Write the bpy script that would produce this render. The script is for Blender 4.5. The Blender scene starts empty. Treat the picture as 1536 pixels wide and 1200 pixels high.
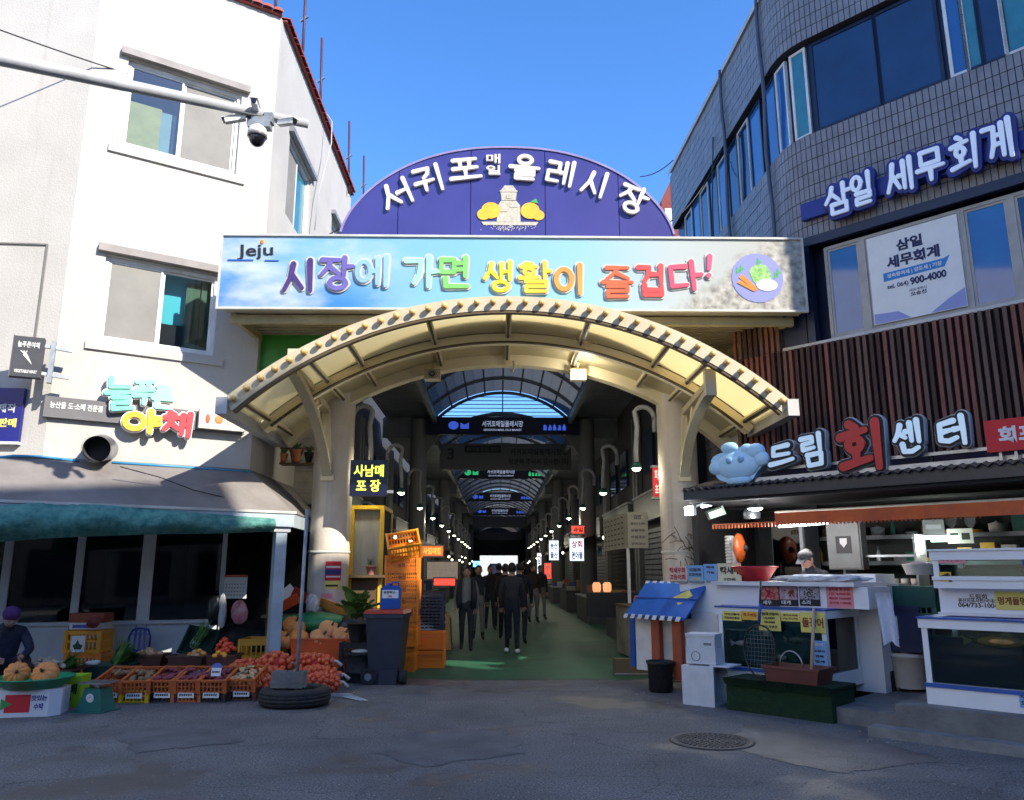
import bpy, math, random
from math import sin, cos, radians, pi, sqrt, atan2
from mathutils import Vector, Matrix
R = random.Random(7)
SC = bpy.context.scene
COL = SC.collection
# ---------------------------------------------------------------- camera, world, sun, exposure
CAM_H = 1.6; PITCH = radians(12.2); YAW = radians(1.0); FPX = 1184.0
cd = bpy.data.cameras.new('camera'); cam = bpy.data.objects.new('camera', cd); COL.objects.link(cam)
cd.sensor_width = 36; cd.lens = 36 * FPX / 1536; cd.clip_end = 2000; cd.clip_start = .05
cam.location = (0, 0, CAM_H); cam.rotation_euler = (pi / 2 + PITCH, 0, -YAW); SC.camera = cam
SUN = Vector((.60, -.56, .58)).normalized()
w = bpy.data.worlds.new('World'); SC.world = w; w.use_nodes = True
nt = w.node_tree; bg = nt.nodes['Background']
sky = nt.nodes.new('ShaderNodeTexSky'); sky.sky_type = 'NISHITA'; sky.sun_disc = False
sky.sun_elevation = math.asin(SUN.z); sky.sun_rotation = atan2(SUN.x, SUN.y)
sky.air_density = 1.0; sky.dust_density = 0.2; sky.ozone_density = 5; sky.altitude = 100
hs = nt.nodes.new('ShaderNodeHueSaturation'); hs.inputs['Saturation'].default_value = 1.18; hs.inputs['Hue'].default_value = .506; nt.links.new(sky.outputs[0], hs.inputs['Color']); nt.links.new(hs.outputs[0], bg.inputs[0]); bg.inputs[1].default_value = .086
sd = bpy.data.lights.new('sun', 'SUN'); sun = bpy.data.objects.new('sun', sd); COL.objects.link(sun)
sd.energy = 2.0; sd.angle = radians(.5); sd.color = (1, .93, .82)
sun.rotation_euler = SUN.to_track_quat('Z', 'Y').to_euler()
SC.view_settings.view_transform = 'Standard'; SC.view_settings.look = 'None'
SC.view_settings.exposure = 2.05; SC.view_settings.gamma = 1; SC.view_settings.use_curve_mapping = False
SC.cycles.max_bounces = 6; SC.cycles.transparent_max_bounces = 12
SC.cycles.caustics_reflective = False; SC.cycles.caustics_refractive = False
SC.cycles.use_denoising = True
# ---------------------------------------------------------------- survey helpers: sight lines taken from the photograph onto real planes
def ray(x, y):
    u = (x - 768) / FPX; v = (600 - y) / FPX
    dx, dy, dz = u, cos(PITCH) - v * sin(PITCH), sin(PITCH) + v * cos(PITCH)
    c, s = cos(-YAW), sin(-YAW)
    return Vector((c * dx - s * dy, s * dx + c * dy, dz))
def atY(x, y, Y): d = ray(x, y); return Vector((0, 0, CAM_H)) + d * (Y / d.y)
def G(x, y, z=0.0): d = ray(x, y); return Vector((0, 0, CAM_H)) + d * ((z - CAM_H) / d.z)
class Frame:
    def __init__(s, o, u):
        l = math.hypot(*u); s.u = Vector((u[0] / l, u[1] / l, 0)); s.o = Vector((o[0], o[1], 0)); s.n = Vector((s.u.y, -s.u.x, 0)); s.rz = atan2(s.u.y, s.u.x)
    def px(s, x, y, off=0):   # sight line onto the plane, off metres in front: local x, z
        d = ray(x, y); o = Vector((0, 0, CAM_H)); p0 = s.o + s.n * off
        t = (p0 - o).dot(s.n) / d.dot(s.n); p = o + d * t
        return (p - s.o).dot(s.u), p.z
    def rect(s, q, off=0):    # q: four corners TL TR BR BL
        a = [s.px(x, y, off) for x, y in q]
        return (a[0][0] + a[3][0]) / 2, (a[1][0] + a[2][0]) / 2, (a[2][1] + a[3][1]) / 2, (a[0][1] + a[1][1]) / 2
    def box(s, x0, y0, x1, y1, off=0):
        a = s.px(x0, (y0 + y1) / 2, off)[0]; b = s.px(x1, (y0 + y1) / 2, off)[0]
        m = (x0 + x1) / 2; return a, b, s.px(m, y1, off)[1], s.px(m, y0, off)[1]
    def w(s, lx, off, z=0): p = s.o + s.u * lx + s.n * off; return Vector((p.x, p.y, z))
# ---------------------------------------------------------------- materials
MATS = {}
def mat(name, col, rough=.7, col2=None, scale=4, bump=0, bscale=40, metal=0, emit=0, ecol=None, spec=.5, detail=5, streak=False):
    if name in MATS: return MATS[name]
    m = bpy.data.materials.new(name); m.use_nodes = True; n = m.node_tree; b = n.nodes['Principled BSDF']; L = n.links
    b.inputs['Base Color'].default_value = (*col, 1); b.inputs['Roughness'].default_value = rough; b.inputs['Metallic'].default_value = metal
    b.inputs['Specular IOR Level'].default_value = spec
    tc = n.nodes.new('ShaderNodeTexCoord')
    if col2 is not None:
        no = n.nodes.new('ShaderNodeTexNoise'); no.inputs['Scale'].default_value = scale; no.inputs['Detail'].default_value = detail; no.inputs['Roughness'].default_value = .62
        if streak:
            mp = n.nodes.new('ShaderNodeMapping'); mp.inputs['Scale'].default_value = (1, 1, .12); L.new(tc.outputs['Object'], mp.inputs[0]); L.new(mp.outputs[0], no.inputs['Vector'])
        else: L.new(tc.outputs['Object'], no.inputs['Vector'])
        cr = n.nodes.new('ShaderNodeValToRGB'); cr.color_ramp.elements[0].position = .35; cr.color_ramp.elements[1].position = .68
        cr.color_ramp.elements[0].color = (*col, 1); cr.color_ramp.elements[1].color = (*col2, 1)
        L.new(no.outputs[0], cr.inputs[0]); L.new(cr.outputs[0], b.inputs['Base Color'])
    if bump:
        nb = n.nodes.new('ShaderNodeTexNoise'); nb.inputs['Scale'].default_value = bscale; nb.inputs['Detail'].default_value = 4
        L.new(tc.outputs['Object'], nb.inputs['Vector']); bp = n.nodes.new('ShaderNodeBump'); bp.inputs['Strength'].default_value = bump; bp.inputs['Distance'].default_value = .02
        L.new(nb.outputs[0], bp.inputs['Height']); L.new(bp.outputs[0], b.inputs['Normal'])
    if emit:
        b.inputs['Emission Color'].default_value = (*(ecol or col), 1); b.inputs['Emission Strength'].default_value = emit
    MATS[name] = m; return m
def paint(name, c, r=.5, v=.75): return mat(name, c, r, tuple(x * v for x in c), 3, .08, 30)
def glassmat(name, tint, mixf=.25, rough=.03):
    m = bpy.data.materials.new(name); m.use_nodes = True; n = m.node_tree; n.nodes.clear(); L = n.links
    o = n.nodes.new('ShaderNodeOutputMaterial'); t = n.nodes.new('ShaderNodeBsdfTransparent'); g = n.nodes.new('ShaderNodeBsdfGlossy')
    mx = n.nodes.new('ShaderNodeMixShader'); fr = n.nodes.new('ShaderNodeFresnel'); fr.inputs[0].default_value = 1.5
    t.inputs[0].default_value = (*tint, 1); g.inputs['Roughness'].default_value = rough
    ad = n.nodes.new('ShaderNodeMath'); ad.operation = 'ADD'; ad.use_clamp = True; ad.inputs[1].default_value = mixf
    L.new(fr.outputs[0], ad.inputs[0]); L.new(ad.outputs[0], mx.inputs[0]); L.new(t.outputs[0], mx.inputs[1]); L.new(g.outputs[0], mx.inputs[2]); L.new(mx.outputs[0], o.inputs[0])
    MATS[name] = m; return m
stucco = mat('stucco', (.50, .477, .44), .9, (.43, .41, .375), .9, .3, 38)
def stains(m, z0, z1, dark=(.30, .27, .24)):  # rain-run grime: fine vertical streaks where water runs
    n = m.node_tree; L = n.links; b = n.nodes['Principled BSDF']; src = b.inputs['Base Color'].links[0].from_socket
    tc = n.nodes.new('ShaderNodeTexCoord'); mp = n.nodes.new('ShaderNodeMapping'); mp.inputs['Scale'].default_value = (5, 5, .25)
    no = n.nodes.new('ShaderNodeTexNoise'); no.inputs['Scale'].default_value = 1.5; no.inputs['Detail'].default_value = 6
    L.new(tc.outputs['Object'], mp.inputs[0]); L.new(mp.outputs[0], no.inputs['Vector'])
    cr = n.nodes.new('ShaderNodeValToRGB'); cr.color_ramp.elements[0].position = z0; cr.color_ramp.elements[1].position = z1
    cr.color_ramp.elements[0].color = (0, 0, 0, 1); cr.color_ramp.elements[1].color = (.55, .55, .55, 1)
    L.new(no.outputs[0], cr.inputs[0]); mx = n.nodes.new('ShaderNodeMixRGB'); L.new(cr.outputs[0], mx.inputs[0]); L.new(src, mx.inputs[1]); mx.inputs[2].default_value = (*dark, 1)
    L.new(mx.outputs[0], b.inputs['Base Color'])
stains(stucco, .58, .85, (.36, .33, .30))
white = paint('white_paint', (.80, .79, .76)); offwhite = paint('off_white', (.62, .6, .55)); black = mat('black_paint', (.012, .013, .018), .45)
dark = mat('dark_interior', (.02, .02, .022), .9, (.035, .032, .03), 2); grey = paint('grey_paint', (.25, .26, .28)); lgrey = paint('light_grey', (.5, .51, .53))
cream = mat('cream_paint', (.60, .53, .37), .5, (.50, .43, .28), 1.6, .15, 12); stains(cream, .62, .9, (.35, .27, .16))
cream2 = mat('cream_soffit', (.90, .80, .54), .55, (.84, .72, .44), .9, .15, 8); browntrim = mat('brown_trim', (.10, .065, .03), .7)
colmat = mat('column_paint', (.70, .64, .54), .6, (.58, .50, .40), 1.4, .3, 14); stains(colmat, .5, .8, (.22, .18, .14))
navy = paint('navy_frame', (.012, .018, .05), .35); bluepl = paint('blue_plastic', (.02, .10, .42), .35); orange = paint('orange_plastic', (.88, .25, .02), .4)
orange2 = paint('orange_plastic_light', (.95, .40, .03), .4); redor = paint('red_orange_plastic', (.62, .08, .02), .4); terracotta = paint('terracotta_plastic', (.60, .15, .04), .5)
brownpl = paint('brown_plastic', (.09, .035, .03), .5); yellow = paint('yellow_paint', (.80, .50, .02), .45); red = paint('red_paint', (.60, .02, .02), .4)
green = paint('green_plastic', (.02, .14, .10), .45); rubber = mat('rubber', (.012, .012, .014), .75, (.03, .03, .03), 20, .3, 80)
steel = mat('steel', (.45, .46, .48), .35, (.3, .31, .33), 6, metal=.8); galv = mat('galvanised', (.33, .36, .38), .5, (.22, .24, .26), 8, .1, 60, metal=.4)
concrete = mat('concrete', (.20, .20, .19), .9, (.12, .12, .115), 3, .5, 30); skin = mat('skin', (.48, .27, .19), .6, (.42, .22, .15), 8)
jacket = mat('dark_jacket', (.012, .013, .02), .85, (.03, .03, .04), 5, .3, 30); styro = mat('styrofoam', (.70, .71, .72), .8, (.60, .61, .62), 6, .2, 80)
clear = glassmat('clear_glass', (.85, .9, .92), .04); water = glassmat('tank_glass', (.55, .72, .72), .0); smoke = glassmat('smoked_glass', (.26, .28, .30), .02)
def _vs():
    m = bpy.data.materials.new('vault_sheet'); m.use_nodes = True; n = m.node_tree; n.nodes.clear(); o = n.nodes.new('ShaderNodeOutputMaterial'); a = n.nodes.new('ShaderNodeBsdfTransparent'); t = n.nodes.new('ShaderNodeBsdfTranslucent'); x = n.nodes.new('ShaderNodeMixShader'); a.inputs[0].default_value = (.14, .15, .16, 1); t.inputs[0].default_value = (.30, .31, .32, 1); x.inputs[0].default_value = .55
    n.links.new(a.outputs[0], x.inputs[1]); n.links.new(t.outputs[0], x.inputs[2]); n.links.new(x.outputs[0], o.inputs[0]); return m
vaultglass = _vs()
blueglass = mat('blue_glass', (.010, .03, .09), .04, (.014, .045, .13), 1.2, .12, 1.6, spec=.9); cyanglass = mat('cyan_curtained_glass', (.05, .24, .30), .08, (.03, .17, .24), 2, spec=.8)
leafm = mat('leaf', (.05, .14, .02), .5, (.12, .24, .05), 12); paper = paint('paper_white', (.8, .8, .78), .7, .92); yellowpaper = paint('paper_yellow', (.75, .66, .16), .7, .92)
bluepaper = paint('paper_blue', (.22, .42, .70), .6, .9); pinkpaper = paint('paper_pink', (.75, .28, .32), .6, .9); ink = mat('ink_black', (.01, .01, .012), .6); lamp_on = mat('lamp_glow', (1, .93, .7), .3, emit=5, ecol=(1, .93, .62))
def lamp_light(parent, loc, watts, col=(1, .92, .72), r=.06, spot=None, rot=(0, 0, 0)):
    d = bpy.data.lights.new('lamp_light', 'SPOT' if spot else 'POINT'); d.energy = watts; d.color = col; d.shadow_soft_size = r
    if spot: d.spot_size = radians(spot); d.spot_blend = .6
    return link('lamp_light', d, parent, loc, rot)
def flat(name, c, r=.6): return mat(name, c, r)
# ---------------------------------------------------------------- mesh building
class MB:
    def __init__(s): s.v = []; s.f = []; s.mi = []; s.sm = []
    def add(s, vs, fs, m=0, smooth=False):
        k = len(s.v); s.v += [tuple(v) for v in vs]; s.f += [tuple(i + k for i in f) for f in fs]; s.mi += [m] * len(fs); s.sm += [smooth] * len(fs); return s
    def box(s, x0, x1, y0, y1, z0, z1, m=0, M=None):
        v = [Vector((x, y, z)) for z in (z0, z1) for y in (y0, y1) for x in (x0, x1)]
        if M: v = [M @ p for p in v]
        return s.add(v, [(0, 2, 3, 1), (4, 5, 7, 6), (0, 1, 5, 4), (2, 6, 7, 3), (0, 4, 6, 2), (1, 3, 7, 5)], m)
    def cbox(s, c, d, m=0, M=None): return s.box(c[0] - d[0] / 2, c[0] + d[0] / 2, c[1] - d[1] / 2, c[1] + d[1] / 2, c[2] - d[2] / 2, c[2] + d[2] / 2, m, M)
    def bar(s, a, b, w, h, m=0, up=(0, 0, 1)):
        a = Vector(a); b = Vector(b); d = (b - a).normalized(); up = Vector(up)
        if abs(d.dot(up)) > .98: up = Vector((0, 1, 0))
        x = d.cross(up).normalized(); z = x.cross(d)
        v = [p + x * sx * w / 2 + z * sz * h / 2 for p in (a, b) for sx, sz in ((-1, -1), (1, -1), (1, 1), (-1, 1))]
        return s.add(v, [(0, 1, 2, 3), (7, 6, 5, 4), (0, 4, 5, 1), (1, 5, 6, 2), (2, 6, 7, 3), (3, 7, 4, 0)], m)
    def tube(s, pts, r, n=8, m=0, cap=True):
        pts = [Vector(p) for p in pts]; rs = r if isinstance(r, (list, tuple)) else [r] * len(pts); vs = []; px = None
        for i, p in enumerate(pts):
            d = (pts[min(i + 1, len(pts) - 1)] - pts[max(i - 1, 0)]).normalized()
            if px is None: px = d.cross(Vector((0, 0, 1)) if abs(d.z) < .9 else Vector((1, 0, 0))).normalized()
            px = (px - d * px.dot(d)).normalized(); q = d.cross(px)
            vs += [p + (px * cos(2 * pi * k / n) + q * sin(2 * pi * k / n)) * rs[i] for k in range(n)]
        fs = [(i * n + k, i * n + (k + 1) % n, (i + 1) * n + (k + 1) % n, (i + 1) * n + k) for i in range(len(pts) - 1) for k in range(n)]
        s.add(vs, fs, m, True)
        if cap: b = len(s.v) - len(vs); s.f += [tuple(b + k for k in range(n))[::-1], tuple(len(s.v) - n + k for k in range(n))]; s.mi += [m, m]; s.sm += [False, False]
        return s
    def lathe(s, prof, n=16, m=0, c=(0, 0, 0), smooth=True):
        vs = [(c[0] + r * cos(2 * pi * k / n), c[1] + r * sin(2 * pi * k / n), c[2] + z) for r, z in prof for k in range(n)]
        fs = [(i * n + k, i * n + (k + 1) % n, (i + 1) * n + (k + 1) % n, (i + 1) * n + k) for i in range(len(prof) - 1) for k in range(n)]
        s.add(vs, fs, m, smooth); return s
    def ball(s, c, r, n=10, k=7, m=0, fn=None):
        vs = []; 
        for j in range(k + 1):
            t = pi * j / k
            for i in range(n):
                a = 2 * pi * i / n; f = fn(a, t) if fn else 1
                vs.append((c[0] + r[0] * f * sin(t) * cos(a), c[1] + r[1] * f * sin(t) * sin(a), c[2] + r[2] * f * cos(t)))
        fs = [(j * n + i, (j + 1) * n + i, (j + 1) * n + (i + 1) % n, j * n + (i + 1) % n) for j in range(k) for i in range(n)]
        return s.add(vs, fs, m, True)
    def prism(s, poly, y0, y1, m=0):   # poly in x,z
        n = len(poly); v = [(x, y0, z) for x, z in poly] + [(x, y1, z) for x, z in poly]
        return s.add(v, [tuple(range(n)), tuple(range(2 * n - 1, n - 1, -1))] + [(i, i + n, (i + 1) % n + n, (i + 1) % n) for i in range(n)], m)
    def quad(s, a, b, c, d, m=0): return s.add([a, b, c, d], [(0, 1, 2, 3)], m)
    def mesh(s, name, mats):
        me = bpy.data.meshes.new(name); me.from_pydata(s.v, [], s.f)
        for mm in (mats if isinstance(mats, (list, tuple)) else [mats]): me.materials.append(mm)
        me.polygons.foreach_set('material_index', s.mi); me.polygons.foreach_set('use_smooth', s.sm); me.update(); return me
def setp(o, label=None, cat=None, group=None, kind=None):
    if label: o['label'] = label
    if cat: o['category'] = cat
    if group: o['group'] = group
    if kind: o['kind'] = kind
    return o
def link(name, data, parent=None, loc=(0, 0, 0), rot=(0, 0, 0), sc=(1, 1, 1)):
    o = bpy.data.objects.new(name, data); COL.objects.link(o); o.parent = parent; o.location = loc; o.rotation_euler = rot; o.scale = sc; return o
def obj(name, mb, mats, parent=None, loc=(0, 0, 0), rot=(0, 0, 0), **k):
    me = mb if isinstance(mb, bpy.types.Mesh) else mb.mesh(name, mats); return setp(link(name, me, parent, loc, rot), **k)
def T(name, label, cat, loc=(0, 0, 0), rz=0, group=None, rot=None):
    o = link(name, None, None, loc, rot or (0, 0, rz)); o.empty_display_size = .1; return setp(o, label, cat, group)
def clone(t, loc=None, rot=None, label=None, group=None, sc=None):
    r = t.copy(); COL.objects.link(r)
    if loc is not None: r.location = loc
    if rot is not None: r.rotation_euler = rot if hasattr(rot, '__len__') else (0, 0, rot)
    if sc is not None: r.scale = sc
    if label: r['label'] = label
    if group: r['group'] = group
    for ch in list(t.children):
        c = ch.copy(); COL.objects.link(c); c.parent = r
        for g in list(ch.children):
            d = g.copy(); COL.objects.link(d); d.parent = c
    return r
# ---------------------------------------------------------------- lettering: real glyph meshes
TC = {}; TSC = bpy.data.scenes.new('type_shop')
def tdg():
    with bpy.context.temp_override(scene=TSC, view_layer=TSC.view_layers[0]):
        d = bpy.context.evaluated_depsgraph_get(); d.update(); return d
def glyphs(s, bold=0.0, ext=0.0):
    k = (s, bold, ext)
    if k in TC: return TC[k]
    c = bpy.data.curves.new('t', 'FONT'); c.body = s; c.offset = bold; c.extrude = ext; c.resolution_u = 3; c.align_x = 'CENTER'; c.space_line = 1.0
    o = bpy.data.objects.new('t', c); TSC.collection.objects.link(o); dg = tdg()
    me = bpy.data.meshes.new_from_object(o.evaluated_get(dg)); V = [v.co.copy() for v in me.vertices]; Fc = [tuple(p.vertices) for p in me.polygons]
    bpy.data.objects.remove(o); bpy.data.curves.remove(c); bpy.data.meshes.remove(me); TC[k] = (V, Fc); return TC[k]
def lettering(parent, s, cx, cz, wd, ht, m, y=-.01, depth=.004, bold=.02, rot=0, name='lettering', back=None, backbold=.05, skew=0):
    # glyphs fitted into a wd x ht box centred on (cx, cz) of the parent's x-z plane
    V, Fc = glyphs(s, bold, .5)
    if not V: return None
    x0 = min(v.x for v in V); x1 = max(v.x for v in V); y0 = min(v.y for v in V); y1 = max(v.y for v in V)
    sx = wd / max(1e-6, x1 - x0); sy = ht / max(1e-6, y1 - y0); mx, my = (x0 + x1) / 2, (y0 + y1) / 2
    def put(V, Fc, yy, dep, mm, nm):
        b = MB(); c_, s_ = cos(rot), sin(rot); vs = []
        for v in V:
            a = (v.x - mx) * sx; e = (v.y - my) * sy; a += e * skew
            vs.append((cx + a * c_ - e * s_, yy - dep * (.5 + v.z), cz + a * s_ + e * c_))
        b.add(vs, Fc); return obj(nm, b, mm, parent)
    if back is not None:
        Vb, Fb = glyphs(s, backbold, .5); put(Vb, Fb, y, depth, back, 'letter_backing'); y = y - depth - .002; depth = .004
    return put(V, Fc, y, depth, m, name)
def board(parent, x0, x1, z0, z1, m, y=-.02, th=.02, name='panel'):
    return obj(name, MB().box(x0, x1, y, y + th, z0, z1), m, parent)
STK = {'드': [[(.85, .90), (.22, .86), (.18, .50), (.86, .50)], [(.0, .10), (.5, .14), (1, .22)]],
 '림': [[(.08, .95), (.55, .97), (.55, .79), (.12, .75), (.12, .56), (.60, .60)], [(.88, 1.05), (.86, .48)], [(.28, .36), (.88, .38), (.84, .02), (.30, .0), (.28, .36)]],
 '회': [[(.27, 1.02), (.44, .93)], [(.0, .74), (.35, .80), (.66, .83)], 'o', [(.36, .34), (.36, .16)], [(-.02, .04), (.35, .10), (.70, .15)], [(.95, .97), (.93, .5), (.90, -.08)]],
 '센': [[(.28, .95), (.18, .68), (.0, .45)], [(.18, .68), (.42, .50)], [(.46, .70), (.62, .71)], [(.66, .98), (.65, .36)], [(.94, 1.04), (.92, .30)], [(.28, .28), (.30, .03), (.60, .0), (.86, .10)]],
 '터': [[(.62, .92), (.12, .84), (.08, .20), (.36, .12), (.66, .22)], [(.12, .52), (.50, .56)], [(.60, .56), (.84, .58)], [(.92, 1.06), (.92, .5), (.90, -.05)]],
 '늘': [[(.15, 1.05), (.12, .76), (.85, .76)], [(-.05, .55), (1.02, .58)], [(.2, .40), (.82, .40), (.80, .22), (.2, .20), (.2, .0), (.95, .04)]],
 '푸': [[(.1, .97), (.92, 1.0)], [(.32, .97), (.34, .62)], [(.70, .97), (.66, .62)], [(.08, .60), (.94, .63)], [(-.05, .34), (1.05, .40)], [(.5, .36), (.46, -.02)]],
 '른': [[(.15, 1), (.82, 1.02), (.8, .82), (.2, .78), (.2, .6), (.88, .63)], [(-.03, .42), (1.03, .46)], [(.2, .30), (.2, .02), (.95, .05)]],
 '야': ['o', [(.76, 1.02), (.74, -.02)], [(.76, .66), (1.02, .70)], [(.76, .38), (1.02, .42)]],
 '채': [[(.2, 1.02), (.38, .95)], [(.02, .78), (.54, .82)], [(.30, .78), (.20, .5), (.0, .22)], [(.24, .54), (.52, .28)], [(.68, .95), (.66, .05)], [(.68, .5), (.88, .52)], [(.94, 1.04), (.92, -.04)]]}
def _j(k, x0, y0, x1, y1):
    J = {'s': [[(.52, 1), (.38, .5), (0, 0)], [(.42, .60), (1, .05)]], 'j': [[(0, .97), (1, .97)], [(.5, .95), (.36, .5), (0, 0)], [(.42, .52), (1, .02)]], 'g': [[(0, 1), (1, 1), (.88, .4), (.55, 0)]], 'n': [[(0, 1), (.02, 0), (1, 0)]], 'd': [[(1, 1), (0, 1), (0, 0), (1, .03)]],
         'r': [[(0, 1), (1, 1), (1, .52), (0, .5), (0, 0), (1, 0)]], 'm': [[(0, 1), (1, 1), (1, 0), (0, 0), (0, 1)]], 'b': [[(0, 1), (0, 0), (1, 0), (1, 1)], [(0, .5), (1, .5)]], 'i': [[(.5, 1), (.5, 0)]], 'a': [[(.35, 1), (.35, 0)], [(.35, .5), (1, .52)]], 'e': [[(0, .5), (.42, .5)], [(.45, .95), (.45, .05)], [(1, 1.02), (1, -.02)]],
         'h': [[(.3, 1.12), (.7, 1.12)], [(0, .82), (1, .82)]], 'o': [[(.5 + .5 * cos(t * pi / 7), .5 + .5 * sin(t * pi / 7)) for t in range(15)]]}
    L_ = J[k] + ([[(.5 + .32 * cos(t * pi / 7), .32 + .32 * sin(t * pi / 7)) for t in range(15)]] if k == 'h' else [])
    return [[(x0 + (x1 - x0) * x, y0 + (y1 - y0) * y) for x, y in s] for s in L_]
STK.update({'시': _j('s', 0, .02, .58, .95) + _j('i', .7, -.05, 1, 1.05), '장': _j('j', 0, .46, .58, 1) + _j('a', .58, .42, 1.02, 1.06) + _j('o', .28, -.06, .8, .34), '에': _j('o', 0, .15, .44, .85) + _j('e', .46, 0, .95, 1), '가': _j('g', 0, .08, .5, .92) + _j('a', .58, -.05, 1.05, 1.05),
 '면': _j('m', 0, .52, .46, .98) + [[(.5, .86), (.82, .86)], [(.5, .62), (.82, .62)], [(.86, 1.06), (.86, .36)]] + _j('n', .15, -.02, .95, .28), '생': _j('s', 0, .42, .46, 1) + [[(.60, 1), (.60, .42)], [(.60, .7), (.84, .7)], [(.90, 1.06), (.90, .38)]] + _j('o', .32, -.06, .84, .30),
 '활': _j('h', .02, .60, .54, .98) + [[(.28, .60), (.28, .50)], [(-.03, .46), (.6, .49)], [(.82, 1.06), (.82, .44)], [(.82, .74), (1.02, .74)]] + _j('r', .18, -.06, .86, .32), '이': _j('o', 0, .10, .56, .90) + _j('i', .7, -.05, 1, 1.05), '즐': _j('j', .12, .62, .88, 1.05) + [[(-.02, .49), (1.02, .49)]] + _j('r', .15, -.05, .85, .34),
 '겁': _j('g', .02, .48, .42, 1) + [[(.5, .74), (.8, .74)], [(.86, 1.06), (.86, .44)]] + _j('b', .22, -.04, .86, .33), '다': _j('d', 0, .12, .52, .88) + _j('a', .58, -.05, 1.05, 1.05), '!': [[(.5, 1), (.5, .38)], [(.5, .06), (.5, .02)]], '서': _j('s', 0, .02, .52, .98) + [[(.52, .52), (.82, .54)], [(.88, 1.05), (.88, -.05)]],
 '귀': _j('g', .02, .60, .58, .98) + [[(-.02, .42), (.68, .45)], [(.34, .42), (.33, .06)], [(.92, 1.05), (.92, -.05)]], '포': [[(.1, .97), (.9, .97)], [(.33, .95), (.35, .58)], [(.67, .95), (.65, .58)], [(.08, .56), (.92, .56)], [(.5, .54), (.5, .16)], [(-.02, .10), (1.02, .10)]], '올': _j('o', .26, .66, .74, 1.06) + [[(.5, .62), (.5, .52)], [(-.02, .48), (1.02, .48)]] + _j('r', .2, -.06, .84, .32),
 '레': _j('r', 0, .10, .42, .90) + _j('e', .48, 0, .95, 1), '삼': _j('s', 0, .42, .54, 1) + _j('a', .58, .40, 1.02, 1.06) + _j('m', .24, -.05, .82, .30), '일': _j('o', 0, .50, .46, 1) + [[(.86, 1.05), (.86, .44)]] + _j('r', .2, -.06, .88, .34), '세': _j('s', 0, .05, .48, .95) + _j('e', .46, 0, .95, 1), '무': _j('m', .15, .56, .85, 1.02) + [[(-.02, .38), (1.02, .38)], [(.5, .36), (.5, -.06)]],
 '계': _j('g', 0, .08, .40, .92) + [[(.44, .66), (.66, .66)], [(.42, .40), (.66, .40)], [(.69, .97), (.69, .03)], [(.96, 1.05), (.96, -.05)]]})
def brush(parent, ch, cx, cz, wd, ht, m, y, depth, lw, rot=0, name='raised_letter'):
    b = MB(); k = 0; c_, s_ = cos(rot), sin(rot)
    def P(p): a = (p[0] - .5) * wd; e = (p[1] - .5) * ht; return Vector((cx + a * c_ - e * s_, cz + a * s_ + e * c_))
    for st in STK[ch]:
        if st == 'o':
            o, r_ = ((.35, .53), (.17, .15)) if ch == '회' else ((.30, .5), (.27, .36)); st = [(o[0] + r_[0] * cos(i * pi / 7), o[1] + r_[1] * sin(i * pi / 7)) for i in range(15)]
        n_ = len(st)
        for i in range(n_ - 1):
            p, q = P(st[i]), P(st[i + 1]); d = q - p; a0 = atan2(d.y, d.x); w0 = lw * (1.0 + .18 * (i == 0)) / 2; w1 = lw * (1.0 - .15 * (i == n_ - 2)) / 2
            poly = [(p.x + w0 * cos(a0 + pi / 2 + j * pi / 6), p.y + w0 * sin(a0 + pi / 2 + j * pi / 6)) for j in range(7)] + [(q.x + w1 * cos(a0 - pi / 2 + j * pi / 6), q.y + w1 * sin(a0 - pi / 2 + j * pi / 6)) for j in range(7)]
            b.prism(poly, y - depth - .0007 * k, y - .0005 * k); k += 1
    return obj(name, b, m, parent)
def wall(holes, u0, u1, z0, z1, rev=.18):  # wall sheet with real window openings and reveals, front at y=0
    b = MB(); xs = sorted({u0, u1, *[h[0] for h in holes], *[h[1] for h in holes]}); zs = sorted({z0, z1, *[h[2] for h in holes], *[h[3] for h in holes]})
    for i in range(len(xs) - 1):
        for j in range(len(zs) - 1):
            cx, cz = (xs[i] + xs[i + 1]) / 2, (zs[j] + zs[j + 1]) / 2
            if any(h[0] < cx < h[1] and h[2] < cz < h[3] for h in holes): continue
            b.quad((xs[i], 0, zs[j]), (xs[i + 1], 0, zs[j]), (xs[i + 1], 0, zs[j + 1]), (xs[i], 0, zs[j + 1]))
    for a, c, d, e in holes:
        b.quad((a, 0, d), (a, 0, e), (a, rev, e), (a, rev, d)); b.quad((c, 0, d), (c, rev, d), (c, rev, e), (c, 0, e))
        b.quad((a, 0, d), (a, rev, d), (c, rev, d), (c, 0, d)); b.quad((a, 0, e), (c, 0, e), (c, rev, e), (a, rev, e))
    return b
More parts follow.
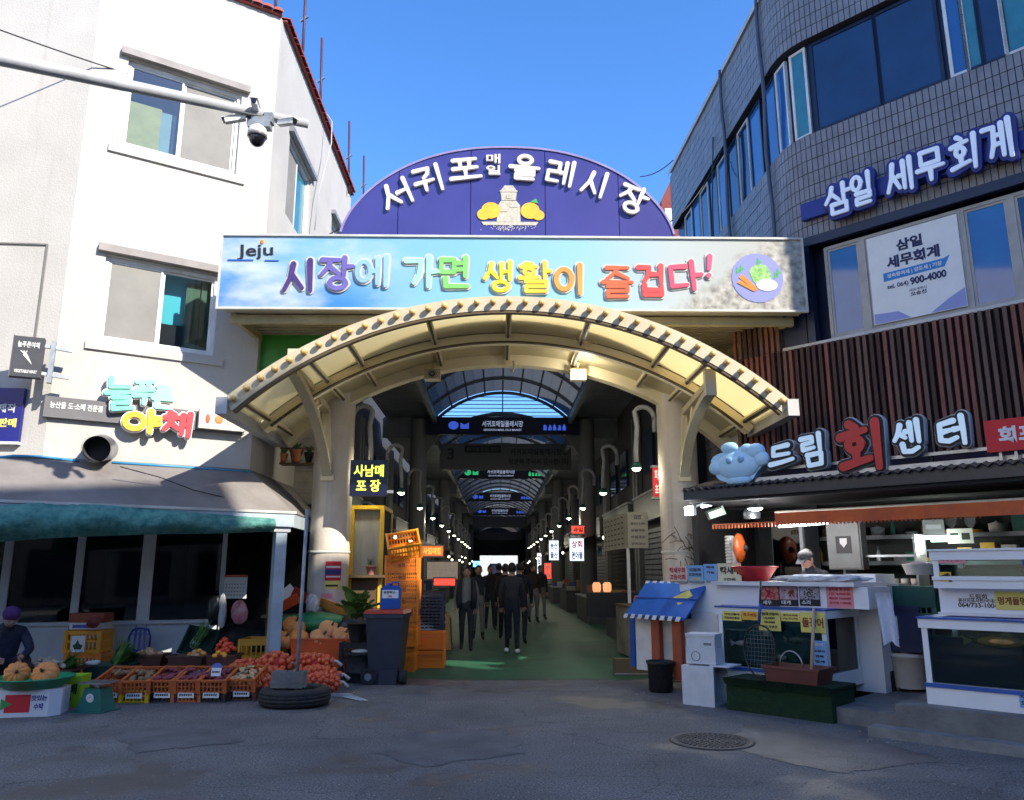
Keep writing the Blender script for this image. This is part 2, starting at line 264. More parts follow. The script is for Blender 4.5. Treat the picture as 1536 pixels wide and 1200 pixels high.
def window(parent, x0, x1, z0, z1, panes, fm, fw=.06, y=.06, dep=.08):
    # panes: list of (fraction, material)
    b = MB(); b.box(x0, x0 + fw, y, y + dep, z0, z1); b.box(x1 - fw, x1, y, y + dep, z0, z1); b.box(x0 + fw, x1 - fw, y, y + dep, z0, z0 + fw); b.box(x0 + fw, x1 - fw, y, y + dep, z1 - fw, z1)
    wn = obj('window', b, fm, parent); a = x0 + fw; W = x1 - x0 - 2 * fw; n = sum(p[0] for p in panes)
    for i, (f, pm) in enumerate(panes):
        c = a + W * f / n; yy = y + .015 + .03 * (i % 2); s = MB(); q = .035; za, zb = z0 + fw + .002, z1 - fw - .002; a1, c1 = a + .001, c - .001
        s.box(a1, a1 + q, yy, yy + .03, za, zb); s.box(c1 - q, c1, yy, yy + .03, za, zb); s.box(a1 + q, c1 - q, yy, yy + .03, za, za + q); s.box(a1 + q, c1 - q, yy, yy + .03, zb - q, zb)
        obj('sash', s, fm, wn); obj('pane', MB().box(a1 + q, c1 - q, yy + .012, yy + .018, za + q, zb - q), pm, wn); a = c
    return wn
# ================================================================ GROUND
def asphalt():
    m = bpy.data.materials.new('asphalt'); m.use_nodes = True; n = m.node_tree; b = n.nodes['Principled BSDF']; L = n.links; tc = n.nodes.new('ShaderNodeTexCoord')
    def noise(s, d=6, r=.6):
        t = n.nodes.new('ShaderNodeTexNoise'); t.inputs['Scale'].default_value = s; t.inputs['Detail'].default_value = d; t.inputs['Roughness'].default_value = r; L.new(tc.outputs['Object'], t.inputs['Vector']); return t.outputs[0]
    def ramp(i, a, c, ca, cc):
        r = n.nodes.new('ShaderNodeValToRGB'); r.color_ramp.elements[0].position = a; r.color_ramp.elements[1].position = c; r.color_ramp.elements[0].color = (*ca, 1); r.color_ramp.elements[1].color = (*cc, 1); L.new(i, r.inputs[0]); return r.outputs[0]
    def mix(f, a, c, mode='MIX'):
        x = n.nodes.new('ShaderNodeMixRGB'); x.blend_type = mode
        if isinstance(f, float): x.inputs[0].default_value = f
        else: L.new(f, x.inputs[0])
        L.new(a, x.inputs[1]); L.new(c, x.inputs[2]); return x.outputs[0]
    base = ramp(noise(.9), .3, .7, (.115, .114, .115), (.205, .203, .198)); grain = ramp(noise(55, 3), .35, .75, (.35, .35, .35), (1.75, 1.75, 1.75))
    c = mix(1.0, base, grain, 'MULTIPLY'); c = mix(1.0, c, ramp(noise(170, 2), .35, .7, (.45, .45, .45), (1.6, 1.6, 1.6)), 'MULTIPLY'); wet = ramp(noise(.55, 3), .52, .60, (0, 0, 0), (1, 1, 1))
    v = n.nodes.new('ShaderNodeTexVoronoi'); v.feature = 'DISTANCE_TO_EDGE'; v.inputs['Scale'].default_value = .55
    dn = n.nodes.new('ShaderNodeTexNoise'); dn.inputs['Scale'].default_value = 2.5; dn.inputs['Detail'].default_value = 8; L.new(tc.outputs['Object'], dn.inputs['Vector'])
    add = n.nodes.new('ShaderNodeMixRGB'); add.blend_type = 'ADD'; add.inputs[0].default_value = .5; L.new(tc.outputs['Object'], add.inputs[1]); L.new(dn.outputs[1], add.inputs[2]); L.new(add.outputs[0], v.inputs['Vector'])
    crack = ramp(v.outputs['Distance'], .0, .006, (.55, .55, .55), (0, 0, 0)); pale = ramp(noise(3.2, 8, .75), .62, .72, (0, 0, 0), (.6, .6, .6))
    rgb = n.nodes.new('ShaderNodeRGB'); rgb.outputs[0].default_value = (.02, .02, .021, 1); rg2 = n.nodes.new('ShaderNodeRGB'); rg2.outputs[0].default_value = (.24, .235, .225, 1)
    c = mix(pale, c, rg2.outputs[0]); c = mix(crack, c, rgb.outputs[0]); rg3 = n.nodes.new('ShaderNodeRGB'); rg3.outputs[0].default_value = (.055, .056, .060, 1); sc = n.nodes.new('ShaderNodeMath'); sc.operation = 'MULTIPLY'; sc.inputs[1].default_value = .6; L.new(wet, sc.inputs[0]); c = mix(sc.outputs[0], c, rg3.outputs[0])
    L.new(c, b.inputs['Base Color']); rr = ramp(wet, 0, 1, (.85, .85, .85), (.42, .42, .42)); L.new(rr, b.inputs['Roughness'])
    bp = n.nodes.new('ShaderNodeBump'); bp.inputs['Strength'].default_value = .5; bp.inputs['Distance'].default_value = .01; L.new(noise(90, 3), bp.inputs['Height']); b2 = n.nodes.new('ShaderNodeBump'); b2.inputs['Strength'].default_value = .5; b2.inputs['Distance'].default_value = .04; L.new(noise(2.5, 5), b2.inputs['Height']); L.new(bp.outputs[0], b2.inputs['Normal']); L.new(b2.outputs[0], b.inputs['Normal'])
    return m
obj('ground', MB().box(-400, 400, -400, 400, -1, 0), asphalt(), kind='structure')
grn = mat('green_floor_coating', (.009, .115, .052), .62, (.010, .065, .035), 1.1, .35, 12); stains(grn, .6, .85, (.03, .035, .03))
fl = MB(); pts = [(-2.3, 12.45), (1.95, 12.35)]
fl.add([(-2.2, 13.3, .004), (-1.55, 12.75, .004), (-.9, 12.5, .004), (0, 12.42, .004), (1.0, 12.45, .004), (1.9, 12.38, .004), (2.6, 12.7, .004), (3.2, 13.6, .004), (3.6, 130, .004), (-3.6, 130, .004), (-3.4, 14, .004)], [tuple(range(11))]); obj('alley_floor', fl, grn, kind='structure')
# manhole cover
p = G(1068, 1112); mh = T('manhole_cover', 'round cast iron manhole cover in the asphalt at lower right', 'manhole', (p.x, p.y, 0))
mhm = mat('cast_iron', (.07, .06, .055), .6, (.12, .10, .09), 9, .3, 40)
b = MB(); b.lathe([(.36, 0), (.40, 0), (.40, .012), (.345, .012), (.345, .004), (0, .004)], 40); obj('ring', b, mhm, mh)
b = MB()
for ring in range(1, 7):
    nn = ring * 6; r0 = ring * .05
    for i in range(nn):
        a = 2 * pi * i / nn + ring * .3; b.cbox((r0 * cos(a), r0 * sin(a), .009), (.028, .028, .01), 0)
obj('tread_studs', b, mhm, mh, kind='stuff')
# small litter and salt stains by the seafood plinth
lit = MB()
for i in range(140):
    q = G(R.gauss(1390, 45), 1103 + R.gauss(0, 7), .006); s = R.uniform(.005, .025); lit.cbox((q.x, q.y, .006), (s, s * R.uniform(.5, 1.5), .008), 0, None)
for i in range(420):
    q = G(R.uniform(-20, 1540), R.uniform(1030, 1200), .006); lit.cbox((q.x, q.y, .003), (R.uniform(.004, .013), R.uniform(.004, .013), .006))
for i in range(50):
    q = G(R.uniform(940, 1330), R.uniform(1030, 1100), .006)
    if q.x < 3.4: s = R.uniform(.006, .02); lit.cbox((q.x, q.y, .004), (s * 2, s, .005))
for k, pg in enumerate((((620, 1100), (760, 1092), (790, 1130), (640, 1150), (560, 1128)), ((1120, 1088), (1300, 1108), (1420, 1140), (1260, 1160), (1080, 1120)), ((180, 1095), (330, 1085), (360, 1112), (200, 1130)))):
    P0_ = [G(x, y, .004) for x, y in pg]; P_ = [P0_[i].lerp(P0_[(i + 1) % len(P0_)], t / 9) + Vector((R.gauss(0, .035), R.gauss(0, .035), 0)) for i in range(len(P0_)) for t in range(9)]; obj('road_patch', MB().add([tuple(v) for v in P_], [tuple(range(len(P_)))]), mat('patch_%d' % (k % 2), [(.095, .095, .098), (.075, .076, .08)][k % 2], [.85, .45][k % 2], [(.15, .15, .15), (.14, .14, .145)][k % 2], 2.2, .6, 60), kind='structure')
obj('litter', lit, mat('shell_grit', (.42, .40, .34), .9, (.2, .19, .16), 20), kind='stuff')
# the tall block across the street that shades the square
sxy = Vector((SUN.x, SUN.y, 0)).normalized(); perp = Vector((-sxy.y, sxy.x, 0)); o_ = sxy * 13; kk = SUN.z / math.hypot(SUN.x, SUN.y) * 13
ob = T('office_block', 'tall stepped beige block across the street, behind the viewer', 'building', tuple(o_), atan2(-perp.y, -perp.x))
bw_ = paint('beige_wall', (.50, .47, .42), .8)
for a1, a0, hr in ((-7, 6.2, 11.3), (6.2, 8.8, 9.9), (8.8, 9.9, 8.5), (9.9, 20, 6.7)):
    a0, a1 = -a0, -a1; H_ = hr + kk; hl = [(a0 + .5 + i * 2.4, a0 + 1.9 + i * 2.4, z, z + 1.5) for i in range(int((a1 - a0) / 2.4)) for z in (1, 4.5, 8, 11.5)]
    obj('wall', wall(hl, a0, a1, 0, H_).box(a0, a1, 8.0, 8.2, 0, H_), bw_, ob); obj('core', MB().box(a0, a1, -0 + .2, 7.9, 0, H_ - .01), navy, ob)
sr = T('horizon_screen', 'unseen low plastered row added behind the viewer to darken glass reflections', 'building', (-24, -16, 0)); hl = [(x, x + 2.6, .3, 2.6) for x in range(1, 30, 4)]  # added out of view: hides the bright horizon from the shop glass
obj('wall', wall(hl, 0, 32, 0, 7), paint('plaster_tan', (.30, .26, .21), .9), sr, (32, 0, 0), (0, 0, pi)); obj('core', MB().box(0, 32, -8, -.2, 0, 7), navy, sr)
wr = T('bounce_block', 'unseen cream block added left of the viewer to bounce sunlight into the square', 'building', (-10.6, 8.2, 0), 0); hl = [(x, x + 1.8, z, z + 1.5) for x in range(2, 33, 6) for z in (1, 4.3, 7.6)]  # added out of view: pale sunlit wall throws fill light into the shade
obj('wall', wall(hl, 0, 34, 0, 12.5), paint('bounce_cream', (.86, .80, .70), .9, .95), wr, (0, -34, 0), (0, 0, pi / 2)); obj('core', MB().box(-8, -.2, -34, 0, 0, 12.4), navy, wr)
# ================================================================ LEFT BUILDING
FL = Frame((-6.05 - .848 * .57 * 1.0, 11.83 - .53 * .57), (.848, .53))
x1c = FL.px(398, 370)[0]; x0c = FL.px(110, 320)[0]; ROOF = 11.75
lb = T('stucco_building', 'white stucco three storey building with red tiled roof edge left of the gate', 'building', tuple(FL.o), FL.rz)
w3 = FL.rect([(192, 92), (365, 138), (352, 262), (180, 216)]); w2 = FL.rect([(160, 382), (328, 414), (322, 532), (144, 512)])
fh = [w3, w2]
obj('wall', wall(fh, x0c, x1c, 2.95, ROOF), stucco, lb)
curtain = mat('curtain_behind_glass', (.27, .26, .235), .7, (.22, .21, .195), 1.5, spec=.2)
wn = window(lb, *w3, [(1, clear), (1.05, curtain)], white)
room = MB(); room.box(w3[0] - .1, w3[1] + .1, .95, 1.0, w3[2] - .3, w3[3] + .3); room.box(w3[0] - .1, w3[1] + .1, .2, 1.0, w3[2] - .35, w3[2] - .3); obj('room', room, mat('room_blue_grey', (.09, .13, .17), .8), lb)
z3 = w3[2]; cb = MB(); cb.box(w3[0] + .02, w3[0] + .62, .35, .7, z3 - .1, z3 + 1.02, 0); cb.box(w3[0] + .62, w3[0] + .86, .36, .7, z3 - .1, z3 + .98, 1); cb.box(w3[0] + .9, w3[0] + .97, .4, .5, z3, z3 + .75, 1)
setp(obj('cabinet', cb, [paint('pale_yellow', (.50, .47, .12), .6), paint('pale_aqua', (.25, .42, .42), .6)]), 'pale yellow cabinet standing inside the top floor window of the white building', 'cabinet').location = FL.o
bpy.data.objects['cabinet'].rotation_euler = (0, 0, FL.rz)
window(lb, *w2, [(1, curtain), (1, clear)], white)
room = MB(); room.box(w2[0] - .1, w2[1] + .1, .42, .5, w2[2] - .3, w2[3] + .3); obj('room', room, mat('reflected_sky_teal', (.10, .78, .85), .6), lb)  # teal back wall: sky reflection of the right pane put into its colour
gcb = MB(); xm = (w2[0] + w2[1]) / 2; gcb.box(xm + .40, xm + .62, .24, .40, w2[2], w2[2] + 1.25); gcb.box(xm + .64, w2[1] + .05, .24, .40, w2[2], w2[2] + 1.38); gcb.box(xm + .05, xm + .4, .28, .40, w2[2], w2[2] + .5, 1)
g_ = obj('locker', gcb, [paint('locker_green', (.03, .13, .04), .5), dark]); setp(g_, 'dark green lockers inside the right pane of the middle floor window', 'locker'); g_.location = FL.o; g_.rotation_euler = (0, 0, FL.rz)
for ww in (w3, w2): obj('lintel', MB().box(ww[0] - .12, ww[1] + .12, -.10, .0, ww[3] + .03, ww[3] + .15), paint('lintel_grey', (.34, .31, .29), .8), lb); obj('sill', MB().box(ww[0] - .15, ww[1] + .15, -.04, -.002, ww[2] - .16, ww[2] - .04), stucco, lb)
# left wing (almost parallel to the picture)
cw = FL.w(x0c, 0); FW = Frame((cw.x, cw.y), (1, .06)); FW2 = Frame((cw.x, cw.y), (-1, -.06))
lw = MB(); ux = FW.u; P0 = cw; P1 = cw - ux * 9
def wq(bm, a, b_, z0, z1, m=0): bm.quad((a.x, a.y, z0), (b_.x, b_.y, z0), (b_.x, b_.y, z1), (a.x, a.y, z1), m)
I = Matrix.Rotation(-FL.rz, 4, 'Z') @ Matrix.Translation(-FL.o)
def loc_(bm): bm.v = [tuple(I @ Vector(v)) for v in bm.v]; return bm
wq(lw, P1, P0, 2.95, ROOF)
obj('wing_wall', loc_(lw), stucco, lb)
pn = MB(); a0 = FW.px(58, 470)[0]; zt = FW.px(30, 366)[1]
b = MB()
for (a, c, z0, z1) in ((-3.6, a0, zt - .012, zt + .012), (a0 - .012, a0 + .012, 5.0, zt)):
    q1 = FW.w(a, .012); q2 = FW.w(c, .012); b.bar((q1.x, q1.y, (z0 + z1) / 2), (q2.x, q2.y, (z0 + z1) / 2), .02, z1 - z0)
obj('panel_seam', loc_(b), paint('seam', (.2, .19, .17), .8), lb)
# side wall along the alley
cs = FL.w(x1c, 0); FS = Frame((cs.x, cs.y), (0, 1)); LEN = 7.2
s3 = (FS.px(424, 260)[0], FS.px(462, 300)[0], 8.55, 10.2); s3b = (5.0, 6.3, 8.6, 10.1)
s3 = (1.05, 2.9, 8.3, 9.95)
sw = wall([s3, s3b], 0, LEN, 2.95, ROOF); Ms = Matrix.Translation(FS.o) @ Matrix.Rotation(FS.rz, 4, 'Z')
side = T('left_building_side', 'pale side wall of the white building running back along the alley', 'building', tuple(FS.o), FS.rz)
for wv in (s3, s3b):
    window(side, *wv, [(1, curtain), (1, cyanglass)], white); obj('lintel', MB().box(wv[0] - .1, wv[1] + .1, -.10, 0, wv[3] + .03, wv[3] + .13), grey, side)
obj('wall', sw, stucco, side); rc = mat('red_roof_tile', (.36, .05, .035), .7, (.22, .06, .05), 14, .6, 18)
obj('end_wall', MB().quad((LEN, 0, 2.95), (LEN, 6, 2.95), (LEN, 6, ROOF), (LEN, 0, ROOF)), stucco, side)
# roof tiles, each its own
def tile_row(fr_, x0, x1, parent):
    t = MB(); n_ = 6; pr_ = [(.09 * cos(pi * i / n_), .05 * sin(pi * i / n_)) for i in range(n_ + 1)]
    vs = [(a, -.14, c + .03) for a, c in pr_] + [(a, .25, c + .10) for a, c in pr_] + [(a, -.14, c * .4) for a, c in pr_]
    t.add(vs, [(i, i + 1, i + n_ + 2, i + n_ + 1) for i in range(n_)] + [(i, i + 2 * n_ + 2, i + 2 * n_ + 3, i + 1) for i in range(n_)])
    me = t.mesh('roof_tile', rc); k = x0
    while k < x1 - .1: link('roof_tile', me, parent, (k + .09, 0, ROOF + .02), (0, R.uniform(-.06, .06), R.uniform(-.04, .04))); k += .185
    obj('roof_edge', MB().box(x0, x1, -.08, .4, ROOF, ROOF + .025), rc, parent)
tile_row(FL, x0c, x1c, lb); tile_row(FS, .1, LEN, side)
for ch in list(side.children):
    Mx = Matrix.Translation(ch.location) @ ch.rotation_euler.to_matrix().to_4x4(); ch.parent = lb; Mn = I @ Ms @ Mx; ch.location = Mn.to_translation(); ch.rotation_euler = Mn.to_euler()
bpy.data.objects.remove(side)
# roof slab behind
rf = MB(); ins = [FL.w(x1c, -.2), FS.w(LEN, -.2), FS.w(LEN, -6), FW.w(-9, -6), FW.w(-9, -.2), FL.w(x0c, -.25)]; rf.add([(v.x, v.y, ROOF - .05) for v in ins], [tuple(range(6))]); rf.add([(v.x, v.y, 2.9) for v in ins], [tuple(range(6))]); obj('roof_slab', loc_(rf), rc, lb)
# rooftop rods
for i, (px_, yb, yt, lean) in enumerate(((453, 105, -60, 8), (480, 185, 57, 3), (523, 290, 182, 1), (546, 300, 234, 0), (414, 30, -60, 0))):
    Yb = [15.0, 16.6, 19.6, 21.5, 13.2][i]; a = atY(px_, yb, Yb); c = atY(px_ + lean, yt, Yb); c.y = a.y; z0 = min(a.z, ROOF)
    t = T('roof_rod', ['tall thin rusty rod with a small clamp, second from the left on the roof edge', 'dark red rod with a short crossbar on the roof edge of the white building', 'dark rod nearest the purple arch sign on the white roof', 'shortest far rod standing beside the purple arch sign', 'leftmost antenna rod with a clamp above the roof corner'][i], 'rod', (a.x, a.y, z0), 0, 'rods standing on the left roof edge')
    obj('rod', MB().tube([(0, 0, 0), (c.x - a.x, 0, c.z - z0)], .03, 6), mat('rusty_rod', (.10, .02, .02), .6, (.03, .02, .06), 3), t)
    kx = (c.x - a.x) * .5; kz = (c.z - z0) * .5; obj('clamp', MB().bar((kx - .09, 0, kz - .05), (kx + .07, 0, kz + .07), .04, .05), steel, t)
wires = MB()
def sag(a, b_, s=.2, n=10): a = Vector(a); b_ = Vector(b_); return [a.lerp(b_, i / n) + Vector((0, 0, -s * 4 * (i / n) * (1 - i / n))) for i in range(n + 1)]
setp(obj('cable', MB().tube(sag(atY(-40, 30, 10.2), atY(196, 112, 11.85), .02), .012, 5), black), 'thin dark cable crossing above the camera arm to the top window', 'cable')
setp(obj('cable', MB().tube(sag(atY(960, 265, 18), atY(1010, 240, 17), .1) , .012, 5), black), 'thin dark wire from purple arch to the tiled building', 'cable')
setp(obj('cable', MB().tube([atY(488, 168, 16.6), atY(498, 182, 16.5), atY(497, 215, 16.4), atY(478, 290, 16), atY(472, 345, 15.8)], .014, 5), lgrey), 'pale loose cable hanging down the alley side of the white building', 'cable')
for k, (a_, c_, s_, l_) in enumerate((((-4.05, 13.2, 7.3), (-2.7, 12.4, 7.2), .12, 'short black cable from the white corner to the purple sign'), ((2.9, 12.45, 7.4), (4.1, 13.2, 9.2), .2, 'dark cable climbing from the purple sign to the tiled corner'), ((-4.0, 13.3, 4.6), (-2.9, 13.7, 4.9), .15, 'cable looping from the white corner to the left gate column'))):
    setp(obj('cable', MB().tube(sag(a_, c_, s_), .010, 5), black), l_, 'cable')
# CCTV mast with horizontal arm
D = 8.3; tip = atY(462, 186, D); zz = tip.z; lft = G(0, 88, zz); dr = (lft - tip).normalized(); far = tip + dr * 9.2
cm = T('camera_mast', 'pale grey mast arm reaching in from the left in front of the white building', 'mast', (far.x, far.y, 0))
rel = lambda v: Vector(v) - Vector((far.x, far.y, 0))
obj('pole', MB().tube([(0, 0, 0), (0, 0, zz + .3)], [.12, .09], 16), lgrey, cm); obj('arm', MB().tube([rel(far), rel(tip.lerp(far, .5)), rel(tip)], [.10, .085, .05], 16), lgrey, cm)
cp = tip - dr * (-.52); cp.z -= .05; cl = T('camera_cluster', 'grey junction bracket clamped on the mast arm holding the surveillance cameras', 'bracket', tuple(cp))
b = MB(); b.cbox((0, -.02, -.14), (.34, .16, .12)); b.cbox((.13, 0, -.02), (.13, .14, .16)); b.cbox((-.02, -.06, -.05), (.2, .05, .06)); obj('bracket', b, galv, cl); obj('connector', MB().cbox((-.17, 0, -.07), (.05, .12, .14)), black, cl)
bul = MB(); bul.box(-.045, .045, -.16, .16, -.04, .04); bul.box(-.06, .06, -.20, .14, .042, .055); lens = MB().tube([(0, -.165, 0), (0, -.19, 0)], .038, 12); ln = mat('camera_lens', (.01, .01, .012), .1)
c1 = T('surveillance_camera', 'white bullet camera pointing down left of the dome camera', 'camera', tuple(cp + Vector((-.27, -.05, -.05))), rot=(radians(18), 0, radians(-78)), group='cameras on the mast arm')
obj('housing', bul, white, c1); obj('lens', lens, ln, c1); obj('mount', MB().tube([(0, .14, 0), (0, .25, .03)], .015, 6), steel, c1)
c1.scale = (.7,) * 3; cl.scale = (.72,) * 3; clone(c1, tuple(cp + Vector((-.03, -.12, .07))), (radians(4), 0, radians(8)), 'white bullet camera on top of the bracket facing the viewer'); clone(c1, tuple(cp + Vector((.31, -.06, -.09))), (radians(10), 0, radians(62)), 'white bullet camera right of the dome pointing right')
dm = T('dome_camera', 'round dome camera with dark lens ball hanging under the bracket', 'camera', tuple(cp + Vector((-.01, -.05, -.13)))); dm.scale = (.72,) * 3; obj('housing', MB().lathe([(.04, .02), (.07, 0), (.13, -.05), (.15, -.12), (.145, -.17), (0, -.17)], 20), white, dm)
obj('lens_ball', MB().ball((0, 0, -.20), (.125, .125, .15), 16, 10), ln, dm); obj('lens_ring', MB().lathe([(.148, -.17), (.152, -.185), (.135, -.2)], 20), mat('grey_ring', (.12, .11, .12), .3), dm)
# projecting box sign
ps = G(0, 0, 0) if False else None
Fp = Frame((-7.05, 10.85), (.92, .39)); x0, x1, z0, z1 = Fp.rect([(22, 497), (66, 513), (60, 574), (16, 556)]); 
bx = T('box_sign', 'dark grey projecting box sign with a white carrot drawing', 'sign', tuple(Fp.o), Fp.rz)
dk = paint('sign_charcoal', (.05, .05, .055), .5); obj('case', MB().box(x0, x1, 0, .14, z0, z1), dk, bx); obj('side_panel', MB().box(x0 - .012, x0 - .001, -.01, .15, z0 - .01, z1 + .01), paint('side_grey', (.14, .13, .15)), bx)
m_ = (x0 + x1) / 2; W = x1 - x0; Hh = z1 - z0
lettering(bx, '늘푸른야채', m_, z1 - Hh * .2, W * .72, Hh * .15, white, -.002, .006, .02); lettering(bx, 'VEGETABLE MART', m_, z0 + Hh * .13, W * .75, Hh * .08, white, -.002, .006, .02)
car = MB(); car.prism([(m_ - .06, z0 + Hh * .54), (m_ - .01, z0 + Hh * .58), (m_ + .07, z0 + Hh * .30)], -.008, -.002); 
for k in range(3): car.bar((m_ - .04, -.005, z0 + Hh * .56), (m_ - .09 + .04 * k, -.005, z0 + Hh * .64), .006, .012)
obj('carrot_drawing', car, white, bx); br = MB(); br.bar((x1 + .0, .07, z1 - .1), (x1 + .35, .12, z1 - .12), .05, .05); br.bar((x1, .07, z0 + .08), (x1 + .35, .12, z0 + .06), .05, .05); br.box(x1 + .08, x1 + .14, .03, .12, z0 - .05, z1 - .02); obj('bracket', br, galv, bx)
# blue sign on the wing
q = FW.rect([(-60, 583), (36, 580), (28, 660), (-60, 664)], .08); bs = T('blue_sign', 'deep blue sign with white and yellow lettering cut by the left picture edge', 'sign', tuple(FW.o), FW.rz)
board(bs, q[0], q[1], q[2], q[3], paint('deep_blue', (.012, .016, .20), .4), -.08, .078); obj('rim', MB().box(q[0], q[1] + .015, -.1, -.002, q[2] - .04, q[2] - .002), white, bs)
cx = q[1]; lettering(bs, '방 제작', cx - .29, q[3] - .30, .42, .13, white, -.081, .004, .02); lettering(bs, '당, 판매', cx - .27, q[3] - .52, .44, .14, yellowpaper, -.081, .004, .04)
# shop name sign
q = FL.rect([(68, 592), (368, 625), (366, 652), (64, 624)], .09); sg = T('vegetable_shop_sign', 'grey bar sign with raised green, yellow and red letters on the white wall', 'sign', tuple(FL.o), FL.rz)
board(sg, q[0], q[1], q[2], q[3], paint('bar_grey', (.13, .125, .13), .5), -.09, .088)
def PF(x, y, off=.1): return FL.px(x, y, off)
a = PF(115, 610); lettering(sg, '농산물 도·소매 전문점', a[0], a[1], PF(155, 612)[0] - PF(76, 606)[0], .10, white, -.091, .004, .02)
lg = [('늘', 180, 593, 36, 50, (.16, .55, .38), .1), ('푸', 216, 590, 28, 38, (.20, .58, .42), .05), ('른', 243, 598, 26, 36, (.25, .60, .45), -.05), ('야', 211, 634, 50, 34, (.85, .42, .03), .05), ('채', 265, 638, 40, 36, (.62, .04, .05), 0)]
for ch, x, y, w_, h_, c, r in lg:
    a = PF(x, y); s = 1 / 86; brush(sg, ch, a[0], a[1], w_ * s * .85, h_ * s * .78, paper, -.10, .08, .105 if ch not in '야채' else .12, r, 'letter_case'); brush(sg, ch, a[0], a[1], w_ * s * .85, h_ * s * .78, mat('letter_' + str(c[0]), c, .35, tuple(min(1, v * 1.5) for v in c), 3), -.195, .012, .07 if ch not in '야채' else .085, r)
q = FL.rect([(298, 613), (368, 620), (366, 648), (298, 642)], .16); lb2 = T('light_box_sign', 'cream light box with little vegetable drawings at the right end of the grey sign', 'sign', tuple(FL.o), FL.rz)
board(lb2, q[0], q[1], q[2], q[3], paint('cream_box', (.72, .64, .55), .5), -.2, .1)
for k, (c, f) in enumerate((((.7, .1, .04), .18), ((.75, .22, .05), .42), ((.6, .5, .35), .64), ((.4, .5, .15), .86))):
    xx = q[0] + (q[1] - q[0]) * f; zz_ = (q[2] + q[3]) / 2; obj('vegetable_drawing', MB().ball((xx, -.203, zz_), (.035 + .03 * (k == 1), .006, .08 if k != 1 else .07), 10, 6), flat('veg%d' % k, c), lb2)
# exhaust pipe
a = FL.px(156, 672, .1); pc = FL.w(a[0], 0, a[1]); pt = T('exhaust_pipe', 'wide metal exhaust pipe with open dark mouth sticking out of the white wall', 'pipe', tuple(pc), FL.rz - radians(18))
b = MB(); zz2 = radians(8); b.tube([(0, .1, 0), (0, -.12, -.0), (0, -.40, -.06)], [.20, .20, .19], 24, cap=False); obj('duct', b, steel, pt); obj('mouth', MB().tube([(0, -.1, 0), (0, -.12, 0)], .188, 24), dark, pt); b = MB(); b.tube([(0, -.385, -.057), (0, -.41, -.062)], .205, 24, cap=False); obj('collar', b, steel, pt)
# ================================================================ LEAN-TO, SHOPFRONT
FWD = Vector((sin(YAW) * cos(PITCH), cos(YAW) * cos(PITCH), sin(PITCH)))
def mp(p): return (Vector(p) - Vector((0, 0, CAM_H))).dot(FWD) / FPX
lt = T('lean_to_roof', 'grey lean-to roof with pale blue fascia and square post below the white building', 'awning', tuple(FL.o), FL.rz)
OFF = .85; pA = FL.px(425, 772, OFF); pB = FL.px(0, 748, OFF); zf = (pA[1] + pB[1]) / 2 + .0
wz = (FL.px(378, 706)[1] + FL.px(100, 684)[1]) / 2; xe = FL.px(440, 768, OFF)[0]; xl = -4.2
rm = mat('roof_membrane', (.15, .135, .125), .85, (.23, .21, .195), 1.3, .25, 10)
b = MB(); wc = [I @ FW.w(-6, -.02), I @ FW.w(0, -.02), Vector((x1c, -.01, 0)), I @ Vector((FS.o.x, 15.8, 0))]
ed = [Vector((xl, -OFF, zf)), Vector((wc[1].x, -OFF, zf)), Vector((xe, -OFF, zf)), I @ Vector((-3.42, 15.8, zf))]
wcz = [Vector((v.x, v.y, wz)) for v in wc]
for i in range(3): b.quad(ed[i], ed[i + 1], wcz[i + 1], wcz[i]); b.quad(ed[i] - Vector((0, 0, .03)), ed[i + 1] - Vector((0, 0, .03)), wcz[i + 1] - Vector((0, 0, .05)), wcz[i] - Vector((0, 0, .05)))
obj('roof_sheet', b, rm, lt); lbl = paint('pale_blue_paint', (.42, .50, .56), .5)
b = MB(); b.box(xl, xe, -OFF - .05, -OFF, zf - .22, zf - .02); e1, e2 = ed[2] - Vector((0, 0, .12)), ed[3] - Vector((0, 0, .12)); b.bar(e1 + Vector((0, .05, 0)), e2, .05, .2)
obj('fascia', b, lbl, lt); obj('flashing', MB().box(xl, xe + .03, -OFF - .07, -OFF + .05, zf - .018, zf + .02), paint('flashing_cream', (.6, .57, .5), .6), lt)
obj('post', MB().box(pA[0] - .085, pA[0] + .085, -OFF + .02, -OFF + .19, 0, zf - .225), lbl, lt)
b = MB().box(pA[0] - .13, pA[0] + .13, -OFF - .0, -OFF + .22, zf - .30, zf - .226); obj('post_head', b, lgrey, lt)
b = MB(); b.tube([(FL.px(x, y, .05)[0], -.06, FL.px(x, y, .05)[1]) for x, y in ((-30, 690), (20, 684), (60, 685), (118, 692))], .022, 6); b.tube([(FL.px(x, y, .05)[0], -.06, FL.px(x, y, .05)[1]) for x, y in ((168, 694), (250, 699), (378, 708))], .02, 6)
h_ = obj('hose', b, paint('hose_blue', (.05, .30, .55), .4)); setp(h_, 'light blue hose lying along the wall above the lean-to roof', 'hose'); h_.location = FL.o; h_.rotation_euler = (0, 0, FL.rz)
h_ = obj('cable', MB().tube([(FL.px(x, y, .6)[0], -.6, FL.px(x, y, .6)[1]) for x, y in ((180, 700), (240, 716), (290, 735), (345, 748), (400, 752))], .008, 5), black); setp(h_, 'thin black cable trailing across the grey lean-to roof', 'cable'); h_.location = FL.o; h_.rotation_euler = (0, 0, FL.rz)
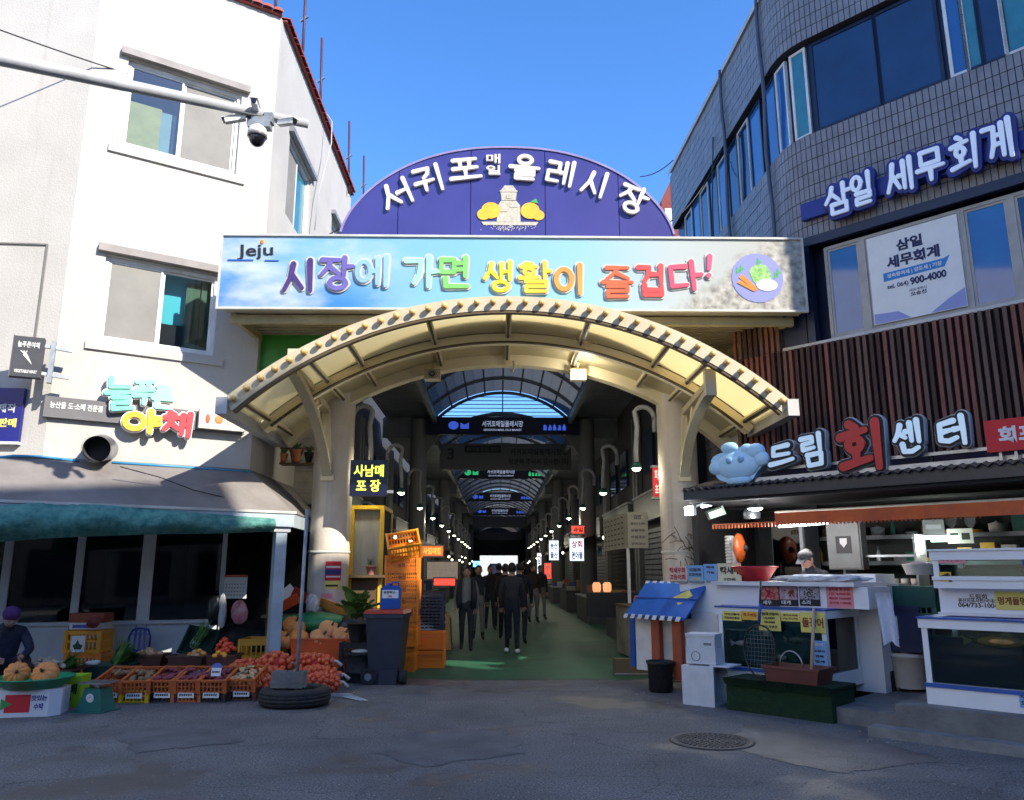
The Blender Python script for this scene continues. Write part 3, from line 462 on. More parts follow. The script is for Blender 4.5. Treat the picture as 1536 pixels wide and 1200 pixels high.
# green shade net rolled under the fascia
netm = mat('shade_net', (.035, .16, .15), .9, (.12, .30, .25), 9, .8, 25); b = MB(); nu, nv = 60, 10; tops = [(-80, 750), (0, 758), (60, 754), (150, 757), (250, 765), (340, 772), (412, 778)]; bots = [(-80, 818), (0, 813), (60, 808), (150, 804), (250, 801), (340, 800), (412, 797)]
def itp(t, l):
    for (a, y), (c, z) in zip(l, l[1:]):
        if a <= t <= c: return y + (z - y) * (t - a) / (c - a)
    return l[-1][1]
for i in range(nu + 1):
    x = -80 + 492 * i / nu; ya, yb = itp(x, tops), itp(x, bots)
    for j in range(nv + 1):
        t = j / nv; o_ = OFF + .08 + .22 * sin(pi * t) * (1 - .55 * i / nu) + R.uniform(-.012, .012) + .03 * sin(x * .05 + t * 3); q = FL.px(x, ya + (yb - ya) * t, OFF + .1); b.v.append((q[0], -o_, q[1]))
b.f = [(i * (nv + 1) + j, (i + 1) * (nv + 1) + j, (i + 1) * (nv + 1) + j + 1, i * (nv + 1) + j + 1) for i in range(nu) for j in range(nv)]; b.mi = [0] * len(b.f); b.sm = [True] * len(b.f)
h_ = obj('shade_net', b, netm); setp(h_, 'sagging teal green shade net hung under the pale blue fascia', 'net'); h_.location = FL.o; h_.rotation_euler = (0, 0, FL.rz)
# shopfront
FH = Frame((-6.95, 13.6), (.945, .325)); sf = T('shopfront', 'white framed shopfront with dark glass panes behind the vegetables', 'shopfront', tuple(FH.o), FH.rz)
lz = FH.px(211, 936)[1]; ztop = 3.1; mull = [(-25, -18), (2, 15), (111, 123), (210, 229), (330, 337)]
wf = paint('shopfront_white', (.74, .76, .78), .6, .9); xs = []
for a_, c_ in mull:
    xa, xb = FH.px(a_, 870)[0], FH.px(c_, 870)[0]; xs.append((xa, xb)); obj('mullion', MB().box(xa, xb, -.06, .02, lz + .062 if True else 0, ztop), wf, sf)
for (a_, b1), (a2, b2) in zip(xs, xs[1:]): obj('pane', MB().box(b1 + .002, a2 - .002, -.015, -.005, lz + .07, ztop), smoke, sf)
obj('ledge', MB().box(xs[0][0], xs[-1][1], -.09, .02, lz, lz + .06), wf, sf)
for (a_, b1), (a2, b2) in zip(xs, xs[1:]): obj('lower_panel', MB().box(b1 - .02, a2 + .0, -.03, .01, .1, lz - .003), wf, sf)
for (a_, b1) in xs: obj('panel_rib', MB().box(a_ + .03, b1 - .03, -.05, -.031, .1, lz - .005), wf, sf)
obj('base_rail', MB().box(xs[0][0], xs[-1][1], -.05, .02, 0, .098), concrete, sf)
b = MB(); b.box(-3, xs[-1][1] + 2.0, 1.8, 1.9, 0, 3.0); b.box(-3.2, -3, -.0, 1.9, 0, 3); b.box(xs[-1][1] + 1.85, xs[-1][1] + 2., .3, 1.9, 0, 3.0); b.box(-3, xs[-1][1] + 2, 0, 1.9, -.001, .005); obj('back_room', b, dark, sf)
b = MB(); b.box(.3, 1.0, .7, 1.3, .01, 1.9, 0); b.box(1.6, 2.1, 1.2, 1.7, .01, 2.1, 1); fb = obj('fridge', b, [paint('fridge_grey', (.45, .45, .46)), paint('fridge_dark', (.25, .25, .27))]); setp(fb, 'dim grey refrigerators standing inside behind the dark shop glass', 'refrigerator'); fb.location = FH.o; fb.rotation_euler = (0, 0, FH.rz)
# side wall ground floor & siding above lean-to on alley side
gw = T('alley_side_wall', 'weathered beige siding wall behind the lean-to beside the gate column', 'wall', (-3.95, 15.9, 0))
sdm = mat('beige_siding', (.36, .33, .28), .8, (.24, .21, .17), 3, .2, 20)
for k in range(9):
    obj('siding_board', MB().box(-.35 - .0 + 0, .66, 0, .03, 2.9 + k * .22, 2.9 + k * .22 + .213), sdm, gw)
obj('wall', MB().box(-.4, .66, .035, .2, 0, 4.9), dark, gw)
# balcony shelf with pots
bl = T('flower_shelf', 'narrow metal shelf with orange pots under the left canopy corner', 'shelf', (-3.85, 14.9, 3.55)); b = MB(); b.box(-.45, .45, -.12, .12, 0, .03); b.bar((-.45, -.12, .3), (.45, -.12, .3), .03, .03); b.bar((-.45, -.12, 0), (-.45, -.12, .4), .03, .03); b.bar((.45, -.12, 0), (.45, -.12, .4), .03, .03); b.bar((-.45, .1, 0), (-.45, 1.0, -.0), .03, .03); b.bar((.45, .1, 0), (.45, 1.0, 0), .03, .03)
obj('tray', b, browntrim, bl)
tp = paint('terracotta_pot', (.42, .14, .06), .7)
for k, (x, s_) in enumerate(((-.22, .8), (.02, 1.15), (.27, .9))):
    t = T('flower_pot', ['small pinkish pot on the metal shelf beside the left bracket', 'larger orange pot in the middle of the metal shelf', 'dark pot at the right end of the metal shelf'][k], 'pot', (-3.85 + x, 14.9, 3.582), group='pots on the shelf')
    obj('pot', MB().lathe([(.06 * s_, 0), (.11 * s_, .2 * s_), (.12 * s_, .2 * s_), (.12 * s_, .23 * s_), (.10 * s_, .22 * s_), (0, .2 * s_)], 14), [tp, tp, rubber][k], t)
    lf = MB()
    for i in range(14):
        a_ = R.uniform(0, 6.3); l_ = R.uniform(.1, .22); lf.quad((0, 0, .2 * s_), (cos(a_) * l_ * .5 - .02, sin(a_) * l_ * .5, .26 * s_ + l_ * .4), (cos(a_) * l_, sin(a_) * l_, .25 * s_ + l_ * .5), (cos(a_) * l_ * .5 + .02, sin(a_) * l_ * .5, .26 * s_ + l_ * .4))
    obj('foliage', lf, leafm, t, kind='stuff')
# ================================================================ CRATES AND PRODUCE
def crate_mesh(w_, d_, h_, m, bars=7, taper=.0, name='crate'):
    b = MB(); t = .012; x, y = w_ / 2, d_ / 2
    if bars > 12:
        for s in (-1, 1): b.box(-x, x, s * (y - .004) - .002, s * (y - .004) + .002, .012, h_ * .40); b.box(s * (x - .004) - .002, s * (x - .004) + .002, -y, y, .012, h_ * .40)
    b.box(-x, x, -y, y, 0, .012)
    for s in (-1, 1):
        for z0, z1 in ((.012, h_ * .16), (h_ * .48, h_ * .58), (h_ * .84, h_)):
            b.box(-x, x, s * y - t / 2, s * y + t / 2, z0, z1); b.box(s * x - t / 2, s * x + t / 2, -y, y, z0, z1)
        for k in range(bars):
            u = -x + (k + .5) * 2 * x / bars; b.box(u - .009, u + .009, s * y - t / 2 - .003, s * y + t / 2 + .003, .01, h_ * .86)
            u = -y + (k + .5) * 2 * y / bars; b.box(s * x - t / 2 - .003, s * x + t / 2 + .003, u - .009, u + .009, .01, h_ * .86)
        for s2 in (-1, 1): b.box(s * x - .02 - t / 2 * s * 0, s * x + .02, s2 * y - .02, s2 * y + .02, 0, h_ + .006)
        b.box(-x - .012, x + .012, s * y - .014, s * y + .014, h_ - .02, h_ + .004); b.box(s * x - .014, s * x + .014, -y - .012, y + .012, h_ - .02, h_ + .004)
    return b.mesh(name, m)
def tray_mesh(w_, d_, h_, m, t=.012, fl=.82):
    b = MB(); x, y = w_ / 2, d_ / 2; a, c = x * fl, y * fl
    o = [(-a, -c, 0), (a, -c, 0), (a, c, 0), (-a, c, 0), (-x, -y, h_), (x, -y, h_), (x, y, h_), (-x, y, h_)]; i = [(-a + t, -c + t, t), (a - t, -c + t, t), (a - t, c - t, t), (-a + t, c - t, t), (-x + t, -y + t, h_), (x - t, -y + t, h_), (x - t, y - t, h_), (-x + t, y - t, h_)]
    b.add(o + i, [(3, 2, 1, 0), (0, 1, 5, 4), (1, 2, 6, 5), (2, 3, 7, 6), (3, 0, 4, 7), (8, 9, 10, 11), (9, 8, 12, 13), (10, 9, 13, 14), (11, 10, 14, 15), (8, 11, 15, 12), (4, 5, 13, 12), (5, 6, 14, 13), (6, 7, 15, 14), (7, 4, 12, 15)])
    for s in (-1, 1): b.box(-x - .015, x + .015, s * y - .012, s * y + .012, h_ - .022, h_ + .003); b.box(s * x - .012, s * x + .012, -y + .012, y - .012, h_ - .022, h_ + .003)
    return b.mesh('tray', m)
def lump(r, seed, n=9, k=6, am=.12):
    q = random.Random(seed); ph = [q.uniform(0, 6) for _ in range(4)]
    return lambda a, t: 1 + am * sin(2 * a + ph[0]) * sin(t) + am * .6 * sin(3 * a + ph[1] + 2 * t) * sin(t)
def lump_mesh(name, r, m, seed=1, am=.12, n=10, k=7): b = MB(); b.ball((0, 0, 0), r, n, k, 0, lump(r, seed, am=am)); return b.mesh(name, m)
ONION = lump_mesh('onion', (.042, .042, .036), mat('onion_skin', (.55, .26, .10), .4, (.65, .45, .25), 20), 2, .04); POT = [lump_mesh('potato', (.05, .038, .032), mat('potato_skin', (.28, .17, .08), .8, (.18, .10, .05), 15), s) for s in (1, 2)]
SWEET = [lump_mesh('sweet_potato', (.075, .032, .03), mat('sweet_skin', (.26, .05, .06), .7, (.16, .03, .04), 12), s, .15) for s in (3, 4)]
BEET = [lump_mesh('beet', (.045, .045, .04), mat('purple_skin', (.08, .03, .07), .6, (.14, .05, .08), 12), 5)]; GARL = [lump_mesh('garlic', (.035, .035, .03), mat('pale_skin', (.62, .52, .40), .7, (.5, .38, .25), 15), 6)]
TOM = [lump_mesh('tomato', (.04, .04, .035), mat('tomato_skin', (.60, .04, .02), .25, (.68, .10, .03), 9), 7, .04)]; GING = [lump_mesh('ginger', (.06, .028, .025), mat('ginger_skin', (.58, .42, .22), .75, (.45, .30, .14), 15), 8, .3)]; MAND = [lump_mesh('mandarin', (.04, .04, .034), mat('mandarin_skin', (.85, .36, .03), .4), 9, .03)]
CM = [crate_mesh(.34, .50, .16, terracotta), None]; BASES = {'orange': crate_mesh(.33, .46, .15, terracotta), 'yellow': crate_mesh(.33, .46, .15, yellow), 'black': crate_mesh(.33, .46, .15, black), 'brown': crate_mesh(.33, .46, .15, brownpl)}
LBLM = MB().box(-.10, .10, -.004, 0, -.035, .035).mesh('label', paper); LIN = MB()
for k in range(6): LIN.box(-.08 + k * .027, -.062 + k * .027, -.006, -.0045, -.012, .014)
LIN = LIN.mesh('label_print', ink)
rows = [(161, 1054, 'orange', 'muddy taro roots', POT, 6), (199.5, 1055, 'yellow', 'brown potatoes', POT, 13), (242, 1054, 'black', 'sweet potatoes', SWEET, 16), (278, 1054, 'orange', 'dark purple yams', SWEET + BEET, 14), (316, 1054, 'black', 'crimson sweet potatoes', SWEET, 16), (360, 1052, 'brown', 'pale ginger', GING, 18)]
for k, (x, y, bc, wt, ml, n) in enumerate(rows):
    p = G(x, y); tilt = radians(13); cx, cy = p.x, p.y + .25
    nm = ['leftmost', 'second', 'third', 'fourth', 'fifth', 'last'][k]
    t = T('base_crate', '%s lower crate with white label under the crate of %s' % ({'orange': 'orange', 'yellow': 'yellow', 'black': 'black', 'brown': 'brown'}[bc], wt), 'crate', (cx, cy, 0), R.uniform(-.04, .04), 'lower crates of the front vegetable row')
    obj('crate_body', BASES[bc], None, t); lo = link('label', LBLM, t, (0, -.245, .09)); link('label_print', LIN, lo, (0, 0, 0))
    t2 = T('vegetable_crate', '%s tilted orange crate of the front row, holding %s' % (nm, wt), 'crate', (cx, cy, .165), rot=(tilt, 0, R.uniform(-.04, .04)), group='tilted crates of vegetables in the front row'); obj('crate_body', CM[0], None, t2)
    mw = Matrix.Translation(t2.location) @ t2.rotation_euler.to_matrix().to_4x4()
    for i in range(n * 2):
        lz_ = .05 + .05 * (i / n); q = mw @ Vector((R.uniform(-.13, .13), R.uniform(-.20, .20), lz_ + R.uniform(0, .03)))
        o = link(ml[i % len(ml)].name.split('.')[0], ml[i % len(ml)], None, q, (R.uniform(-.4, .4), R.uniform(-.4, .4), R.uniform(0, 6))); setp(o, 'one of the %s in the %s crate of the front row' % (wt.split(' under')[0], nm), 'vegetable', 'vegetables in the %s front crate' % nm)
pc_ = T('price_card', 'round topped blue and white price card in the fifth vegetable crate', 'card', tuple(G(316, 1054) + Vector((0, .1, .3))), rot=(radians(-15), 0, 0)); obj('card', MB().box(-.06, .06, 0, .006, 0, .10), paper, pc_); obj('card_top', MB().prism([(.07 * cos(a / 8 * pi), .1 + .06 * sin(a / 8 * pi)) for a in range(9)], -.001, .005), bluepl, pc_); link('label_print', LIN, pc_, (0, -.001, .05), (0, 0, 0), (.6, 1, .8))
# second row boxes
def place_heap(meshes, center, rx, ry, n, label, group, layers=1, cat='vegetable', dz=.05):
    for i in range(n):
        a = R.uniform(0, 6.3); r_ = sqrt(R.uniform(0, 1)); o = link(meshes[i % len(meshes)].name.split('.')[0], meshes[i % len(meshes)], None, Vector(center) + Vector((cos(a) * r_ * rx, sin(a) * r_ * ry, dz * (1 - r_) * 1.5 + R.uniform(0, .02))), (R.uniform(-.5, .5), R.uniform(-.5, .5), R.uniform(0, 6))); setp(o, label, cat, group)
BR = tray_mesh(.52, .34, .22, brownpl)
for k, (x, y, lb_, ml, gl) in enumerate(((213, 1006, 'dark brown tub of onions left of the blue chair front', [ONION], 'onions in the left brown tub'), (274, 1008, 'dark brown tub with round onions at its right end before the scallion crate', [ONION] + MAND, 'onions in the right brown tub'))):
    p = G(x, y, .16); t = T('brown_tub', lb_, 'tub', (p.x, p.y + .2, .16)); obj('tub', BR, None, t)
    s_ = T('tub_stand', ['hidden dark stand carrying the left brown tub', 'hidden dark stand carrying the right brown tub'][k], 'stand', (p.x, p.y + .2, 0)); obj('stand', BASES['black'], None, s_)
    place_heap(ml, (p.x + (.12 if k else 0), p.y + .2, .36), .18 if not k else .12, .12, 22 if not k else 14, ['pale brown onion heaped in the left brown tub', 'onion heaped in the right brown tub'][k], gl)
# green scallion crate leaning
def blades(n, l0, l1, w_, spread, m=0, curve=.3, lean=(0, 0)):
    b = MB()
    for i in range(n):
        a = R.uniform(0, 6.3); l_ = R.uniform(l0, l1); dx, dy = cos(a) * spread * R.random() + lean[0], sin(a) * spread * R.random() + lean[1]; ox, oy = R.uniform(-.05, .05), R.uniform(-.05, .05); wx, wy = -sin(a) * w_, cos(a) * w_; p0 = Vector((ox, oy, 0)); p1 = Vector((ox + dx * l_ * .5, oy + dy * l_ * .5, l_ * .6)); p2 = Vector((ox + dx * l_ * 1.1, oy + dy * l_ * 1.1, l_ * (1 - curve * R.random()))); wv = Vector((wx, wy, 0))
        b.add([p0 - wv, p0 + wv, p1 + wv, p1 - wv, p2], [(0, 1, 2, 3), (3, 2, 4)], m)
    return b
p = G(287, 985, .3); p = Vector((p.x, p.y + .25, .42)); t = T('scallion_crate', 'dark green crate leaning back full of green scallions', 'crate', tuple(p), rot=(radians(42), radians(12), radians(10))); obj('crate_body', tray_mesh(.46, .55, .14, paint('bottle_green', (.01, .05, .035), .4)), None, t)
sc_ = T('scallions', 'bundle of green scallions lying in the leaning green crate', 'vegetable', tuple(p + Vector((-.02, -.18, .02))), rot=(radians(-48), radians(18), 0)); obj('leaves', blades(130, .35, .6, .006, .35), leafm, sc_, kind='stuff'); obj('roots', blades(50, .08, .14, .006, .5), white, sc_, kind='stuff')
st_ = T('crate_stand', 'dark brown crate under the leaning scallion crate', 'crate', (p.x, p.y + .05, 0)); obj('crate_body', crate_mesh(.42, .4, .36, brownpl), None, st_)
# red tomatoes on box
p = G(325, 1000, .28); t = T('tomato_box', 'small dark box under the red tomatoes beside the black bags', 'box', (p.x, p.y + .3, 0)); obj('box', tray_mesh(.40, .34, .42, brownpl), None, t)
place_heap(TOM, (p.x, p.y + .3, .46), .15, .12, 26, 'red tomato in the heap beside the black sheeting', 'red tomatoes in the heap', dz=.12); place_heap(MAND, (p.x - .03, p.y + .16, .40), .10, .05, 8, 'yellow orange fruit in front of the red tomatoes', 'yellow fruit before the tomatoes')
# green basin of radish greens
p = G(146, 1030); t = T('green_basin', 'green plastic basin with white radishes and leafy tops', 'basin', (p.x, p.y + .3, .12)); obj('basin', tray_mesh(.62, .42, .16, paint('dark_green_pl', (.015, .07, .05))), None, t)
s_ = T('basin_stand', 'dark crate supporting the green basin of radish tops', 'crate', (p.x, p.y + .3, 0)); obj('crate_body', BASES['black'].copy(), None, s_)
s_.scale = (1.3, .7, .75)
g_ = T('radish_greens', 'leafy green radish tops fanned over the green basin', 'vegetable', (p.x + .05, p.y + .3, .26), rot=(radians(-25), radians(35), 0)); obj('leaves', blades(240, .22, .46, .014, .7), leafm, g_, kind='stuff')
for k in range(6): setp(link('radish', lump_mesh('radish', (.035, .09, .035), white, 3, .1) if k == 0 else bpy.data.meshes['radish'], None, (p.x - .2 + R.uniform(-.05, .08), p.y + .22 + R.uniform(-.08, .1), .30), (R.uniform(-.2, .2), 0, R.uniform(-1, 1))), 'white radish end lying at the left of the green basin', 'vegetable', 'white radishes in the green basin')
# scale
p = G(136, 1069); t = T('kitchen_scale', 'teal green weighing scale with round white dial before the first crate', 'scale', (p.x, p.y + .12, 0), radians(-12)); tg = paint('teal_metal', (.01, .16, .13), .35)
b = MB(); b.add([(-.16, -.13, .012), (.16, -.13, .012), (.16, .13, .012), (-.16, .13, .012), (-.10, -.10, .26), (.10, -.10, .26), (.10, .10, .26), (-.10, .10, .26)], [(0, 1, 5, 4), (1, 2, 6, 5), (2, 3, 7, 6), (3, 0, 4, 7), (4, 5, 6, 7)]); b.box(-.20, .20, -.17, .17, 0, .012); obj('body', b, tg, t)
obj('dial', MB().tube([(0, -.118, .16), (0, -.128, .158)], .05, 20), paper, t); obj('needle', MB().bar((0, -.131, .158), (.015, -.131, .195), .005, .005), ink, t); obj('stem', MB().box(-.03, .03, -.03, .03, .26, .31), steel, t); obj('pan', MB().box(-.17, .17, -.14, .14, .31, .325), steel, t)
# lime box (cabbage) and white box with basin of pumpkins
p = G(75, 1062); t = T('lime_box', 'lime green carton printed with a yellow pear beside the pumpkins', 'box', (p.x, p.y + .16, 0), radians(6)); lime = paint('lime_card', (.32, .55, .02), .6, .85); obj('carton', MB().box(-.30, .30, -.15, .15, 0, .36), lime, t)
b = MB(); b.prism([(-.16 + .07 * cos(a) * (1 if sin(a) < 0 else .7), .18 + .12 * sin(a)) for a in [i * pi / 8 for i in range(16)]], -.154, -.151); b.prism([(-.18 + .09 * cos(a), .12 + .07 * sin(a)) for a in [i * pi / 8 for i in range(16)]], -.158, -.1545); obj('pear_print', b, flat('pear_yellow', (.85, .70, .04)), t); lettering(t, '한라배', .12, .21, .28, .12, ink, -.151, .003, .03); lettering(t, '제주농산', .12, .1, .18, .04, ink, -.151, .003, .02)
p = G(22, 1078); t = T('white_box', 'white octagonal carton with red print under the pumpkin basin', 'box', (p.x, p.y + .3, 0), radians(10)); b = MB(); oc = [(-.35, -.12), (-.25, -.22), (.25, -.22), (.35, -.12), (.35, .15), (.25, .22), (-.25, .22), (-.35, .15)]; b.add([(x, y, z) for z in (0, .29) for x, y in oc], [tuple(range(8)), tuple(range(15, 7, -1))] + [(i, (i + 1) % 8, 8 + (i + 1) % 8, 8 + i) for i in range(8)]); obj('carton', b, paint('box_white', (.72, .74, .78), .6, .92), t)
obj('red_print', MB().box(-.20, .06, -.224, -.2205, .05, .24), flat('print_red', (.60, .02, .03)), t); obj('green_print', MB().prism([(-.24, .08), (-.12, .14), (-.24, .2)], -.229, -.2255), flat('print_green', (.05, .3, .08)), t); lettering(t, '맛있는', .15, .20, .16, .06, flat('print_blue', (.02, .04, .25)), -.221, .003, .03); lettering(t, '수박', .15, .11, .10, .07, MATS['print_blue'], -.221, .003, .03)
t2 = T('wide_basin', 'wide green rimmed basin holding pumpkins on the white carton', 'basin', (p.x, p.y + .3, .292)); obj('basin', MB().lathe([(.0, 0), (.30, 0), (.40, .10), (.42, .105), (.42, .12), (.39, .115), (.29, .015), (0, .012)], 28), paint('bright_green_pl', (.03, .35, .15), .35), t2)
def pumpkin(c, r, lab, m, fl=.72, rot=(0, 0, 0)):
    t = T('pumpkin', lab, 'pumpkin', tuple(c), rot=rot, group='ripe pumpkins'); b = MB(); b.ball((0, 0, 0), (r, r, r * fl), 40, 12, 0, lambda a, th: (1 - .10 * (abs(cos(5 * a)) ** 6)) * (1 - .25 * max(0, cos(th)) ** 6)); obj('flesh', b, m, t); obj('stem', MB().tube([(0, 0, r * fl * .6), (.01, 0, r * fl + .03)], [.02, .012], 6), browntrim, t); return t
pk = mat('pumpkin_skin', (.78, .27, .05), .55, (.62, .26, .08), 6, .2, 20); pk2 = mat('pumpkin_skin_dusty', (.72, .30, .10), .7, (.70, .42, .22), 5, .25, 20)
pumpkin((p.x + .16, p.y + .22, .44), .15, 'round pumpkin at the right of the green rimmed basin', pk, .8, (radians(60), 0, 0)); pumpkin((p.x - .18, p.y + .25, .44), .14, 'cut pumpkin at the left picture edge in the green basin', pk, .9, (radians(70), 0, .4))
# tray of radishes in front of the woman
p = G(46, 1040, .0); tr = T('vegetable_tray', 'flat brown tray heaped with small white radishes by the seated woman', 'tray', (p.x, p.y + .30, .24)); obj('tray', tray_mesh(.95, .50, .05, brownpl), None, tr); us = T('tray_support', 'dark crate under the radish tray', 'crate', (p.x, p.y + .30, 0)); obj('crate_body', crate_mesh(.7, .4, .23, black), None, us)
place_heap(GARL, (p.x - .05, p.y + .27, .30), .30, .16, 60, 'small pale round radish heaped on the brown tray', 'pale radishes on the brown tray', dz=.1); g_ = T('herb_bunch', 'small bunch of green herbs behind the pale radishes', 'vegetable', (p.x + .22, p.y + .40, .30), rot=(0, radians(50), 0)); obj('leaves', blades(90, .12, .28, .010, .7), leafm, g_, kind='stuff')
# orange bins by woman
OB = crate_mesh(.52, .38, .36, orange, 9); OB2 = crate_mesh(.52, .38, .33, orange2, 9)
p = G(76, 1030); t = T('tall_orange_crate', 'lower darker orange crate of the two beside the seated woman', 'crate', (p.x, p.y + 1.0, 0)); obj('crate_body', OB, None, t); t = T('tall_orange_crate', 'upper yellow orange crate with a white poster, beside the woman', 'crate', (p.x - .03, p.y + 1.0, .37)); obj('crate_body', OB2, None, t)
obj('poster', MB().box(-.16, .05, -.215, -.21, .02, .26), paper, t); b = MB(); b.prism([(-.10, .06), (.0, .06), (.02, .12), (-.03, .14), (-.06, .2), (-.09, .14), (-.13, .12)], -.218, -.2155); obj('leaf_print', b, flat('dark_green_print', (.02, .06, .03)), t)
t = T('fruit_box', 'carton with red lid and blue print on the orange crates', 'box', (p.x - .02, p.y + 1.0, .72), .05); obj('carton', MB().box(-.25, .25, -.17, .17, 0, .16), paper, t); obj('lid', MB().box(-.26, .26, -.18, .18, .10, .24), paint('red_lid', (.32, .06, .03)), t); obj('blue_print', MB().box(-.2, .08, -.174, -.1705, .02, .07), flat('pblue', (.05, .1, .4)), t)
t = T('red_bowl', 'small dark red bowl resting on its side at the carton', 'bowl', (p.x + .16, p.y + .74, .80), rot=(radians(50), 0, 0)); obj('bowl', MB().lathe([(0, 0), (.06, 0), (.10, .05), (.105, .05), (.06, -.01), (0, -.01)], 16), paint('bowl_red', (.2, .03, .02)), t)
# blue and white boxes at far left behind her
p = G(5, 1010); 
for k, (dz, m_, l_) in enumerate(((.50, paper, 'white carton stack under the blue tub at left edge'), (.76, paper, 'upper white carton at left edge under the blue tub'), (.98, bluepl, 'blue plastic tub on the cartons at the left edge'))):
    t = T('storage_box', l_, 'box', (p.x - .1, p.y + .6, dz)); obj('box', MB().box(-.35, .32, -.2, .2, 0, .20), m_, t); obj('lid', MB().box(-.36, .33, -.21, .21, .201, .225), m_, t); obj('print', MB().box(-.2, .2, -.204, -.2005, .05, .14), flat('print_grey', (.4, .42, .45)) if k < 2 else navy, t)
t = T('wooden_table', 'low table at the left edge carrying cartons', 'table', (p.x - .1, p.y + .6, 0)); obj('table_top', MB().box(-.4, .5, -.25, .25, .46, .49), browntrim, t)
LEGM = MB().box(-.025, .025, -.025, .025, 0, .458).mesh('leg', browntrim)
for sx in (-.35, .45):
    for sy in (-.2, .2): link('leg', LEGM, t, (sx, sy, 0))
# chairs
def chair(name_l, p, m, rz, sc=1):
    t = T('plastic_chair', name_l, 'chair', (p[0], p[1], p[2] if len(p) > 2 else 0), rz); t.scale = (sc, sc, sc)
    obj('seat', MB().box(-.22, .22, -.2, .2, .42, .45), m, t)
    b = MB(); n_ = 10; pts = [(-.21, .2, .45), (-.20, .24, .70), (-.15, .26, .82), (0, .265, .85), (.15, .26, .82), (.20, .24, .70), (.21, .2, .45)]; b.tube(pts, .022, 6)
    for x in (-.10, 0, .10): b.bar((x, .215, .45), (x * .8, .262, .82), .045, .012, 0, (0, 1, 0))
    b.bar((-.20, .24, .74), (.20, .24, .74), .05, .012, 0); obj('backrest', b, m, t)
    for sx in (-1, 1):
        for sy in (-1, 1): obj('leg', MB().tube([(sx * .19, sy * .17, .42), (sx * .23, sy * .21, 0)], [.022, .018], 6), m, t)
    return t
p = G(228, 1000); chair('blue plastic chair with slotted back in front of the white panels', (p.x + .1, p.y - .95, 0), paint('chair_blue', (.015, .04, .35), .35), radians(8), .80)
pq = FH.w(FH.px(155, 930)[0], -.55); chair('grey plastic armchair seen through the shop glass', (pq.x, pq.y, 0.05), lgrey, 2.9, 1.08)
# black sheeting & bags
def blob(name, label, cat, c, r, m, seed, am=.2, n=22, k=14, group=None):
    q = random.Random(seed); ph = [q.uniform(0, 6) for _ in range(6)]; b = MB()
    b.ball((0, 0, 0), r, n, k, 0, lambda a, t: 1 + sin(t) * (am * sin(3 * a + ph[0] + 2 * t) + am * .6 * sin(5 * a + ph[1] + 4 * t) + am * .35 * sin(9 * a + ph[2] - 5 * t)))
    o = obj(name, b, m); o.location = c; return setp(o, label, cat, group)
blk = mat('black_sheet', (.010, .011, .012), .35, (.02, .021, .022), 6, .6, 9)
p = G(345, 1012); blob('black_sheeting', 'crumpled black plastic sheeting behind the ginger crate', 'sheeting', (p.x, p.y + .7, .35), (.62, .35, .42), blk, 3, .1)
for k, (x, y, m_, l_, r) in enumerate(((322, 915, blk, 'black plastic bag hanging beside the white bag', (.13, .08, .24)), (333, 916, mat('white_bag', (.6, .6, .6), .4, (.5, .5, .5), 8, .6, 12), 'white plastic bag hanging at the shop door', (.07, .06, .27)), (359, 918, mat('pink_bag', (.42, .09, .12), .35, (.55, .35, .36), 9, .6, 12), 'pink red see-through bag hanging by the shop door', (.13, .07, .19)))):
    q = FH.w(0, .3); d_ = ray(x, y); tt = (13.3 / d_.y); c = Vector((0, 0, CAM_H)) + d_ * tt; blob('plastic_bag', l_, 'bag', tuple(c), r, m_, 10 + k, .12)
t = T('calendar', 'paper calendar hanging inside by the shop door', 'calendar', tuple(atY(353, 880, 14.2))); obj('sheet', MB().box(-.2, .2, 0, .01, -.2, .2), paper, t); b = MB(); [b.box(-.17 + i * .05, -.145 + i * .05, -.004, -.0015, -.15 + j * .06, -.13 + j * .06) for i in range(7) for j in range(4)]; obj('print', b, grey, t); obj('header', MB().box(-.2, .2, -.003, -.0005, .16, .2), redor, t)
t = T('wooden_post', 'dark timber post standing behind the pale blue post', 'post', tuple(G(398, 985) * 1.0)); t.location.z = 0; obj('post', MB().box(-.04, .04, -.04, .04, 0, 2.3), paint('old_wood', (.10, .07, .045), .85), t)
# tyre base, block, iron pole with rope
p = G(432, 1063); p.y += .30; t = T('old_tyre', 'worn black tyre lying flat as base of the iron pole', 'tyre', (p.x, p.y, 0)); b = MB(); Rt = .43
b.lathe([(.27, .03), (.34, 0), (.41, .02), (Rt, .05), (Rt - .008, .066), (Rt + .002, .07), (Rt + .002, .10), (Rt - .008, .104), (Rt + .002, .11), (Rt + .002, .14), (Rt - .008, .144), (Rt, .15), (.41, .19), (.34, .21), (.27, .19), (.25, .17), (.26, .1), (.25, .05), (.27, .03)], 48); obj('tread', b, rubber, t)
bl_ = T('cinder_block', 'grey hollow concrete block resting on the tyre', 'block', (p.x - .08, p.y, .20), radians(-3)); b = MB(); b.box(-.2, .2, -.095, -.065, 0, .19); b.box(-.2, .2, .065, .095, 0, .19); [b.box(x - .015, x + .015, -.065, .065, 0, .189) for x in (-.185, -.06, .06, .185)]; obj('block', b, concrete, bl_)
b = MB(); b.box(-.2, .2, -.095, .095, 0, .03)
pt_ = atY(440, 790, p.y); px_ = atY(440, 1000, p.y)
t = T('iron_pole', 'thin grey iron pole standing in the tyre and tied to the fascia', 'pole', (px_.x + .06, p.y - .05, .02)); obj('pole', MB().tube([(0, 0, 0), (-.03, .2, 2.36)], .022, 10), galv, t); obj('rope', MB().tube([(.03, 0, .20), (-.03, -.02, .23), (.03, .02, .26), (.08, -.03, .2), (.12, -.05, .19)], .010, 5), paint('rope_green', (.02, .3, .18)), t)
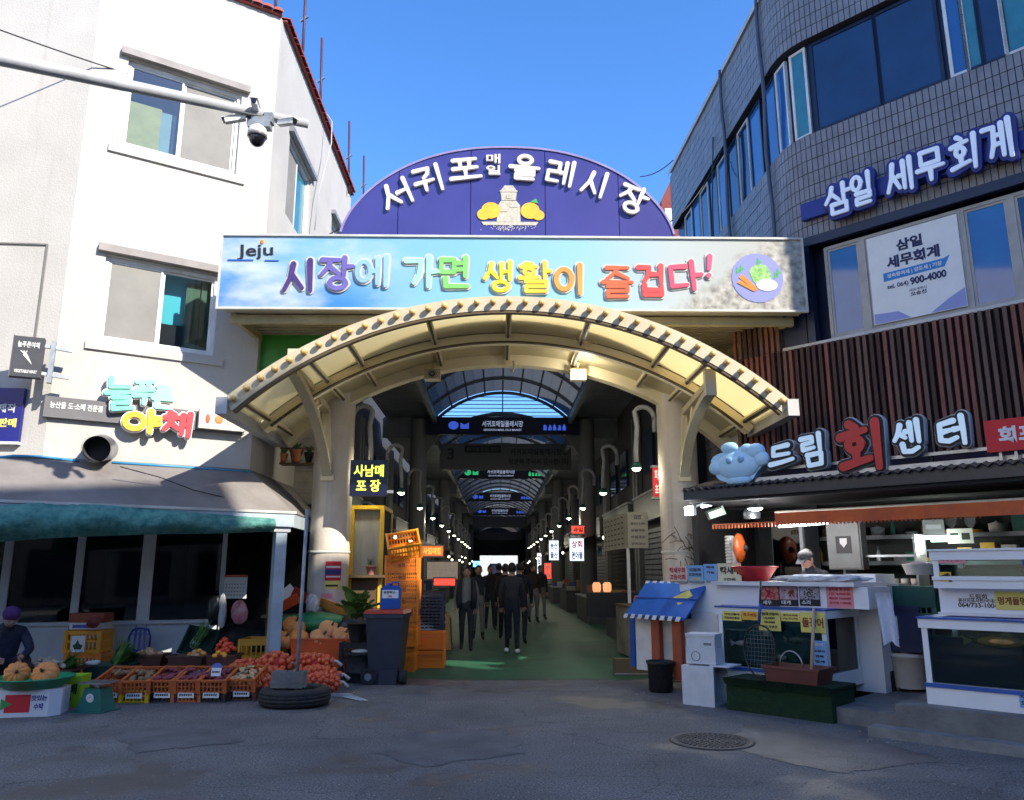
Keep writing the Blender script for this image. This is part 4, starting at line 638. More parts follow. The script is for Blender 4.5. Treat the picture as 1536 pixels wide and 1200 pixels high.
# onion bags
onm = mat('red_net_onion', (.60, .05, .02), .35, (.72, .20, .06), 28, .25, 60); netred = mat('red_net', (.42, .02, .02), .6, (.6, .05, .03), 30, .4, 80)
def onion_bag(c, r, lab, rz=0, seed=0, s=.036, ty=0):
    t = T('onion_bag', lab, 'bag', tuple(c), rot=(0, ty, rz), group='red net bags of onions'); q = random.Random(seed)
    obj('net', MB().ball((0, 0, 0), (r[0] * .93, r[1] * .93, r[2] * .93), 16, 10), netred, t); b = MB(); pts = []; tries = 0
    while tries < 1500:
        tries += 1; v = Vector((q.gauss(0, 1), q.gauss(0, 1), q.gauss(0, 1))).normalized(); v = Vector((v.x * r[0], v.y * r[1], v.z * r[2]))
        if all((v - u).length > s * 1.55 for u in pts): pts.append(v)
    for v in pts: b.ball(v, (s, s, s), 7, 5)
    obj('onions', b, onm, t, kind='stuff'); e_ = r[0]; b = MB(); b.tube([(e_ * .9, 0, 0), (e_ * 1.15, .01, .01), (e_ * 1.35, .03, -r[2] * .5)], [.05, .018, .03], 6); obj('bag_tie', b, paint('white_net', (.6, .58, .55)), t)
bags = [(476, 1035, 11.05, (.29, .15, .11), 'low red onion bag with white ties by the tyre right side', .1), (474, 1013, 11.35, (.33, .16, .105), 'middle red onion bag of the pile beside the pole', 0), (466, 993, 11.6, (.32, .16, .10), 'top right red onion bag under the pumpkin crate', -.05), (412, 996, 11.4, (.20, .16, .14), 'upper left round onion bag behind the concrete block', .3), (402, 1017, 11.2, (.25, .17, .12), 'middle left onion bag behind the cinder block', .2), (383, 1037, 10.85, (.22, .15, .12), 'lowest left onion bag touching the ginger crate', .5), (372, 1000, 11.5, (.22, .12, .08), 'small crimson net bag lying behind the ginger crate', .1)]
for k, (x, y, Yb_, r, l_, a_) in enumerate(bags):
    p = atY(x, y, Yb_); p.z = max(p.z, r[2] + .03); onion_bag(p, r, l_, a_, k, .036 if k < 3 else .045)
b = MB(); 
for k in range(7): x = 505 + k * 5; q1, q2, q3 = G(x - 15, 1040, .06), G(x, 1045, .02), G(x + R.uniform(10, 30), 1042 + R.uniform(-4, 10), .012); b.tube([q1, q2, q3], .008, 5)
setp(obj('loose_strings', b, MATS['white_net']), 'loose white net ends trailing on the asphalt beside the onion bags', 'string')
# pumpkin crate, sheets
p = G(465, 1024); t = T('big_orange_crate', 'wide red orange crate carrying four pumpkins behind the onion bags', 'crate', (p.x + .02, p.y + .75, 0)); obj('crate_body', tray_mesh(.92, .55, .58, paint('crate_red_orange', (.70, .10, .02), .4), fl=.9), None, t); C0 = Vector((p.x, p.y + .75, .60))
t = T('yellow_crate', 'yellow crate under the left pumpkins behind the pale post', 'crate', (C0.x - .95, C0.y + .1, 0)); obj('crate_body', crate_mesh(.6, .5, .56, paint('crate_yellow', (.62, .30, .02), .45), 8), None, t)
for x, y, r, l_, yy, m_ in ((495, 944, .185, 'upper right pumpkin on the red orange crate', .05, pk2), (482, 958, .19, 'lower middle pumpkin on the red orange crate', -.1, pk2), (516, 955, .19, 'dusty right pumpkin on the red orange crate', -.08, pk2), (448, 956, .16, 'small pumpkin just behind the iron pole', -.05, pk), (443, 938, .20, 'top left pumpkin behind the iron pole', .15, pk), (427, 960, .18, 'lowest left pumpkin half hidden by the pale post', -.1, pk)):
    c = atY(x, y, C0.y + yy); pumpkin(c, r, l_, m_, .62, (radians(35), 0, R.uniform(0, 1)))
gs = mat('green_sheet', (.015, .16, .05), .5, (.02, .22, .08), 5, .6, 10); blob('green_sheet', 'green plastic sheet draped behind the pumpkins', 'sheet', tuple(atY(470, 934, C0.y + .35)), (.55, .25, .16), gs, 21, .12); blob('black_sheeting', 'black shiny sheeting bundled right of the pumpkins', 'sheeting', tuple(atY(535, 945, C0.y + .3)), (.36, .3, .26), blk, 22, .14)
for k, (x, y, m_, a_, l_) in enumerate(((505, 912, paint('carton_orange', (.70, .25, .05)), -.35, 'flattened orange carton tilted over the green sheet'), (432, 905, redor, .5, 'tilted red carton left of the iron pole'), (425, 893, paper, .7, 'white printed carton tilted behind the post'), (455, 895, paint('carton_dark_red', (.35, .03, .02)), -.5, 'small dark red carton leaning against the column'))):
    c = atY(x, y, C0.y + .5); t = T('folded_carton', l_, 'carton', tuple(c), rot=(radians(20), a_ * -1, 0)); obj('panel', MB().box(-.3 + .1 * (k > 0), .3 - .1 * (k > 0), -.01, .01, -.08, .08), m_, t); obj('flap', MB().box(-.29 + .1 * (k > 0), .29 - .1 * (k > 0), .012, .18, -.082, -.07), m_, t)
blob('clear_bag', 'crumpled clear plastic bag on top of the cartons before the column', 'bag', tuple(atY(468, 905, C0.y + .3)), (.10, .08, .14), mat('clear_plastic', (.45, .42, .40), .15, (.6, .6, .6), 9, .8, 14), 33, .25)
bk = MB()
for sx in (-.5, 1.05): bk.box(C0.x - .5 + sx - .03, C0.x - .5 + sx + .03, C0.y + .42, C0.y + .5, 0, 1.15)
bk.box(C0.x - 1.1, C0.x + .75, C0.y + .35, C0.y + .75, .85, .9); setp(obj('display_table', bk, browntrim), 'dark wooden table behind the pumpkins holding cartons and sheets', 'table')
# wheelie bin
p = G(575, 1028); t = T('wheelie_bin', 'dark blue grey wheelie bin with red lid beside the crate stack', 'bin', (p.x, p.y + .3, 0), radians(-4)); bb = paint('bin_navy', (.025, .035, .055), .45); b = MB()
def frus(b, x0, y0, z0, x1, y1, z1): b.add([(-x0, -y0, z0), (x0, -y0, z0), (x0, y0, z0), (-x0, y0, z0), (-x1, -y1, z1), (x1, -y1, z1), (x1, y1, z1), (-x1, y1, z1)], [(3, 2, 1, 0), (0, 1, 5, 4), (1, 2, 6, 5), (2, 3, 7, 6), (3, 0, 4, 7), (4, 5, 6, 7)])
frus(b, .20, .24, .0, .27, .32, .98); b.box(-.29, .29, -.34, .34, .93, .985); b.box(-.06, .2, -.27, -.2, 0, .2); obj('body', b, bb, t); b = MB(); frus(b, .30, .35, .99, .27, .30, 1.04); b.box(-.3, .3, .30, .40, .97, 1.01); obj('lid', b, paint('lid_red', (.45, .05, .03), .45), t)
for s in (-1, 1): obj('wheel', MB().tube([(-.26 * 1 - .03 + (0 if s < 0 else .52), .20 - .36, .10), (-.20 + (0 if s < 0 else .52), .20 - .36, .10)], .10, 20), rubber, t)
p2 = G(548, 1029); wh = T('black_bucket', 'low black tub with a cap between the onion bags and the bin', 'bucket', (p2.x - .15, p2.y + .45, 0)); obj('tub', MB().lathe([(.20, 0), (.21, .12), (.23, .13), (.23, .16), (.21, .17), (.23, .38), (.25, .39), (.25, .42), (.22, .40), (0, .38)], 22), rubber, wh); obj('cap', MB().ball((0, 0, .43), (.15, .13, .03), 14, 6), offwhite, wh)
hb = T('hand_truck_wheel', 'small black rubber wheel lying against the bin', 'wheel', (p2.x + .02, p2.y + .1, .11)); obj('tyre', MB().tube([(0, -.03, 0), (0, .03, 0)], .11, 22), rubber, hb); obj('hub', MB().tube([(0, -.038, 0), (0, -.031, 0)], .05, 14), grey, hb)
# blue jug on bin
t = T('blue_jug', 'bright blue jerrycan with white label standing on the bin lid', 'jug', (p.x + .03, p.y + .28, 1.05), radians(3)); b = MB(); b.box(-.15, .15, -.10, .10, 0, .30); b.box(-.13, .13, -.08, .08, .30, .33); obj('body', b, bluepl, t); obj('cap', MB().lathe([(.035, .33), (.035, .37), (0, .37)], 12, 0, (-.04, 0, 0)), bluepl, t); obj('handle', MB().tube([(.0, 0, .33), (.02, 0, .38), (.10, 0, .38), (.12, 0, .33)], .015, 6), bluepl, t); lo = obj('label', MB().box(-.12, .12, -.105, -.1005, .15, .27), paper, t); lettering(t, '유한락스', -.01, .235, .18, .04, ink, -.106, .002, .03); lettering(t, '18L', 0, .18, .07, .03, flat('lred', (.6, .02, .02)), -.106, .002, .03)
# leafy plant beside column
p = atY(535, 945, 12.6); t = T('leafy_plant', 'potted plant with large ribbed green leaves beside the gate column', 'plant', (p.x, 12.6, .55)); obj('pot', MB().lathe([(.10, 0), (.15, .26), (.16, .26), (.14, .25), (0, .24)], 16), rubber, t); b0 = T('plant_stand', 'dark crate supporting the large leafed plant', 'crate', (p.x, 12.6, 0)); obj('crate_body', crate_mesh(.4, .36, .54, rubber), None, b0)
def big_leaf(l_, w_):
    b = MB(); n_ = 8; vs = []; prof = [0, .55, .9, 1, .92, .7, .4, .15, 0]
    for i in range(n_ + 1):
        s = i / n_; z = .25 * l_ * sin(s * pi * .7); x = s * l_
        for j in (-1, -.5, 0, .5, 1): vs.append((x, j * w_ * prof[i], z - .06 * l_ * abs(j) * 0 + (.03 if j == 0 else 0) * -1 + (.012 if i % 2 else 0) * (j != 0)))
    b.add(vs, [(i * 5 + j, (i + 1) * 5 + j, (i + 1) * 5 + j + 1, i * 5 + j + 1) for i in range(n_) for j in range(4)], 0, True); return b.mesh('leaf', mat('big_leaf', (.06, .16, .02), .4, (.16, .28, .06), 10))
LM = big_leaf(.34, .12)
for k in range(22): link('leaf', LM, t, (R.uniform(-.1, .1), R.uniform(-.05, .05), .3 + R.uniform(0, .25)), (0, R.uniform(-1.0, -.1), R.uniform(-3.3, .3) - .0), (R.uniform(.7, 1.05),) * 3)
# crate stack
OC = crate_mesh(.52, .36, .28, mat('crate_bright', (.92, .25, .015), .4), 15, name='stack_crate'); OCd = crate_mesh(.52, .36, .28, orange, 15, name='stack_crate'); base = G(598, 1009); base.y += .22
for k in range(9):
    t = T('stacked_crate', ['bottom', 'second', 'third', 'fourth', 'fifth', 'sixth', 'seventh', 'eighth', 'ninth'][k] + ' orange crate from the ground in the tall stack', 'crate', (base.x + R.uniform(-.02, .02), base.y + R.uniform(-.02, .02), k * .195), R.uniform(-.06, .06), 'tall stack of orange crates by the market entrance'); obj('crate_body', [OCd, OCd, OC, OC, OCd, OCd, OCd, OC, OC][k], None, t); lo = lettering(t, '농협', 0, .13, .12, .07, mat('print_brown', (.25, .07, .01), .6), -.19, .003, .02)
t = T('tilted_crate', 'yellow orange crate tilted up on top of the tall stack', 'crate', (base.x + .02, base.y - .02, 1.90), rot=(radians(38), radians(-10), radians(8)), group='tall stack of orange crates by the market entrance'); obj('crate_body', crate_mesh(.52, .40, .28, mat('crate_light', (.92, .36, .03), .4), 11, name='stack_crate'), None, t)
for k in range(2): t = T('stacked_crate', ['lower', 'upper'][k] + ' orange crate of the short pile right of the tall stack', 'crate', (base.x + .42, base.y + .5, k * .30), .02); obj('crate_body', OC, None, t)
TR_ = crate_mesh(.44, .40, .055, paint('tray_slate', (.04, .055, .09), .4), 6, name='tray'); q = G(640, 990); 
for k in range(20): t = T('bread_tray', 'flat slate blue tray number %s up in the pile behind the orange crates' % ['zero', 'one', 'two', 'three', 'four', 'five', 'six', 'seven', 'eight', 'nine', 'ten', 'eleven', 'twelve', 'thirteen', 'fourteen', 'fifteen', 'sixteen', 'seventeen', 'eighteen', 'nineteen'][k], 'tray', (q.x + .08 + R.uniform(-.01, .01), q.y + .2 - .3, .05 + k * .058), R.uniform(-.03, .03), 'pile of flat blue trays'); t['label'] = ('bottom' if k == 0 else 'top' if k == 19 else 'one of the middle') + ' flat slate blue tray' + ('' if k in (0, 19) else 's') + ' in the pile behind the orange crates'; obj('tray_body', TR_, None, t)
q2 = G(662, 975); cl_ = mat('orange_cloth', (.75, .42, .16), .8, (.68, .34, .12), 3, .4, 8); b = MB(); b.add([(-.28, -.3, 0), (.30, -.3, 0), (.30, .35, 0), (-.28, .35, 0), (-.30, -.28, .82), (.12, -.28, .80), (.26, -.25, .62), (.26, .3, .62), (.10, .3, .8), (-.3, .3, .82)], [(0, 1, 6, 5, 4), (1, 2, 7, 6), (5, 6, 7, 8), (4, 5, 8, 9), (0, 4, 9, 3)]); o = obj('covered_cart', b, cl_); o.location = (q2.x - .1, q2.y + .3, 0); setp(o, 'stall corner covered with an orange checked cloth beyond the blue trays', 'cloth')
# ================================================================ MARKET GATE
SHEET = bpy.data.materials.new('translucent_sheet'); SHEET.use_nodes = True; _n = SHEET.node_tree; _n.nodes.clear(); _o = _n.nodes.new('ShaderNodeOutputMaterial'); _t = _n.nodes.new('ShaderNodeBsdfTranslucent'); _d = _n.nodes.new('ShaderNodeBsdfDiffuse'); _m = _n.nodes.new('ShaderNodeMixShader'); _t.inputs[0].default_value = (1, .92, .66, 1); _d.inputs[0].default_value = (.92, .82, .56, 1); _m.inputs[0].default_value = .35
_n.links.new(_t.outputs[0], _m.inputs[1]); _n.links.new(_d.outputs[0], _m.inputs[2]); _n.links.new(_m.outputs[0], _o.inputs[0])
XC = .15; HC = 4.06; ZE = 3.97; ZT = 5.54; RA = (HC * HC + (ZT - ZE) ** 2) / (2 * (ZT - ZE)); AM = math.asin(HC / RA); YF, YB = 11.0, 14.05
def arc(a, dr=0): return XC + (RA + dr) * sin(a), ZT - RA + (RA + dr) * cos(a)
gt = T('market_gate', 'cream arched market gate canopy on round columns with round bulbs', 'gate', (0, 0, 0))
def archband(b, r0, r1, y0, y1, a0, a1, n, m=0):
    P = [(arc(a0 + (a1 - a0) * i / n, r0), arc(a0 + (a1 - a0) * i / n, r1)) for i in range(n + 1)]; vs = []
    for (x0, z0), (x1, z1) in P: vs += [(x0, y0, z0), (x1, y0, z1), (x1, y1, z1), (x0, y1, z0)]
    fs = [(i * 4 + j, i * 4 + (j + 1) % 4, i * 4 + 4 + (j + 1) % 4, i * 4 + 4 + j) for i in range(n) for j in range(4)] + [(0, 1, 2, 3), (4 * n + 3, 4 * n + 2, 4 * n + 1, 4 * n)]
    return b.add(vs, fs, m)
obj('front_fascia', archband(MB(), -.215, 0, YF, YF + .08, -AM, AM, 64), cream, gt)
b = MB(); archband(b, -.255, -.218, YF + .01, YF + .10, -AM, AM, 64); obj('fascia_lower_strip', b, browntrim, gt)  # brown strip along the lower edge of the fascia
obj('middle_beam', archband(MB(), -.26, -.13, 12.45, 12.70, -AM, AM, 64), cream2, gt); obj('middle_trim', archband(MB(), -.285, -.262, 12.42, 12.50, -AM * .97, AM * .97, 64), browntrim, gt)
obj('back_beam', archband(MB(), -.30, -.10, 13.82, YB, -AM, AM, 64), cream2, gt)
ang = [-AM, -.60, -.40, -.135 * 1, .0 + .0]
ang = [-AM, -.415, -.205, 0, .205, .415, AM]
for i in range(6):
    for (y0, y1) in ((YF + .10, 12.45), (12.70, 13.82)): obj('soffit_panel', archband(MB(), -.11, -.07, y0, y1, ang[i] + .004, ang[i + 1] - .004, 12), SHEET, gt)
for a in ang[1:-1] + [-AM + .03, AM - .03, -.52, .52]:
    for (y0, y1) in ((YF + .11, 12.41), (12.71, 13.8)):
        x0, z0 = arc(a, -.2); b = MB(); M_ = Matrix.Translation((x0, 0, z0)) @ Matrix.Rotation(a, 4, 'Y'); wd_ = .045; b.box(-wd_, wd_, y0, y1, -.0, .08, 0, M_); obj('rib', b, cream2, gt)
        b = MB(); b.box(-.018, .018, y0, y1, -.02, -.001, 0, M_); obj('rib_trim', b, browntrim, gt)
# end gutters
for s in (-1, 1):
    x, z = arc(s * AM, -.1); b = MB(); b.box(x - .08 + s * .06, x + .08 + s * .06, YF - .06, YB, z - .14, z + .10); obj('gutter', b, lgrey if s < 0 else offwhite, gt)
# bulbs
BM_ = MB(); BM_.lathe([(.0, 0), (.042, 0), (.042, .02), (.03, .024), (.03, .035)], 10); BMm = BM_.mesh('socket', mat('brass', (.55, .32, .08), .35, metal=.6)); GBm = MB().ball((0, 0, .062), (.047, .047, .045), 12, 8).mesh('bulb_glass', mat('bulb_amber', (.75, .48, .16), .12, spec=.9))
for i in range(37):
    a = -AM + .02 + (2 * AM - .04) * i / 36; x, z = arc(a, -.10); so = link('bulb_socket', BMm, gt, (x, YF - .002, z), (pi / 2, 0, 0)); link('bulb_glass', GBm, so)
# columns
for s, cx in ((-1, -2.93), (1, 3.22)):
    b = MB(); b.lathe([(.345, 0), (.345, 4.95)], 36, 0, (cx, 14.02, 0)); obj('column', b, colmat, gt)
    b = MB(); b.lathe([(.36, 0), (.36, .03), (.348, .035)], 36, 0, (cx, 14.02, 1.9)); obj('column_joint', b, offwhite, gt)
    b = MB(); b.box(cx - .30 + s * .08, cx + .30 + s * .08, 13.9, 14.3, 4.9, 6.7); obj('upper_post', b, cream, gt)
    # bracket: post plate, curved strut, top arm
    cxx = cx + s * .30; b = MB(); zt_ = arc(atan2(cx - XC + s * .8, RA), -.28)[1]
    ia = atY(440 if s < 0 else 1065, 548 if s < 0 else 578, 11.35); ib = Vector((cx + s * .02, 13.64, 3.22))
    ia = Vector((ia.x, 11.35, ia.z - .10)); top_in = Vector((cx + s * .1, 13.7, 4.35)); n_ = 10; pts = []
    for i in range(n_ + 1):
        t = i / n_; p = ib.lerp(ia, t) + Vector((0, .35, -.0)) * 0 + Vector((s * .05 * 0, 0, 0)); p.z += .0; p += Vector((0, .45 * 4 * t * (1 - t) * .6, .25 * 4 * t * (1 - t) * .6)); pts.append(p)
    for p, q in zip(pts, pts[1:]): b.bar(p, q, .16, .09, 0)
    obj('curved_strut', b, cream, gt); b = MB(); b.bar(ia + Vector((0, -.05, .12)), top_in + Vector((0, 0, .0)), .14, .10); b.bar(ia + Vector((0, 0, -.06)), ia + Vector((0, 0, .34)), .16, .12); obj('bracket_arm', b, cream, gt)
    b = MB(); b.bar(ib + Vector((0, .02, 0)), top_in, .14, .08); m1 = pts[3]; m2 = pts[6]; b.bar(m1, top_in, .05, .04); b.bar(m2, ib.lerp(top_in, .85) + Vector((0, -.5, .2)), .05, .04); b.bar(m2, top_in.lerp(ia, .35), .05, .04); b.bar(m1, top_in.lerp(ia, .35), .05, .04); b.box(ib.x - .11, ib.x + .11, ib.y - .02, ib.y + .10, ib.z - .10, ib.z); obj('bracket_web', b, cream2, gt)
# header wall closing the gate above the back arch
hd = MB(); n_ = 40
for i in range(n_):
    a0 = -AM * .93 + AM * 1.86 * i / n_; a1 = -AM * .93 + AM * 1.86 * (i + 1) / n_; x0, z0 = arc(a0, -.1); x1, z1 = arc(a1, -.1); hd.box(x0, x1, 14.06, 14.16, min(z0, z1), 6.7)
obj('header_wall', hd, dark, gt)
# long banner sign box
sx0, sx1 = -4.36, 4.83; sz0, sz1 = 5.60, 6.78; YS = 11.75
sb = T('slogan_sign', 'long sky blue banner sign with rainbow coloured lettering over the arch', 'sign', (0, YS, 0))
skym = mat('banner_sky', (.16, .52, .80), .45, (.42, .72, .88), .55, detail=4)
def banner_mat():
    m = bpy.data.materials.new('banner_print'); m.use_nodes = True; n = m.node_tree; b = n.nodes['Principled BSDF']; L = n.links; b.inputs['Roughness'].default_value = .4
    tc = n.nodes.new('ShaderNodeTexCoord'); sp = n.nodes.new('ShaderNodeSeparateXYZ'); L.new(tc.outputs['Object'], sp.inputs[0])
    def ramp(i, st):
        r = n.nodes.new('ShaderNodeValToRGB'); e = r.color_ramp.elements
        while len(e) < len(st): e.new(.5)
        for k, (p, c) in enumerate(st): e[k].position = p; e[k].color = (*c, 1)
        L.new(i, r.inputs[0]); return r.outputs[0]
    mr = n.nodes.new('ShaderNodeMapRange'); mr.inputs[1].default_value = sx0; mr.inputs[2].default_value = sx1; L.new(sp.outputs[0], mr.inputs[0])
    basex = ramp(mr.outputs[0], [(0, (0.066, 0.238, 0.475)), (.14, (0.198, 0.409, 0.581)), (.4, (0.198, 0.436, 0.568)), (.62, (0.277, 0.502, 0.581)), (.78, (0.436, 0.488, 0.475)), (1, (0.396, 0.383, 0.330))])
    mz = n.nodes.new('ShaderNodeMapRange'); mz.inputs[1].default_value = sz0; mz.inputs[2].default_value = sz1; L.new(sp.outputs[2], mz.inputs[0])
    nz = n.nodes.new('ShaderNodeTexNoise'); nz.inputs['Scale'].default_value = 1.1; nz.inputs['Detail'].default_value = 7; mp_ = n.nodes.new('ShaderNodeMapping'); mp_.inputs['Scale'].default_value = (.7, 1, 1.6); mp_.inputs['Rotation'].default_value = (0, .5, 0); L.new(tc.outputs['Object'], mp_.inputs[0]); L.new(mp_.outputs[0], nz.inputs['Vector'])
    cl = ramp(nz.outputs[0], [(.42, (0, 0, 0)), (.66, (.9, .9, .9))]); leftm = ramp(mr.outputs[0], [(.0, (1, 1, 1)), (.22, (.9, .9, .9)), (.34, (0, 0, 0))])
    mu = n.nodes.new('ShaderNodeMixRGB'); mu.blend_type = 'MULTIPLY'; mu.inputs[0].default_value = 1; L.new(cl, mu.inputs[1]); L.new(leftm, mu.inputs[2])
    deep = n.nodes.new('ShaderNodeMixRGB'); lowm = ramp(mz.outputs[0], [(.05, (.9, .9, .9)), (.6, (0, 0, 0))]); m2 = n.nodes.new('ShaderNodeMixRGB'); m2.blend_type = 'MULTIPLY'; m2.inputs[0].default_value = 1; L.new(lowm, m2.inputs[1]); L.new(leftm, m2.inputs[2]); L.new(m2.outputs[0], deep.inputs[0]); L.new(basex, deep.inputs[1]); deep.inputs[2].default_value = (.01, .16, .55, 1)
    mx = n.nodes.new('ShaderNodeMixRGB'); L.new(mu.outputs[0], mx.inputs[0]); L.new(deep.outputs[0], mx.inputs[1]); mx.inputs[2].default_value = (.58, .63, .66, 1)
    # rocky print on the right
    vr = n.nodes.new('ShaderNodeTexVoronoi'); vr.inputs['Scale'].default_value = 14; L.new(tc.outputs['Object'], vr.inputs['Vector']); n2 = n.nodes.new('ShaderNodeTexNoise'); n2.inputs['Scale'].default_value = 9; n2.inputs['Detail'].default_value = 6; L.new(tc.outputs['Object'], n2.inputs['Vector'])
    rock = ramp(n2.outputs[0], [(.34, (.20, .19, .17)), (.5, (.36, .34, .29)), (.68, (.52, .50, .44))])
    ad = n.nodes.new('ShaderNodeMath'); ad.operation = 'SUBTRACT'; L.new(mr.outputs[0], ad.inputs[0]); zz_ = n.nodes.new('ShaderNodeMath'); zz_.operation = 'MULTIPLY'; zz_.inputs[1].default_value = .16; L.new(mz.outputs[0], zz_.inputs[0]); L.new(zz_.outputs[0], ad.inputs[1])
    n3 = n.nodes.new('ShaderNodeTexNoise'); n3.inputs['Scale'].default_value = 5; n3.inputs['Detail'].default_value = 8; L.new(tc.outputs['Object'], n3.inputs['Vector']); a3 = n.nodes.new('ShaderNodeMath'); a3.operation = 'MULTIPLY_ADD'; a3.inputs[1].default_value = .12; L.new(n3.outputs[0], a3.inputs[0]); L.new(ad.outputs[0], a3.inputs[2])
    rmask = ramp(a3.outputs[0], [(.82, (0, 0, 0)), (.87, (1, 1, 1))]); fin = n.nodes.new('ShaderNodeMixRGB'); L.new(rmask, fin.inputs[0]); L.new(mx.outputs[0], fin.inputs[1]); L.new(rock, fin.inputs[2])
    L.new(fin.outputs[0], b.inputs['Base Color']); return m
obj('face_panel', MB().box(sx0, sx1, 0, .02, sz0, sz1), banner_mat(), sb)
b = MB(); b.box(sx0 - .03, sx1 + .03, -.03, .03, sz1 + .001, sz1 + .035); b.box(sx0 - .03, sx1 + .03, -.03, .03, sz0 - .035, sz0 - .001); b.box(sx0 - .03, sx0 - .001, -.03, .03, sz0, sz1); b.box(sx1 + .001, sx1 + .03, -.03, .03, sz0, sz1); obj('frame', b, offwhite, sb)
b = MB(); b.box(sx0 + .02, sx1 - .02, .025, .30, sz0, sz1 + .02); obj('case', b, paint('case_cream', (0.409, 0.383, 0.330), .5), sb)
cb2 = paint('soffit_cream', (0.330, 0.290, 0.211), .6); b = MB(); b.box(sx0 + .15, sx1 - .25, .30, 2.4, sz0 + .02, sz0 + .08); 
for k in range(12): yy = .40 + k * .165; b.box(sx0 + .15, sx1 - .25, yy, yy + .07, sz0 - .01, sz0 + .019)
obj('soffit_sheet', b, cb2, sb); b = MB(); b.box(sx0 + .10, sx1 - .10, .28, .38, sz0 - .16, sz0 - .03); b.bar((sx1 - .14, .3, sz0 - .06), (sx1 - .6, 2.4, sz0 - .06), .08, .12); b.bar((sx0 + .14, .3, sz0 - .06), (sx0 + .3, 2.4, sz0 - .06), .08, .12); obj('soffit_frame', b, paint('frame_yellow_cream', (0.409, 0.363, 0.224), .5), sb)
def SP(x, y): v = atY(x, y, YS); return v.x, v.z
SL = [('시', 450, 415, 50, 50, (.07, .03, .20), .05, 1), ('장', 506, 411, 50, 50, (.16, .13, .45), .0, 1), ('에', 559, 408, 50, 50, (.30, .55, .88), 0, 1), ('가', 632, 409, 50, 48, (.38, .75, .60), 0, 1), ('면', 683, 410, 46, 48, (.22, .62, .14), 0, 1), ('생', 748, 416, 46, 46, (.70, .75, .02), 0, 1), ('활', 803, 417, 48, 46, (.85, .62, .04), 0, 1), ('이', 855, 420, 46, 46, (.88, .38, .06), 0, 1), ('즐', 926, 424, 46, 48, (.85, .12, .03), 0, 1), ('겁', 977, 422, 44, 48, (.80, .06, .06), 0, 1), ('다', 1028, 415, 48, 46, (.78, .06, .14), .07, 1), ('!', 1063, 401, 12, 38, (.75, .08, .20), -.1, 1)]
for ch, x, y, w_, h_, c, r, k in SL:
    cx_, cz_ = SP(x, y); s = 1 / 96.5; a_ = (sb, ch, cx_, cz_, w_ * s * .92, h_ * s * .88); lw_ = .075 if ch not in '활생즐' else .062; brush(*a_, offwhite, -.006, .010, lw_ + .055, r, 'letter_backing'); brush(*a_, mat('slogan_%.2f_%.2f_%.2f' % c, tuple(v * .72 for v in c), .5, tuple(min(1, v * .95 + .01) for v in c), 1.5), -.026, .012, lw_, r, 'slogan_letter')
cx_, cz_ = SP(383, 378); lettering(sb, 'Jeju', cx_, cz_, .56, .26, ink, -.006, .005, .012, .05); b = MB(); b.bar((cx_ - .42, -.009, cz_ - .14), (cx_ - .02, -.009, cz_ - .14), .006, .022); b.bar((cx_ + .16, -.009, cz_ - .145), (cx_ + .38, -.009, cz_ - .145), .006, .02); obj('logo_stroke', b, flat('logo_blue', (.02, .1, .45)), sb); obj('logo_dot', MB().ball((cx_ + .10, -.01, cz_ + .17), (.03, .008, .04), 8, 6), orange, sb)
cx_, cz_ = SP(1136, 417); b = MB(); b.prism([(cx_ + .405 * (1 + .02 * (i % 2)) * cos(i * pi / 30), cz_ + .405 * (1 + .02 * (i % 2)) * sin(i * pi / 30)) for i in range(60)], -.008, -.002); obj('round_badge', b, flat('badge_violet', (.22, .24, .55)), sb)
b = MB(); b.prism([(cx_ + .05 + .17 * cos(i * pi / 10) * (1 + .1 * sin(5 * i)), cz_ + .06 + .17 * sin(i * pi / 10)) for i in range(20)], -.012, -.0085); obj('cabbage_print', b, mat('cabbage_print', (.10, .38, .05), .6, (.45, .65, .25), 18), sb)
obj('radish_print', MB().prism([(cx_ + .14 + .17 * cos(i * pi / 10), cz_ - .12 + .10 * sin(i * pi / 10)) for i in range(20)], -.016, -.0125), paper, sb)
b = MB(); b.prism([(cx_ - .30, cz_ + .0), (cx_ - .24, cz_ + .06), (cx_ - .0, cz_ - .19), (cx_ - .05, cz_ - .21)], -.016, -.0125); b.prism([(cx_ - .33, cz_ - .09), (cx_ - .28, cz_ - .04), (cx_ - .03, cz_ - .215), (cx_ - .08, cz_ - .23)], -.019, -.0165); obj('carrot_print', b, orange, sb)
b = MB(); [b.prism([(cx_ + a, cz_ + c), (cx_ + a + .08, cz_ + c + .04), (cx_ + a + .02, cz_ + c + .12)], -.012, -.0085) for a, c in ((-.34, .06), (-.28, .1), (.26, -.02), (.30, .04), (.0, .22))]; obj('leaf_print', b, flat('leafprint', (.05, .35, .08)), sb)
b = MB(); b.box(-3.9, 4.55, 2.3, 2.45, 5.5, 6.9); b.box(-3.9, 4.55, .3, 2.3, 6.80, 6.85); obj('back_box', b, cb2, sb)
gp = T('hoarding', 'bright green panel visible behind the left end of the arch', 'panel', (-3.62, 13.2, 0)); obj('panel', MB().box(-.55, .75, 0, .05, 4.62, 5.62), paint('panel_green', (.035, .26, .025), .5), gp); obj('edge_strip', MB().box(-.60, -.552, -.02, .07, 4.62, 5.62), lgrey, gp)
